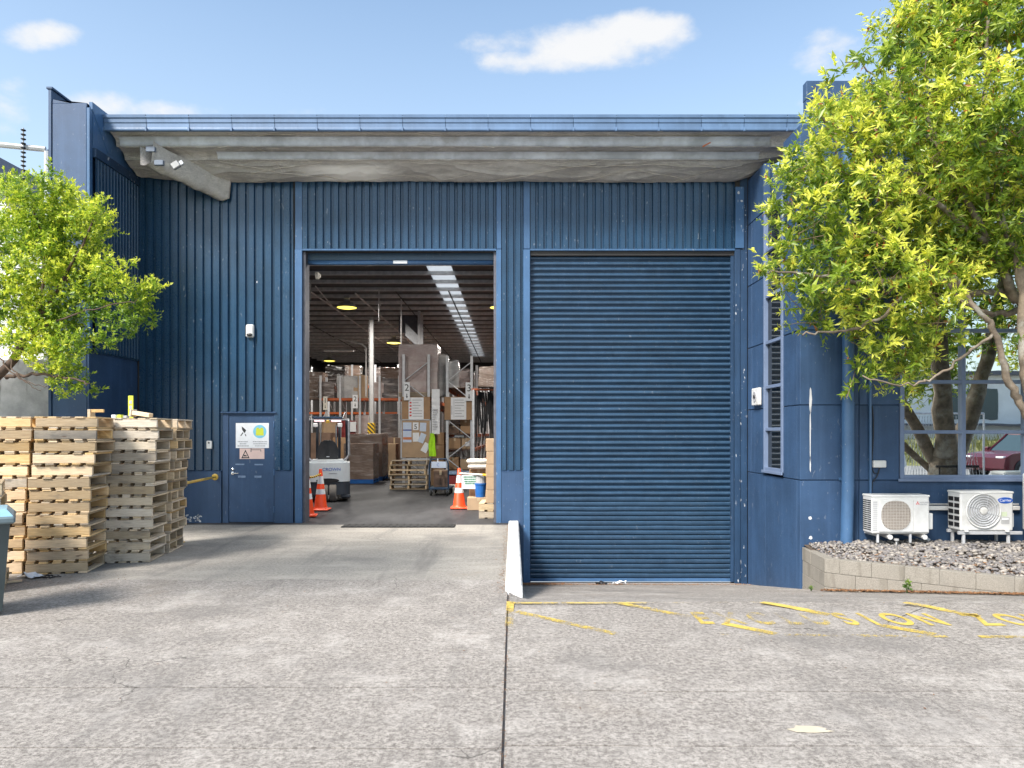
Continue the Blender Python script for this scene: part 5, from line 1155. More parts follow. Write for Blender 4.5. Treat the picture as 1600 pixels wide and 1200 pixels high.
for s_ in (-1, 1):
    m_ = MB(); m_.lathe([(.215, -.085), (.235, -.06), (.235, .06), (.215, .085)], 28, Matrix.Translation((s_ * .10 + .02, -.02 + .16, .235)) @ Matrix.Rotation(R(90), 4, 'Y') @ Matrix.Rotation(0, 4, 'X')); o = m_.build('rear_wheel', 'tyre', fk); autosmooth(o)
    m_ = MB(); m_.lathe([(.30, -.1), (.30, .1)], 24, Matrix.Translation((s_ * .45, 1.45, .30)) @ Matrix.Rotation(R(90), 4, 'Y')); m_.build('front_wheel', 'tyre', fk)
    m_ = MB(); m_.tube([(s_ * .36, .10, 1.0), (s_ * .46, .10, 1.07), (s_ * .505, .12, 1.16), (s_ * .505, .22, 1.98), (s_ * .49, .28, 2.03)], .03, 8); o = m_.build('guard_post', 'galv', fk); autosmooth(o)
    m_ = MB(); m_.tube([(s_ * .48, 1.2, .95), (s_ * .46, 1.1, 2.02)], .035, 8); m_.build('front_post', 'lift_dark', fk)
    m_ = MB(); m_.box(s_ * .28 - .035, s_ * .28 + .035, 1.35, 1.5, .1, 2.0); m_.build('mast_rail', 'lift_dark', fk)
    m_ = MB(); m_.bbox(s_ * .29 - .055, s_ * .29 + .055, .17, .24, 1.83, 1.93, .015); m_.build('work_light', 'reflective', fk)
    m_ = MB(); m_.tube([(s_ * .2, 1.4, .5), (s_ * .2, 1.4, 1.9)], .02, 6); m_.build('hydraulic_hose', 'galv', fk)
    m_ = MB(); m_.bbox(s_ * .2 - .12, s_ * .2 + .0 + .12, .21, .245, 1.965, 2.0, .006); m_.build('tail_light', 'lamp_pink', fk)
    m_ = MB(); m_.box(s_ * .25 - .05, s_ * .25 + .05, 1.55, 2.5, .08, .12); m_.build('fork', 'lift_dark', fk)
m_ = MB(); m_.bbox(-.36, .36, .22, 1.15, 2.04, 2.09, .015)
for k in range(6): m_.box(-.36, .36, .3 + k * .14, .34 + k * .14, 2.0, 2.038)
m_.build('overhead_guard', 'navy_steel', fk)
m_ = MB(); m_.bbox(-.5, .5, .23, .29, 2.0, 2.035, .01); m_.build('roof_rail', 'galv', fk)
m_ = MB(); m_.lathe([(.04, 0), (.045, .05), (.02, .08)], 14, Matrix.Translation((0, .2, 1.93))); m_.build('beacon', 'yellow', fk)
m_ = MB()
prf = [(.22, 1.02), (.255, 1.15), (.24, 1.32), (.17, 1.46), (.08, 1.51)]
pts = [(x_, z_) for x_, z_ in prf] + [(-x_, z_) for x_, z_ in prf[::-1]]
m_.prism(pts, 1, .42, .56); o = m_.build('seat_back', 'black', fk)
m_ = MB(); m_.bbox(-.035, .035, .41, .4195, 1.09, 1.105, .002); m_.build('seat_label', 'paper', fk)
m_ = MB(); m_.bbox(-.25, .25, .57, 1.0, 1.0, 1.1, .03); m_.build('seat_cushion', 'black', fk)
text('lettering', 'CROWN', .105, 'logo_blue', fk, (.09, -.003, .80), sx=1.05); m_ = MB(); m_.box(.03, .22, -.004, -.0005, .70, .715); m_.build('print', 'grey_print', fk)

# racks
def rack(label, x0, x1, y0, y1, levels, nb, group=None, h=4.0, beammat='orange_beam', along='y', shelf=True):
    """double-post pallet rack running along y (or x) with beams at the given heights"""
    t = thing('pallet_rack', label, 'rack', (0, 0, 0), 0, group)
    a0, a1 = (y0, y1) if along == 'y' else (x0, x1); b0, b1 = (x0, x1) if along == 'y' else (y0, y1)
    def bx(m_, u0, u1, v0, v1, z0, z1): m_.box(v0, v1, u0, u1, z0, z1) if along == 'y' else m_.box(u0, u1, v0, v1, z0, z1)
    def pt(u_, v_, z): return (v_, u_, z) if along == 'y' else (u_, v_, z)
    for i in range(nb + 1):
        u_ = a0 + (a1 - a0) * i / nb
        for v_ in (b0, b1):
            m_ = MB(); bx(m_, u_ - .045, u_ + .045, v_ - .04, v_ + .04, 0, h); m_.build('upright', 'alu', t)
        z = .25; k = 0
        while z < h - .7:
            m_ = MB(); m_.tube([pt(u_, b0 if k % 2 else b1, z), pt(u_, b1 if k % 2 else b0, z + .62)], .018, 6); m_.build('brace', 'alu', t); z += .62; k += 1
            if i > 1: break
    for z in levels:
        for v_ in (b0, b1):
            for i in range(nb):
                u0, u1 = a0 + (a1 - a0) * i / nb, a0 + (a1 - a0) * (i + 1) / nb; m_ = MB(); bx(m_, u0 + .05, u1 - .05, v_ - .03, v_ + .03, z - .11, z); m_.build('beam', beammat, t)
        if shelf: m_ = MB(); bx(m_, a0 + .05, a1 - .05, b0 + .04, b1 - .04, z - .02, z - .002); m_.build('shelf', 'card_dark', t)
    return t
RY = 22.5
xa0, xa1, xb0, xb1 = X(631, RY), X(670, RY), X(699, RY), X(737, RY)
rack('pallet rack with the big label 2 on its end, beside the notice board', xa0, xa1, RY, 38, (1.3, 2.85), 5, h=4.2)
rack('pallet rack with the big label 3 and open cross bracing at its end', xb0, xb1, RY, 38, (.5, 1.17, 1.66, 3.15), 5, h=4.15)
rack('far rack row with orange beams behind the forklift', X(501, 32), X(624, 32), 32, 33, (1.35, 3.28), 4, h=4.3, along='x')
def carton(label, x, y, z, w, d, h, mat='card', group=None, rz=0, name='carton', tape=True):
    t = thing(name, label, 'carton', (x, y, z), rz, group)
    m_ = MB(); m_.bbox(-w / 2, w / 2, -d / 2, d / 2, 0, h - .002, .008); m_.build('box', mat, t)
    if tape: m_ = MB(); m_.box(-w / 2 - .001, w / 2 + .001, -.03, .03, h - .0015, h); m_.build('tape', 'tape', t); m_ = MB(); m_.box(-.03, .03, -d / 2 - .002, -d / 2, h * .72, h - .003); m_.build('tape', 'tape', t)
    return t
def wrapped(label, x, y, z, w, d, h, mat, seed=1, amp=.03, rz=0.0, group=None, name='wrapped_load', base=True, basemat='pine_dim'):
    t = thing(name, label, 'wrapped pallet', (x, y, z), rz, group); m_ = MB(); n = 12; r_ = random.Random(seed)
    z0 = .14 if base else 0
    per = [(-w / 2 + w * k / n, -d / 2) for k in range(n)] + [(w / 2, -d / 2 + d * k / n) for k in range(n)] + [(w / 2 - w * k / n, d / 2) for k in range(n)] + [(-w / 2, d / 2 - d * k / n) for k in range(n)]
    NZ = 16
    for j in range(NZ + 1):
        zz = z0 + (h - z0) * j / NZ
        for (a, b_) in per:
            q = 1 + amp * mnoise.noise(Vector((a * 3 + seed * 7, b_ * 3, zz * 3.5))) - amp * .6 * abs(math.sin(zz * 9 + a * 2)); m_.v.append((a * q, b_ * q, zz + (amp * .8 * mnoise.noise(Vector((a * 4, b_ * 4, seed))) if j == NZ else 0)))
    L = 4 * n
    m_.f = [(j * L + k, j * L + (k + 1) % L, (j + 1) * L + (k + 1) % L, (j + 1) * L + k) for j in range(NZ) for k in range(L)] + [tuple(NZ * L + k for k in range(L))]
    o = m_.build('wrap', mat, t); autosmooth(o, 40)
    if base:
        for k in range(3): m_ = MB(); m_.bbox(-w / 2, w / 2, -d / 2 + (d - .09) * k / 2, -d / 2 + (d - .09) * k / 2 + .09, 0, .12, .004); m_.build('pallet_bearer', basemat, t)
        m_ = MB(); m_.bbox(-w / 2 - .01, w / 2 + .01, -d / 2 - .01, d / 2 + .01, .121, .139, .003); m_.build('pallet_deck', basemat, t)
    return t
wrapped('tall pale wrapped pallet on top of the rack above the label 2', X(656, 23.1), 23.2, 2.86, 1.25, 1.1, 1.68, 'wrap_pink', 1, .02)
wrapped('grey wrapped roll bundle on the rack beside the tall pale pallet', X(692, 23.4), 23.6, 2.9, .30, .7, 1.38, 'wrap_silver', 2, .04, base=False)
wrapped('silver foil bundle on top of the rack with label 3', X(709, 23.2), 23.1, 3.16, .42, .6, .85, 'wrap_silver', 3, .10, base=False)
wrapped('low pale wrapped pallet at the end of the rack with label 3', X(725, 23.6), 23.9, 3.16, .5, .7, .62, 'wrap_pink', 4, .05, base=False)
wrapped('crumpled wrapped load behind the brown card of label 2', X(652, 23.2), 23.3, 2.42, .8, .8, .38, 'wrap_pink', 15, .06, base=False)
wrapped('brown wrapped pallet with torn plastic standing right behind the forklift', X(563, 23.8), 24.0, 0, 1.0, 1.0, 1.33, 'wrap_brown', 5, .035, basemat='blue_plastic')
wrapped('taller dark wrapped pallet standing behind the brown wrapped one', X(574, 25.2), 25.6, 0, 1.15, 1.2, 1.66, 'wrap_brown', 6, .03, basemat='blue_plastic')
gA = 'wrapped loads in the dim far racks'
rr = random.Random(31)
k = 0
for (px, zz, w, h, mt, lab) in ((512, 3.29, .75, .75, 'wrap_dark', 'dark wrapped load up on the far rack above the label 1'), (545, 3.29, .95, 1.0, 'wrap_silver', 'grey wrapped load up on the far rack above the label 2'), (563, 3.29, .5, 1.05, 'card_tan', 'yellowish wrapped load up on the far rack between the grey one and the column'), (593, 3.29, .5, .7, 'wrap_pink', 'pale wrapped load up on the far rack right of the column'), (612, 3.29, .8, .9, 'wrap_dark', 'dark wrapped load at the right end of the far rack top'),
                              (545, 1.36, .9, .9, 'card_red', 'red and white wrapped load on the middle shelf of the far rack'), (569, 1.36, .7, 1.15, 'wrap_pink', 'pale pinkish wrapped load on the middle shelf of the far rack'), (604, 1.36, 1.1, 1.2, 'wrap_dark', 'dark glossy wrapped load on the middle shelf right of the column'), (515, 1.36, .8, 1.0, 'card_tan', 'tan carton load on the middle shelf left of the forklift roof')):
    wrapped(lab, X(px, 32.4), 32.5, zz, w, .8, h, mt, 20 + k, .05, group=gA, base=False); k += 1
for i, (px, Y, z, w, h, mt, lab) in enumerate(((492, 34, 3.3, 1.0, 1.3, 'wrap_brown', 'tall brown wrapped load at the left end of the back stock, beside the jamb'), (527, 36, 4.2, 1.0, .9, 'wrap_dark', 'dark wrapped load high behind the label 1'), (549, 38, 4.3, 1.1, 1.0, 'wrap_brown', 'brown wrapped load high behind the grey load of label 2'), (590, 38, 4.2, 1.2, 1.0, 'wrap_dark', 'dark wrapped load high behind the column'), (612, 36, 4.1, 1.0, .9, 'wrap_brown', 'brown wrapped load high beside the tall pale pallet'), (500, 30, 0, 1.1, 1.7, 'card_dark', 'dark carton block on the floor behind the forklift mast'), (530, 30.5, 0, 1.0, 1.5, 'card', 'brown carton block on the floor behind the forklift seat'), (592, 30.5, 0, .9, 1.25, 'card_tan', 'tan carton block on the floor behind the wrapped pallets'))):
    wrapped(lab, X(px, Y), Y, z, w, .9, h, mt, 90 + i, .04, base=False)
rack('second far rack row standing behind the first one', X(480, 37.5), X(624, 37.5), 37.2, 38.4, (1.4, 2.8, 4.2), 4, h=5.3, along='x')
m_ = MB(); m_.box(-.22, .22, -.01, 0, 0, .45); tag(m_.build('white_card', 'paper', loc=(X(549, 32.04), 32.03, 1.75)), 'white card stuck on the red load of the far rack', 'card')
carton('brown timber crate standing on the floor right of the wrapped pallets', X(600, 27.5), 27.6, 0, 1.0, .7, 1.28, 'card_tan', name='crate'); m_ = MB(); m_.bbox(-.05, .05, -.03, .03, 0, 1.2, .01); tag(m_.build('plank', 'pine_dim', loc=(X(607, 27), 27, 0), rot=(0, R(-9), 0)), 'grey plank leaning on the timber crate', 'plank')
carton('dark brown carton block behind the notice board', X(619, 29), 29, 0, .9, .9, 1.5, 'card_dark')
# inner pallet stack
proto = None; rr = random.Random(17); iY = 22.0
for i in range(6):
    lab = 'dusty pallet, {} of the low stack below the notice board'.format(('bottom', 'second from the bottom', 'third from the bottom', 'third from the top', 'second from the top', 'topmost')[i])
    loc = (X(672.5, iY) + rr.uniform(-.03, .03), iY + rr.uniform(-.02, .02) - 1.0, i * .145)
    if i == 0:
        t = proto = thing('pallet', lab, 'pallet', loc, 0, 'pallets stacked inside under the notice board'); Wd = 1.1
        for k in range(3): link('stringer', board_me(.5, .045, .10, 'pine_dim'), t, (-.02 - (Wd - .04) * k / 2, .25, .021), (0, 0, R(90)))
        for zz in (0, .122):
            for q in range(4): link('deck_board', board_me(Wd, .09, .02, 'pine_dim'), t, (-Wd / 2, .045 + q * .136, zz))
    else: dup(proto, loc, R(rr.uniform(-1.5, 1.5)), lab)
# notice board, cards and numbers at the rack ends
bY = 20.96
nb_ = thing('notice_board', 'brown notice board with papers pinned on it at the rack end', 'notice board', (0, RY - .16, 0))
yb = RY - .16
m_ = MB(); m_.bbox(X(628, yb), X(671.5, yb), 0, .03, Z(715, yb), Z(657, yb), .004); m_.build('backing', 'card_tan', nb_)
fr = MB()
for a, b, c, d in ((626, 628, 655, 718), (671.5, 673.5, 655, 718), (626, 673.5, 716, 719), (626, 673.5, 655, 656.6)): fr = MB(); fr.box(X(a, yb), X(b, yb), -.02, .04, Z(d, yb), Z(c, yb)); fr.build('frame_bar', 'alu', nb_)
for (a, b, c, d, mt, rot) in ((629.5, 643, 660, 671, 'paper_blue', 0), (629.5, 643, 673, 691, 'paper_blue', 0), (645, 654, 660, 672, 'paper', 0), (656, 666, 660.5, 674, 'paper_blue', 3), (645, 655, 676, 690, 'paper', -2), (655, 664, 677, 692, 'paper_blue', 22), (660, 670, 692, 707, 'paper', 30)):
    w, h = (X(b, yb) - X(a, yb)) / 2, (Z(c, yb) - Z(d, yb)) / 2; m_ = MB(); m_.box(-w, w, -.004, 0, -h, h); m_.build('paper_sheet', mt, nb_, loc=((X(a, yb) + X(b, yb)) / 2, -.002 - abs(rot) * .0004, (Z(c, yb) + Z(d, yb)) / 2), rot=(0, R(rot), 0))
m_ = MB(); m_.box(X(630, yb), X(643, yb), -.009, -.0065, Z(687, yb), Z(683, yb)); m_.build('orange_print', plain('orange_print', (.6, .2, .08), .6), nb_); m_ = MB(); m_.box(X(630, yb), X(643, yb), -.009, -.0065, Z(672.8, yb), Z(671.4, yb)); m_.build('blue_print', 'logo_blue', nb_)
text('lettering', '5', .22, 'black_print', nb_, (X(649.5, yb), -.0075, Z(667, yb)))
def rack_card(lab, a, b, sa, sb, red):
    t = thing('rack_card', lab, 'card', (0, RY - .10, 0)); yc = RY - .10
    m_ = MB(); m_.bbox(X(a, yc), X(b, yc), 0, .03, Z(656, yc), Z(620, yc), .004); m_.build('backing', 'card', t)
    m_ = MB(); m_.box(X(sa, yc), X(sb, yc), -.006, -.001, Z(655.5, yc), Z(621, yc)); m_.build('sheet', 'paper', t)
    m_ = MB(); r_ = random.Random(int(a))
    for k in range(7): z = Z(625 + k * 4.2, yc); x0 = X(sa + 6, yc); m_.box(x0, x0 + (X(sb, yc) - x0) * r_.uniform(.5, .9), -.008, -.0065, z - .012, z + .008)
    m_.build('print_line', 'grey_print', t, kind='stuff')
    if red:
        for k in range(5): m_ = MB(); z = Z(629 + k * 5, yc); m_.box(X(sa + 1.5, yc), X(sa + 4.6, yc), -.008, -.0065, z - .03, z + .02); m_.build('red_mark', 'red', t)
    else:
        m_ = MB(); m_.box(X(sa + 1, yc), X(sa + 2, yc), -.008, -.0065, Z(648, yc), Z(634, yc)); m_.box(X(sa + 4.5, yc), X(sa + 5, yc), -.008, -.0065, Z(652, yc), Z(624, yc)); m_.build('column_print', 'grey_print', t)
rack_card('brown card with a white sheet and red marks above the notice board', 628, 672, 638.5, 662, True)
rack_card('brown card with a white printed form on the rack with label 3', 694.5, 739, 704.5, 728.5, False)
def num(lab, n, a, b, c, d, y, mat='paper', sz=None, stuff='I'):
    t = thing('aisle_number', lab, 'aisle number', (X((a + b) / 2, y), y, Z((c + d) / 2, y))); w, h = (X(b, y) - X(a, y)) / 2, (Z(c, y) - Z(d, y)) / 2
    m_ = MB(); m_.bbox(-w, w, -.012, 0, -h, h, .003); m_.build('plate', mat, t); text('lettering', n, (sz or h * 1.05), 'black_print', t, (0, -.0135, h * .36)); m_ = MB(); m_.box(-w * .12, w * .12, -.0145, -.0125, -h * .68, -h * .28); m_.add([(-w * .35, -.0135, -h * .55), (w * .35, -.0135, -h * .55), (0, -.0135, -h * .8)], [(0, 1, 2)]); m_.build('arrow_print', 'black_print', t)
num('white aisle number 2 with an arrow beside the tall wrapped pallet', '2', 631, 640.5, 597, 625.5, RY - .16); num('white aisle number 3 with an arrow on the rack upright', '3', 727.5, 738.5, 597.5, 626.5, RY - .16)
num('small cream aisle number 1 hanging on the far rack', '1', 505, 511.5, 619.5, 640.5, 31.85, 'bag'); num('small aisle number 2 hanging on the far rack', '2', 551, 559, 617, 638, 31.85)
m_ = MB(); yb = RY - .25; n_ = 14; zt, zb = Z(608, yb), Z(678, yb); x0, x1 = X(674.5, yb), X(687, yb)
for i in range(n_ + 1):
    z = zt + (zb - zt) * i / n_
    for k in range(4): m_.v.append((x0 + (x1 - x0) * k / 3, yb + .03 * mnoise.noise(Vector((k * .9, i * .9, 3))), z))
m_.f = [(i * 4 + k, i * 4 + k + 1, (i + 1) * 4 + k + 1, (i + 1) * 4 + k) for i in range(n_) for k in range(3)]
hb_ = m_.build('paper_banner', 'paper'); tag(hb_, 'long white printed paper banner hanging between the two racks', 'banner')
m_ = MB(); rr = random.Random(6)
for i in range(9): z = Z(640 + i * 3.8, yb); m_.box(x0 + .03, x0 + rr.uniform(.12, .22), yb - .05, yb - .048, z - .01, z + .01)
m_.build('print_line', 'grey_print', hb_, kind='stuff')
# hi-vis vest
vs = MB(); yb = RY - .35; n_ = 12
for i in range(n_ + 1):
    t = i / n_; z = Z(677 + 36 * t, yb); wv = .06 + .05 * math.sin(min(1, t * 1.6) * 1.5)
    for k in range(5): q = k / 4 - .5; vs.v.append((X(674.5 + 1.2 * t, yb) + q * 2 * wv + .012 * math.sin(t * 9), yb - .05 * math.cos(q * 7 + t * 3), z))
vs.f = [(i * 5 + k, i * 5 + k + 1, (i + 1) * 5 + k + 1, (i + 1) * 5 + k) for i in range(n_) for k in range(4)]
tag(vs.build('hivis_vest', 'hivis', smooth=True), 'bright yellow-green safety vest hanging from the notice board', 'vest')
# boxes inside the racks
gB = 'cartons on the shelves of the rack with label 3'
for i, (px0, px1, zz, h, mt, lab) in enumerate(((700, 718, .51, .40, 'card', 'brown carton on the lowest shelf behind the bracing, left one'), (720, 736, .51, .33, 'card_tan', 'tan carton on the lowest shelf behind the bracing, right one'), (702, 721, 1.18, .36, 'card', 'brown carton on the middle shelf behind the bracing, left one'), (722, 736, 1.18, .36, 'card_tan', 'tan carton with a white label on the middle shelf'), (701, 719, 1.67, .3, 'card_dark', 'dark carton on the upper shelf behind the bracing'), (720, 737, 1.67, .5, 'card', 'brown carton on the upper shelf behind the bracing'))):
    yb = RY + .5; carton(lab, (X(px0, yb) + X(px1, yb)) / 2, yb, zz, X(px1, yb) - X(px0, yb) - .01, .55, h, mt, gB)
for i, (z0, h, lab) in enumerate(((0, .42, 'brown carton at the bottom between the two racks'), (.425, .42, 'brown carton second in the pile between the two racks'), (.85, .45, 'brown carton third in the pile between the two racks'), (1.31, .40, 'brown carton on top of the pile between the two racks'))): carton(lab, X(685, 23), 23, z0, .42, .6, h, 'card')
m_ = MB(); m_.box(X(727, RY + .2), X(734, RY + .2), RY + .205, RY + .212, 1.26, 1.40); tag(m_.build('carton_label', 'paper'), 'white address label on the tan carton of the middle shelf', 'label')
m_ = MB(); m_.bbox(X(709, RY - .1), X(724, RY - .1), RY + .15, RY + .3, 1.555, 1.63, .01); tag(m_.build('paper_stack', 'paper'), 'flat white stack of paper lying on the middle shelf carton', 'paper')
m_ = MB(); m_.bbox(X(700, 21.8), X(735, 21.8), 21.6, 22.3, .40, .50, .02); o = m_.build('blue_tray', plain('pale_blue_plastic', (.25, .36, .52), .5), None); tag(o, 'pale blue plastic tray on the floor boxes before the bracing', 'tray')
carton('low orange-brown carton under the pale blue tray', X(716, 21.9), 21.95, 0, .75, .6, .395, 'card_red')
# dark goods in the right hand aisle
gC = 'dark goods hung and stacked along the aisle right of label 3'
for i in range(4):
    y = 24.6 + (i // 2) * 1.3; wrapped('dark goods on the {} shelf of the aisle rack, {} one'.format(('upper', 'lower')[i % 2], ('front', 'rear')[i // 2]), X(737, RY) - .45, y, (3.16, 1.67)[i % 2], .7, .9, .75, 'wrap_dark', 50 + i, .06, group=gC, base=False)
rk = rack('dark rack along the right side of the aisle behind the doorway pier', -.62 + .9, 1.3 + .1, 24, 40, (.6, 1.4, 2.4, 3.3), 5, h=4.2)
st_ = thing('black_strips', 'bundle of black plastic strips hanging in the aisle behind the right jamb', 'plastic strips', (X(757, 19), 19, 0)); rr = random.Random(2)
for i in range(12):
    x = -.28 + i * .05; m_ = MB(); z1, z0 = 2.75 + rr.uniform(-.05, .1), 1.75 + rr.uniform(-.2, .25)
    for k in range(6): q = k / 5; zq = z1 + (z0 - z1) * q; m_.v += [(x + .02 * math.sin(q * 5 + i), .05 * math.sin(q * 3 + i * 2), zq), (x + .045 + .02 * math.sin(q * 5 + i), .05 * math.sin(q * 3 + i * 2) + .02, zq)]
    m_.f = [(2 * k, 2 * k + 1, 2 * k + 3, 2 * k + 2) for k in range(5)]; m_.build('strip', 'black', st_)
m_ = MB(); m_.tube([(-.35, 0, 2.86), (.6, 0, 2.86)], .03, 6); m_.build('hanging_bar', 'orange_beam', st_); m_ = MB(); m_.tube([(-.3, 0, 2.86), (-.3, 0, 0)], .04, 6); m_.build('post', 'alu', st_); m_ = MB(); m_.tube([(.6, 0, 2.86), (.6, 0, 0)], .04, 6); m_.build('post', 'alu', st_)
wrapped('pale sagging wrapped load above the black strips', X(764, 18.9), 19.0, 2.92, .55, .7, .5, 'wrap_brown', 77, .08, base=False)
# trolley
tY = 18.9; tr = thing('trolley', 'navy platform trolley with a loop handle and a white notice', 'trolley', (X(686, tY), tY, 0), R(-3))
hwid = .26
for yy_ in (-.02,):
    m_ = MB(); m_.tube([(-hwid, yy_, .22), (-hwid, yy_, .85), (-hwid + .06, yy_, .98), (-.02, yy_, .99), (hwid - .06, yy_ + .0, .99), (hwid - .01, yy_, .86), (hwid, yy_, .22)], .02, 8); o = m_.build('handle', 'navy_steel', tr); autosmooth(o)
m_ = MB(); m_.bbox(-.28, .28, -.04, .9, .17, .22, .01); m_.build('platform', 'navy_steel', tr)
for sx in (-.22, .22):
    for sy in (.05, .8): m_ = MB(); m_.lathe([(.075, -.02), (.075, .02)], 20, Matrix.Translation((sx, sy, .078)) @ Matrix.Rotation(R(90), 4, 'Y')); m_.build('wheel', 'rubber', tr); m_ = MB(); m_.box(sx - .035, sx + .035, sy - .03, sy + .03, .10, .169); m_.build('caster_bracket', 'galv', tr)
m_ = MB(); m_.bbox(-.20, .20, -.06, -.042, .75, .92, .004); m_.build('notice', 'paper_blue', tr); text('lettering', 'C', .10, 'logo_blue', tr, (-.02, -.0625, .83))
m_ = MB(); m_.tube([(-.03, -.03, .92), (-.03, -.03, 1.0)], .02, 8); m_.build('clip', 'paper', tr)
carton('brown carton riding on the navy trolley', X(687, tY) , tY + .45, .222, .38, .45, .45, 'card_dark'); carton('small cream carton on the floor beside the trolley', X(702, 19.5), 20.0, 0, .35, .3, .22, 'bag')
# cartons by the right jamb
cY = 14.05; cx = -.33
proto = None
for i in range(2):
    lab = ('bottom pallet under the cartons by the right jamb', 'upper pallet under the cartons by the right jamb')[i]
    if i == 0: proto = make_pallet(lab, 'pallets by the right jamb', .8, .8, .15, 'pine_dim', 3, 5, (X(749, cY) + .8, cY - .2, .0), 0)
    else: dup(proto, (X(748, cY) + .81, cY - .21, .151), R(-2), lab)
for i in range(5):
    wd = .34; t = carton('tan carton by the right jamb, {}'.format(('at the bottom of the pile', 'second from the bottom of the pile', 'in the middle of the pile', 'second from the top of the pile', 'on top of the pile')[i]), X(759.5 + (1 if i in (1, 3) else 0), cY) + wd / 2, cY + .1, .303 + i * .255, wd, .5, .253, 'card_tan', 'cartons piled by the right jamb')
    m_ = MB(); m_.lathe([(.032, 0), (.032, .003)], 14, Matrix.Translation((.08, -.252, .12)) @ Matrix.Rotation(R(90), 4, 'X')); m_.build('hand_hole', 'dark', t)
for i, (px, zz, lab) in enumerate(((746, .87, 'lower cream sack lying beside the carton pile'), (744, .99, 'upper cream sack lying beside the carton pile'))):
    yb = 15.9; m_ = MB(); m_.lathe([(.02, -.25), (.09, -.22), (.115, -.1), (.105, .05), (.11, .16), (.08, .23), (.02, .25)], 16, Matrix.Rotation(R(90), 4, 'Y') @ Matrix.Scale(.55, 4, (1, 0, 0))); o = m_.build('sack', 'bag', loc=(X(px + 2, yb), yb, zz + .06), smooth=True); tag(o, lab, 'sack')
carton('brown carton under the cream sacks by the carton pile', X(748, 16.1), 16.25, .0, .42, .5, .865, 'card')
bk = thing('blue_bin', 'blue plastic bin under the white notice near the carton pile', 'bin', (X(750, 15.3), 15.5, .28)); m_ = MB(); m_.lathe([(.105, 0), (.13, .30)], 18); m_.build('body', 'blue_plastic', bk); m_ = MB(); m_.lathe([(.138, .27), (.138, .305)], 18); m_.build('rim', 'blue_plastic', bk); m_ = MB(); m_.lathe([(.12, .306), (.115, .50)], 16); m_.build('lining', 'grey_plastic', bk)
carton('low tan carton under the blue bin', X(748, 15.4), 15.55, 0, .5, .4, .278, 'card_tan')

# ------------------------------------------------------------------ trees
def leaf_spray(seed, nleaf, shoot, L, Wf, open0=25, open1=95):
    """one shoot along +z with leaves set loosely along it: vertices, faces and how young each leaf is"""
    r_ = np.random.default_rng(seed); V, Fc, A = [], [], []; bend = r_.normal(size=2) * .25
    for i in range(nleaf):
        t = (i + .5) / nleaf; az = i * 2.4 + r_.normal() * .7; tilt = math.radians(open1 + (open0 - open1) * t ** .8 + r_.normal() * 22); z0 = shoot * t * r_.uniform(.85, 1.05)
        d = np.array([math.cos(az) * math.sin(tilt), math.sin(az) * math.sin(tilt), math.cos(tilt)]); s = np.cross(d, [0, 0, 1.0]); s /= np.linalg.norm(s) + 1e-9; nn = np.cross(s, d)
        tw = r_.normal() * .6; s, nn = s * math.cos(tw) + nn * math.sin(tw), nn * math.cos(tw) - s * math.sin(tw)
        l = L * r_.uniform(.5, 1.25) * (0.65 + .35 * math.sin(math.pi * min(t + .15, 1))); w = Wf * r_.uniform(.75, 1.2) * l; base = np.array([bend[0] * z0 ** 2 / shoot, bend[1] * z0 ** 2 / shoot, z0]); dr = -.25 * l * r_.uniform(-.1, 1.3); fold = r_.uniform(.02, .10)
        o = len(V); V += [base, base + d * l * .42 + s * w / 2 + nn * l * fold, base + d * l * .45 - nn * l * .02, base + d * l * .42 - s * w / 2 + nn * l * fold, base + d * l * r_.uniform(.9, 1) + nn * dr + s * l * r_.normal() * .06]
        Fc += [(o, o + 2, o + 1), (o, o + 3, o + 2), (o + 1, o + 2, o + 4), (o + 2, o + 3, o + 4)]; A += [min(1, max(0, t + r_.normal() * .15))] * 5
    return np.array(V), np.array(Fc), np.array(A)
def rot_to(d, spin):
    d = np.asarray(d, float); d /= np.linalg.norm(d); a = np.array([1.0, 0, 0]) if abs(d[0]) < .8 else np.array([0, 1.0, 0]); x = np.cross(a, d); x /= np.linalg.norm(x); y = np.cross(d, x); c, s = math.cos(spin), math.sin(spin)
    return np.stack([x * c + y * s, -x * s + y * c, d], 1)
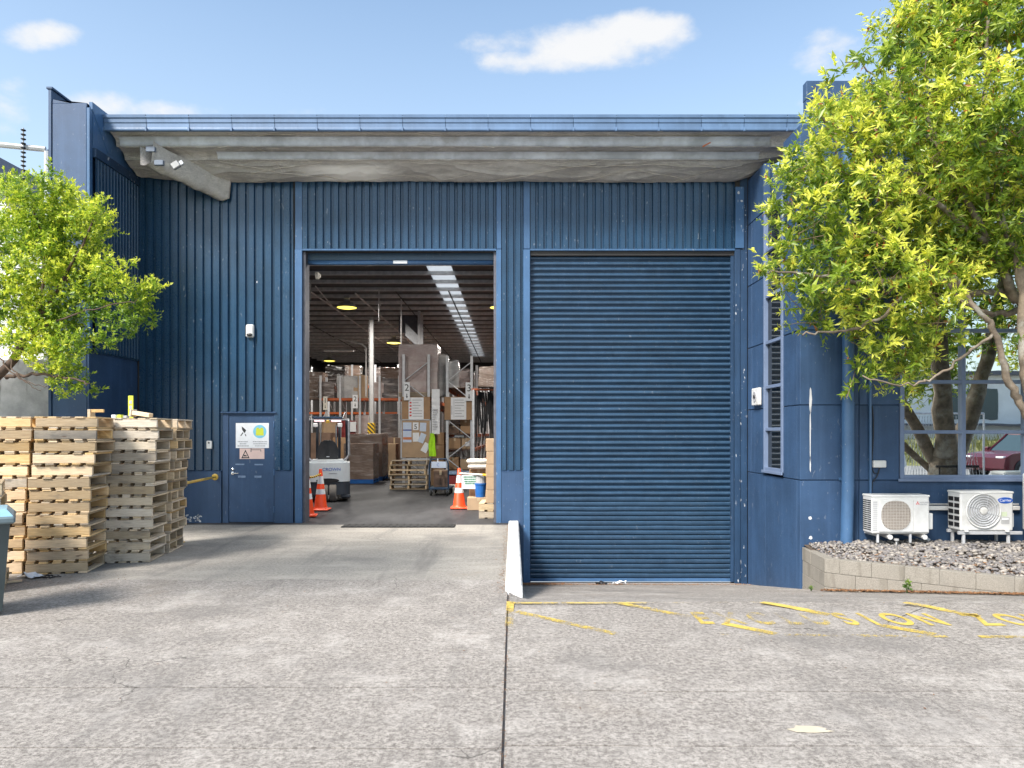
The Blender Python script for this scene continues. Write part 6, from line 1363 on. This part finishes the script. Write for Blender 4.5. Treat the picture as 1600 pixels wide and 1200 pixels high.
def foliage(tree, lobes, per, sprays, mat, seed, up=.55, nparts=280, pname='leaf_spray', center=None, shell=.62, age_up=.5):
    """fills the lobes (x, y, z, r) with sprays; the ones showing largest become parts, the rest one stuff mesh"""
    rg = np.random.default_rng(seed); pl = []
    tot = sum(r ** 2 for *_, r in lobes)
    for (x, y, z, r) in lobes:
        n = int(per * r ** 2 / tot)
        for _ in range(n):
            d = rg.normal(size=3); d /= np.linalg.norm(d); rad = r * (shell + (1 - shell) * rg.random() ** .7) if rg.random() < .72 else r * rg.random() ** .5
            rad *= 1 + .28 * mnoise.noise(Vector((x * 3 + d[0] * 1.7, y * 3 + d[1] * 1.7, z * 3 + d[2] * 1.7)))
            p = np.array([x, y, z]) + d * rad * np.array([1, .85, .9]); out = d * .8 + np.array([0, -.12, up]) + rg.normal(size=3) * .28
            pl.append((p, out, rg.uniform(0, 6.28), rg.uniform(.6, 1.35), rad / r))
    def vis(q): p = q[0]; return 0 <= 802 + p[0] / p[1] * F_PX <= 1600 and 0 <= 677 - (p[2] - EYE) / p[1] * F_PX <= 1200
    order = sorted(range(len(pl)), key=lambda i: (not vis(pl[i]), pl[i][0][1] / pl[i][3]))
    part = set(order[:nparts]); me_s = []
    for (V, Fc, A) in sprays:
        vars_ = []
        for k in range(2):
            me = bpy.data.meshes.new(pname); me.from_pydata(V.tolist(), [], Fc.tolist()); at = me.attributes.new('age', 'FLOAT', 'POINT'); at.data.foreach_set('value', np.clip(A * (.8 + .45 * k) + .22 * k - .02, 0, 1).astype(np.float32)); me.materials.append(M[mat]); vars_.append(me)
        me_s.append(vars_)
    VV, FF, AA = [], [], []; o = 0
    for i, (p, out, spin, sc, q) in enumerate(pl):
        k = i % len(sprays); V, Fc, A = sprays[k]; Rm = rot_to(out, spin)
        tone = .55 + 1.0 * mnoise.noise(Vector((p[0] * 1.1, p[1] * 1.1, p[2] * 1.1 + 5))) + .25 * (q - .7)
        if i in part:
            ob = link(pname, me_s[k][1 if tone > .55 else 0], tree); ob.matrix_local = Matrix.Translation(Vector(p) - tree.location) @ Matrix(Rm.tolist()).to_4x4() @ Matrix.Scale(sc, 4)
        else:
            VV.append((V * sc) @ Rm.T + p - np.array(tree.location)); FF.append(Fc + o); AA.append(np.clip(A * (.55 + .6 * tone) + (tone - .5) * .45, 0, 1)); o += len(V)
    VV = np.concatenate(VV); FF = np.concatenate(FF); AA = np.concatenate(AA)
    me = bpy.data.meshes.new('crown'); me.vertices.add(len(VV)); me.vertices.foreach_set('co', VV.astype(np.float32).ravel()); me.loops.add(FF.size); me.loops.foreach_set('vertex_index', FF.astype(np.int32).ravel())
    me.polygons.add(len(FF)); me.polygons.foreach_set('loop_start', np.arange(0, FF.size, 3, dtype=np.int32)); me.polygons.foreach_set('loop_total', np.full(len(FF), 3, np.int32)); me.update(calc_edges=True)
    at = me.attributes.new('age', 'FLOAT', 'POINT'); at.data.foreach_set('value', AA.astype(np.float32)); me.materials.append(M[mat]); link('crown', me, tree, kind='stuff')
    return pl
def limb(m_, pts, r0, r1, seed, n=8, sub=6, wob=.04):
    pts = [Vector(p) for p in pts]; q = []; rr_ = []; r_ = random.Random(seed); N = (len(pts) - 1) * sub
    for i in range(N + 1):
        t = i / N * (len(pts) - 1); k = min(int(t), len(pts) - 2); f = t - k; p0, p1, p2, p3 = pts[max(k - 1, 0)], pts[k], pts[k + 1], pts[min(k + 2, len(pts) - 1)]
        p = 0.5 * ((2 * p1) + (p2 - p0) * f + (2 * p0 - 5 * p1 + 4 * p2 - p3) * f * f + (3 * p1 - p0 - 3 * p2 + p3) * f ** 3)
        q.append(p + Vector([r_.uniform(-wob, wob) for _ in range(3)]) * (0 if i == 0 else 1)); u_ = i / N; rr_.append((r0 + (r1 - r0) * u_ ** .8) * (1 + r_.uniform(-.08, .10)))
    m_.tube(q, rr_, n)
# --- big tree before the office window
TX, TYY = 7.5, 9.45
tree = thing('shade_tree', 'large yellow-green leafy tree before the office window at the right', 'tree', (0, 0, 0))
def at(px, py, Y): return (X(px, Y), Y, Z(py, Y))
limbs = [([(TX, TYY, -.1), (TX - .02, TYY, .7), (TX + .05, TYY + .02, 1.3)], .32, .26, 'trunk'),
         ([(TX - .05, TYY, 1.0), at(1612, 610, 9.3), at(1600, 545, 9.25), at(1597, 440, 9.2), at(1560, 330, 9.3)], .115, .04, 'limb'),
         ([(TX - .12, TYY - .1, .95), at(1606, 650, 9.0), at(1577, 600, 8.95), at(1552, 520, 8.9), at(1535, 490, 8.9), at(1490, 430, 9.1)], .062, .025, 'limb'),
         ([(TX + .1, TYY + .1, 1.2), at(1640, 560, 9.6), at(1600, 480, 9.7), at(1570, 458, 9.6), at(1510, 456, 9.4), at(1440, 430, 9.3)], .085, .03, 'limb'),
         ([(TX + .15, TYY, 1.2), (TX + .7, TYY - .2, 2.4), (TX + 1.2, TYY - .3, 4.2), (TX + 1.3, TYY, 5.6)], .18, .05, 'limb'),
         ([(TX - .05, TYY + .1, 1.3), (TX - .2, TYY + .25, 2.6), (TX - .25, TYY + .1, 4.3), (TX - .5, TYY - .1, 6.2)], .19, .05, 'limb'),
         ([at(1590, 470, 9.5), at(1545, 380, 9.3), at(1480, 250, 9.2), at(1420, 130, 9.3)], .07, .02, 'branch'),
         ([at(1552, 520, 8.9), at(1500, 560, 8.8), at(1460, 590, 8.8), at(1420, 600, 8.8), at(1350, 590, 8.85)], 0.022, .009, 'branch'),
         ([at(1510, 456, 9.4), at(1430, 400, 9.2), at(1330, 350, 9.1), at(1230, 320, 9.1)], .045, .012, 'branch'),
         ([at(1440, 430, 9.3), at(1360, 440, 9.0), at(1280, 430, 8.9), at(1200, 425, 8.9)], .035, .01, 'branch'),
         ([at(1440, 430, 9.3), at(1370, 500, 9.0), at(1300, 520, 8.9), at(1255, 520, 8.9)], .03, .01, 'branch'),
         ([at(1545, 380, 9.3), at(1440, 300, 9.1), at(1340, 220, 9.0), at(1275, 180, 9.0)], .045, .012, 'branch'),
         ([at(1600, 480, 9.7), at(1560, 490, 9.6), at(1500, 470, 9.4), at(1480, 400, 9.4)], .05, .015, 'branch'),
         ([at(1480, 250, 9.2), at(1400, 160, 9.2), at(1340, 90, 9.2)], .025, .008, 'branch'), ([at(1540, 330, 9.3), at(1540, 150, 9.3), at(1545, -40, 9.4)], .05, .015, 'branch')]
for i, (pts, r0, r1, nm) in enumerate(limbs): m_ = MB(); limb(m_, pts, r0, r1, i, 10 if r0 > .1 else 7, 6, .022 if r0 > .06 else .03); m_.build(nm, 'bark', tree, smooth=True)
m_ = MB(); m_.tube([(TX - .36, TYY + .35, .62), (TX + .36, TYY + .35, .62)], .02, 6); m_.tube([(TX - .36, TYY + .35, 1.12), (TX + .36, TYY + .35, 1.12)], .02, 6)
for sx in (-.3, 0, .3): m_.tube([(TX + sx, TYY + .35, .62), (TX + sx, TYY + .35, 1.12)], .014, 6)
m_.build('tree_guard', 'dark', tree)
LOB = [(1570, 55, 80), (1470, 120, 62), (1395, 150, 45), (1345, 190, 50), (1300, 195, 36), (1430, 75, 28), (1410, 45, 14), (1378, 90, 18), (1340, 90, 16), (1312, 125, 16), (1505, 30, 30), (1520, 200, 95), (1420, 240, 80), (1310, 265, 48), (1255, 265, 32), (1245, 300, 34), (1225, 335, 28), (1340, 330, 70), (1450, 350, 90), (1560, 330, 90), (1275, 360, 40), (1305, 430, 55), (1235, 415, 30), (1200, 425, 20), (1182, 423, 10), (1245, 465, 22), (1375, 440, 70), (1460, 430, 50), (1290, 490, 28), (1265, 515, 17), (1355, 520, 36), (1335, 585, 20), (1372, 590, 24), (1400, 575, 30), (1415, 530, 45), (1395, 612, 13), (1450, 490, 42), (1520, 400, 50), (1590, 400, 36), (1490, 520, 18), (1580, 210, 80), (1240, 505, 10), (1480, 545, 14), (1575, 540, 12)]
rg = random.Random(77); lobes = []
for (px, py, rp) in LOB:
    for k in range(1 if rp < 26 else 2):
        Y = 9.05 + rg.uniform(-.35, .35) + (.7 * k if rp >= 26 else 0); s = Y / F_PX; lobes.append((X(px, Y), Y, Z(py, Y), rp * s))
for _ in range(26):
    a = rg.uniform(0, 6.28); lobes.append((8.3 + rg.uniform(-.6, 1.8), 9.3 + rg.uniform(-1.6, 1.0), rg.uniform(2.9, 7.6), rg.uniform(.5, .9)))
for _ in range(9): lobes.append((rg.uniform(5.4, 7.4), rg.uniform(9.4, 10.3), rg.uniform(7.2, 8.2), rg.uniform(.4, .75)))
rgs = random.Random(41); SPR = [leaf_spray(i, rgs.choice((10, 14, 18, 22, 26)), rgs.uniform(.10, .30), rgs.uniform(.085, .135), rgs.uniform(.24, .36), rgs.uniform(10, 45), rgs.uniform(75, 120)) for i in range(18)]
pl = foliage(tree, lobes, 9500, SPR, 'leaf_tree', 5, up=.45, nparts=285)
m_ = MB(); rg = random.Random(3)
for i in range(0, len(pl), 9):
    p, out = pl[i][0], pl[i][1]; o_ = np.array(out) / np.linalg.norm(out); m_.tube([tuple(p - o_ * rg.uniform(.2, .45) + np.array([rg.uniform(-.05, .05) for _ in range(3)])), tuple(p - o_ * .12), tuple(p + o_ * .06)], [.006, .004, .002], 4, cap=False)
m_.build('twig', 'stem', tree, kind='stuff')
# --- bush tree at the left, over the old wall
bush = thing('leafy_tree', 'bright green leafy tree hanging over the old wall beside the pallets', 'tree', (0, 0, 0))
BX, BY = -8.6, 10.4
bl_ = [([(BX, BY, -.05), (BX + .1, BY - .05, 1.4), at(20, 560, 10.2), at(60, 500, 10.1), at(110, 430, 10)], .11, .015, 'trunk'), ([at(10, 590, 10.2), at(50, 585, 10.0), at(100, 590, 9.9), at(140, 600, 9.8)], .03, .008, 'branch'), ([at(30, 540, 10.2), at(90, 500, 9.9), at(160, 480, 9.8), at(215, 470, 9.75)], .018, .005, 'branch'),
       ([at(60, 500, 10.1), at(70, 400, 10.1), at(50, 310, 10.2)], .03, .01, 'branch'), ([at(90, 450, 10), at(130, 380, 9.9), at(150, 330, 9.9)], .025, .008, 'branch'), ([at(18, 545, 10.2), at(20, 575, 10.0), at(45, 600, 9.9), at(65, 612, 9.9)], .012, .004, 'branch'), ([at(0, 560, 10.2), at(30, 590, 9.95), at(75, 605, 9.9)], .012, .004, 'branch'), ([(BX, BY, 1), (BX - .5, BY, 2.6), (BX - .8, BY, 4)], .09, .03, 'limb')]
for i, (pts, r0, r1, nm) in enumerate(bl_): m_ = MB(); limb(m_, pts, r0, r1, 50 + i, 8, 6, .02); m_.build(nm, 'bark_dark', bush, smooth=True)
LB = [(15, 300, 26), (50, 300, 24), (80, 285, 18), (95, 310, 24), (110, 330, 30), (140, 345, 26), (155, 320, 12), (60, 345, 40), (15, 370, 40), (110, 385, 48), (158, 365, 16), (55, 420, 50), (125, 440, 42), (165, 425, 22), (185, 445, 20), (203, 412, 8), (205, 460, 22), (230, 455, 14), (243, 447, 7), (235, 498, 10), (215, 490, 20), (190, 505, 20), (205, 525, 9), (10, 470, 45), (85, 500, 42), (150, 490, 20), (40, 530, 34), (105, 545, 28), (165, 535, 10), (178, 534, 8), (140, 540, 12), (80, 575, 22), (105, 600, 18), (140, 608, 10), (120, 588, 16), (95, 622, 6), (62, 560, 20)]
rg = random.Random(99); lobes = []
for (px, py, rp) in LB:
    Y = 10.0 + rg.uniform(-.3, .3); lobes.append((X(px, Y), Y, Z(py, Y), rp * Y / F_PX))
    if rp > 24: Y += .5; lobes.append((X(px, Y), Y, Z(py, Y), rp * .8 * Y / F_PX))
for _ in range(16): lobes.append((-8.3 + rg.uniform(-1.4, .3), 10.2 + rg.uniform(-.7, .7), rg.uniform(2.8, 5.0), rg.uniform(.35, .6)))
SPB = [leaf_spray(100 + i, rgs.choice((11, 15, 19, 24)), rgs.uniform(.06, .17), rgs.uniform(.052, .082), rgs.uniform(.34, .48), rgs.uniform(10, 35), rgs.uniform(75, 105)) for i in range(14)]
pl = foliage(bush, lobes, 10000, SPB, 'leaf_bush', 8, up=.75, nparts=240)
# --- unseen tree outside the picture, whose shade falls on the ramp
tree2 = thing('unseen_shading_tree', 'taller green tree standing outside the picture at the left, shading the ramp', 'tree', (0, 0, 0))
m_ = MB(); limb(m_, [(-8.2, 4.4, 0), (-8.0, 4.4, 2.5), (-7.2, 4.4, 4.6), (-6.4, 4.4, 6.4)], .2, .06, 70, 8, 6, .03); m_.build('trunk', 'bark', tree2, smooth=True)
m_ = MB(); limb(m_, [(-7.9, 4.4, 2.8), (-8.2, 4.0, 4.6), (-8.0, 3.8, 6.0)], .1, .04, 71, 8, 6, .03); m_.build('limb', 'bark', tree2, smooth=True)
foliage(tree2, [(-6.2, 4.4, 6.9, 1.5), (-7.4, 3.9, 6.6, 1.3), (-6.7, 5.0, 7.8, 1.2), (-5.5, 3.9, 6.3, .9)], 1700, SPR, 'leaf_tree', 21, up=.45, nparts=0)
# --- weeds
def weed(label, x, y, z, h, seed):
    t = thing('weed', label, 'weed', (x, y, z)); r_ = random.Random(seed)
    for k in range(4):
        q = [(0, 0, 0), (r_.uniform(-.03, .03), r_.uniform(-.03, .01), h * .5), (r_.uniform(-.08, .08), r_.uniform(-.06, .02), h * r_.uniform(.7, 1))]; m_ = MB(); m_.tube(q, [.004, .003, .0015], 4); m_.build('stem', 'leaf_weed', t)
        V, Fc, A = leaf_spray(seed + k, 9, h * .55, h * .36, .5, 40, 100); me = bpy.data.meshes.new('leaf_spray'); me.from_pydata(V.tolist(), [], Fc.tolist()); at_ = me.attributes.new('age', 'FLOAT', 'POINT'); at_.data.foreach_set('value', A.astype(np.float32)); me.materials.append(M['leaf_weed']); o = link('leaf_spray', me, t, Vector(q[1]) * .5, (r_.uniform(-.3, .3), r_.uniform(-.3, .3), 0))
yb = 9.1; weed('green weed growing at the foot of the block wall', X(1416, yb), 9.08 + .0, zg(X(1416, yb), 9.05), .20, 3)
weed('tiny weed tuft at the corner where block wall meets blue wall', X(1266, 9.75), 9.72, zg(X(1266, 9.75), 9.7), .09, 4)

# ------------------------------------------------------------------ left boundary and what lies beyond
m_ = MB(); m_.bbox(-14, -7.76, 11.9, 12.25, -.05, 2.93, .02); tag(m_.build('boundary_wall', 'old_wall'), 'old mould-stained grey concrete wall left of the blue wing wall', 'wall')
sf = thing('security_frame', 'grey pipe frame with insulator posts on top of the old boundary wall', 'security fence')
x1 = X(74, 12.5); m_ = MB(); m_.tube([(x1, 12.5, 2.6), (x1, 12.5, 6.68)], .05, 8); m_.build('post', 'alu', sf); m_ = MB(); m_.tube([(x1 - .03, 12.5, 6.72), (-12, 11.4, 6.72)], .05, 8); m_.build('rail', 'purlin', sf)
for px, y in ((36.5, 12.35), (78, 12.55)):
    x = X(px, y); zt = Z(200 if px < 50 else 232, y); m_ = MB(); m_.tube([(x, y, 2.9), (x, y, zt)], .012, 6); rod = m_.build('insulator_post', 'grey_plastic', sf); z = zt - .04
    m_ = MB()
    while z > 4.9: m_.lathe([(.012, -.02), (.042, -.004), (.042, .008), (.012, .018)], 8, Matrix.Translation((x, y, z))); z -= .078
    m_.build('insulator', 'black', rod, kind='stuff')
nh = thing('neighbour_building', 'white rendered neighbouring building with a grey edged sloping roof', 'building')
m_ = MB(); yn = 22; m_.prism([(X(-420, yn), 0), (X(78, yn), 0), (X(78, yn), Z(420, yn)), (X(-60, yn), Z(235, yn)), (X(-420, yn), Z(235, yn))], 1, yn, yn + 12); m_.build('gable_wall', 'white_wall', nh)
a, b = Vector((X(-60, yn), 0, Z(222, yn))), Vector((X(90, yn), 0, Z(424, yn))); d = (b - a).normalized(); n = Vector((-d.z, 0, d.x)); 
m_ = MB(); m_.prism([(a.x, a.z), (b.x, b.z), (b.x + n.x * .16, b.z + n.z * .16), (a.x + n.x * .16, a.z + n.z * .16)], 1, yn - .12, yn + 12.3); m_.build('roof', 'roof_grey', nh)
m_ = MB(); q = n * -.62; m_.prism([(a.x + q.x, a.z + q.z), (b.x + q.x, b.z + q.z), (b.x + n.x * -.02, b.z + n.z * -.02), (a.x + n.x * -.02, a.z + n.z * -.02)], 1, yn - .10, yn - .005); m_.build('barge_board', 'white_paint', nh)
m_ = MB(); q = n * -.72; e = n * -.63; m_.prism([(a.x + q.x, a.z + q.z), (b.x + q.x, b.z + q.z), (b.x + e.x, b.z + e.z), (a.x + e.x, a.z + e.z)], 1, yn - .06, yn - .004); m_.build('shadow_trim', 'roof_grey', nh)

# ------------------------------------------------------------------ across the road, seen mirrored in the office window
wbd = thing('office_building', 'white office building with pale blue windows across the road, mirrored in the window', 'building')
m_ = MB(); m_.box(14, 60, -40, -26, 0, 5.6); m_.build('wall', 'white_wall', wbd)
for zz in (2.6,):
    for k in range(7):
        x = 16 + k * 6.2; m_ = MB(); m_.bbox(x, x + 4.4, -26, -25.93, zz, zz + 2.1, .01); f = m_.build('window', 'car_glass', wbd); m_ = MB(); m_.box(x + 2.15, x + 2.25, -25.93, -25.88, zz, zz + 2.1); m_.build('frame', 'alu', f)
m_ = MB(); m_.box(13.6, 60.4, -40.3, -25.4, 5.6, 5.85); m_.build('roof', 'roof_grey', wbd); m_ = MB(); m_.box(14, 60, -26, -24.9, 2.2, 2.32); m_.build('awning', 'roof_grey', wbd)
bank = MB()
for i in range(40):
    for k in range(6): x = 12 + i * 1.1; t = k / 5; bank.v.append((x, -15 - t * 6, 1.3 * math.sin(t * math.pi * .5) + .25 * mnoise.noise(Vector((x * .5, t * 3, 0)))))
bank.f = [(i * 6 + k, (i + 1) * 6 + k, (i + 1) * 6 + k + 1, i * 6 + k + 1) for i in range(39) for k in range(5)]
tag(bank.build('grass_bank', 'grass_pale', smooth=True), kind='structure')
gv, gf = [], []; rg = random.Random(5)
for _ in range(5000):
    x = rg.uniform(12, 54); y = -15.5 - rg.random() * 5; z = 1.1 * math.sin(min(1, (-15 - y) / 6) * math.pi * .5); h = rg.uniform(.3, .8); o = len(gv); dx_ = rg.uniform(-.25, .25); gv += [(x, y, z), (x + .06, y, z), (x + dx_, y + rg.uniform(-.2, .3), z + h)]; gf.append((o, o + 1, o + 2))
me = bpy.data.meshes.new('tall_grass'); me.from_pydata(gv, [], gf); me.materials.append(M['grass_pale']); tag(link('tall_grass', me), kind='stuff')
def car(label, x, y, rz, paint):
    t = thing('parked_car', label, 'car', (x, y, 0), rz, 'cars mirrored in the office window'); L, Wc = 4.5, 1.8
    body = [(-2.2, .35), (-2.22, .75), (-2.1, .98), (-1.6, 1.02), (1.0, 1.02), (1.9, .92), (2.2, .78), (2.25, .4), (2.1, .3), (-2.1, .3)]
    m_ = MB(); m_.prism(body, 1, -Wc / 2, Wc / 2); m_.build('body', paint, t)
    cab = [(-2.0, 1.02), (-1.7, 1.55), (-1.2, 1.64), (.1, 1.62), (.95, 1.02)]; m_ = MB(); m_.prism(cab, 1, -Wc / 2 + .12, Wc / 2 - .12); m_.build('cabin_glass', 'car_glass', t)
    m_ = MB(); m_.prism([(-1.75, 1.56), (-1.2, 1.66), (.1, 1.645), (.12, 1.60), (-1.2, 1.61), (-1.7, 1.53)], 1, -Wc / 2 + .1, Wc / 2 - .1); m_.build('roof', paint, t)
    for s in (-1, 1):
        for q in ([(-1.98, 1.0), (-1.7, 1.56)], [(-.5, 1.0), (-.5, 1.62)], [(.1, 1.62), (.97, 1.0)]):
            m_ = MB(); m_.tube([(q[0][0], s * (Wc / 2 - .1), q[0][1]), (q[1][0], s * (Wc / 2 - .1), q[1][1])], .05, 6); m_.build('pillar', paint, t)
        m_ = MB(); m_.bbox(.7, .9, s * (Wc / 2 + .08) - .09, s * (Wc / 2 + .08) + .09, 1.0, 1.15, .03); m_.build('mirror', paint, t)
        m_ = MB(); m_.bbox(1.95, 2.2, s * .68 - .16, s * .68 + .16, .72, .84, .02); m_.build('headlight', 'reflective', t)
        for wx in (-1.35, 1.4):
            Mx = Matrix.Translation((wx, s * (Wc / 2 - .08), .34)) @ Matrix.Rotation(R(90), 4, 'X')
            m_ = MB(); m_.lathe([(.36, -.115), (.40, -.10), (.40, .10), (.36, .115)], 28, Mx); m_.build('wheel_arch', 'black', t)
            m_ = MB(); m_.lathe([(.28, -.125), (.335, -.12), (.335, .12), (.28, .125)], 28, Mx); w_ = m_.build('wheel', 'rubber', t); m_ = MB(); m_.lathe([(.22, -.13), (.22, .13)], 10, Mx); m_.build('rim', 'alu', w_)
    return t
car('dark red car parked in the yard, mirrored in the office window', 19.6, -5.1, R(165), 'car_red')
car('white car parked on the far side, mirrored in the office window', 13.6, -7.5, R(20), 'car_white')
mf = thing('mesh_gate', 'galvanised mesh gate panel mirrored in the office window', 'gate', (14.7, -3.0, 0), 0)
m_ = MB()
for k in range(24): m_.tube([(-1.0 + k * .1, 0, .1), (-1.0 + k * .1 + .35, 0, 2.3)], .008, 4)
for k in range(24): m_.tube([(-.65 + k * .1, 0.02, .1), (-1.0 + k * .1, .02, 2.3)], .008, 4)
m_.build('mesh', 'galv', mf, kind='stuff'); 
for p in ([(-1.1, 0, 0), (-1.1, 0, 2.4)], [(1.8, 0, 0), (1.8, 0, 2.4)], [(-1.1, 0, 2.38), (1.8, 0, 2.38)], [(-1.1, 0, .08), (1.8, 0, .08)]): m_ = MB(); m_.tube(p, .035, 8); m_.build('frame_tube', 'galv', mf)
lp = thing('yard_post', 'dark steel post standing in the yard, mirrored in the office window', 'post', (18.4, -3.4, 0)); m_ = MB(); m_.bbox(-.06, .06, -.06, .06, 0, 4.0, .01); m_.build('shaft', 'roof_grey', lp)
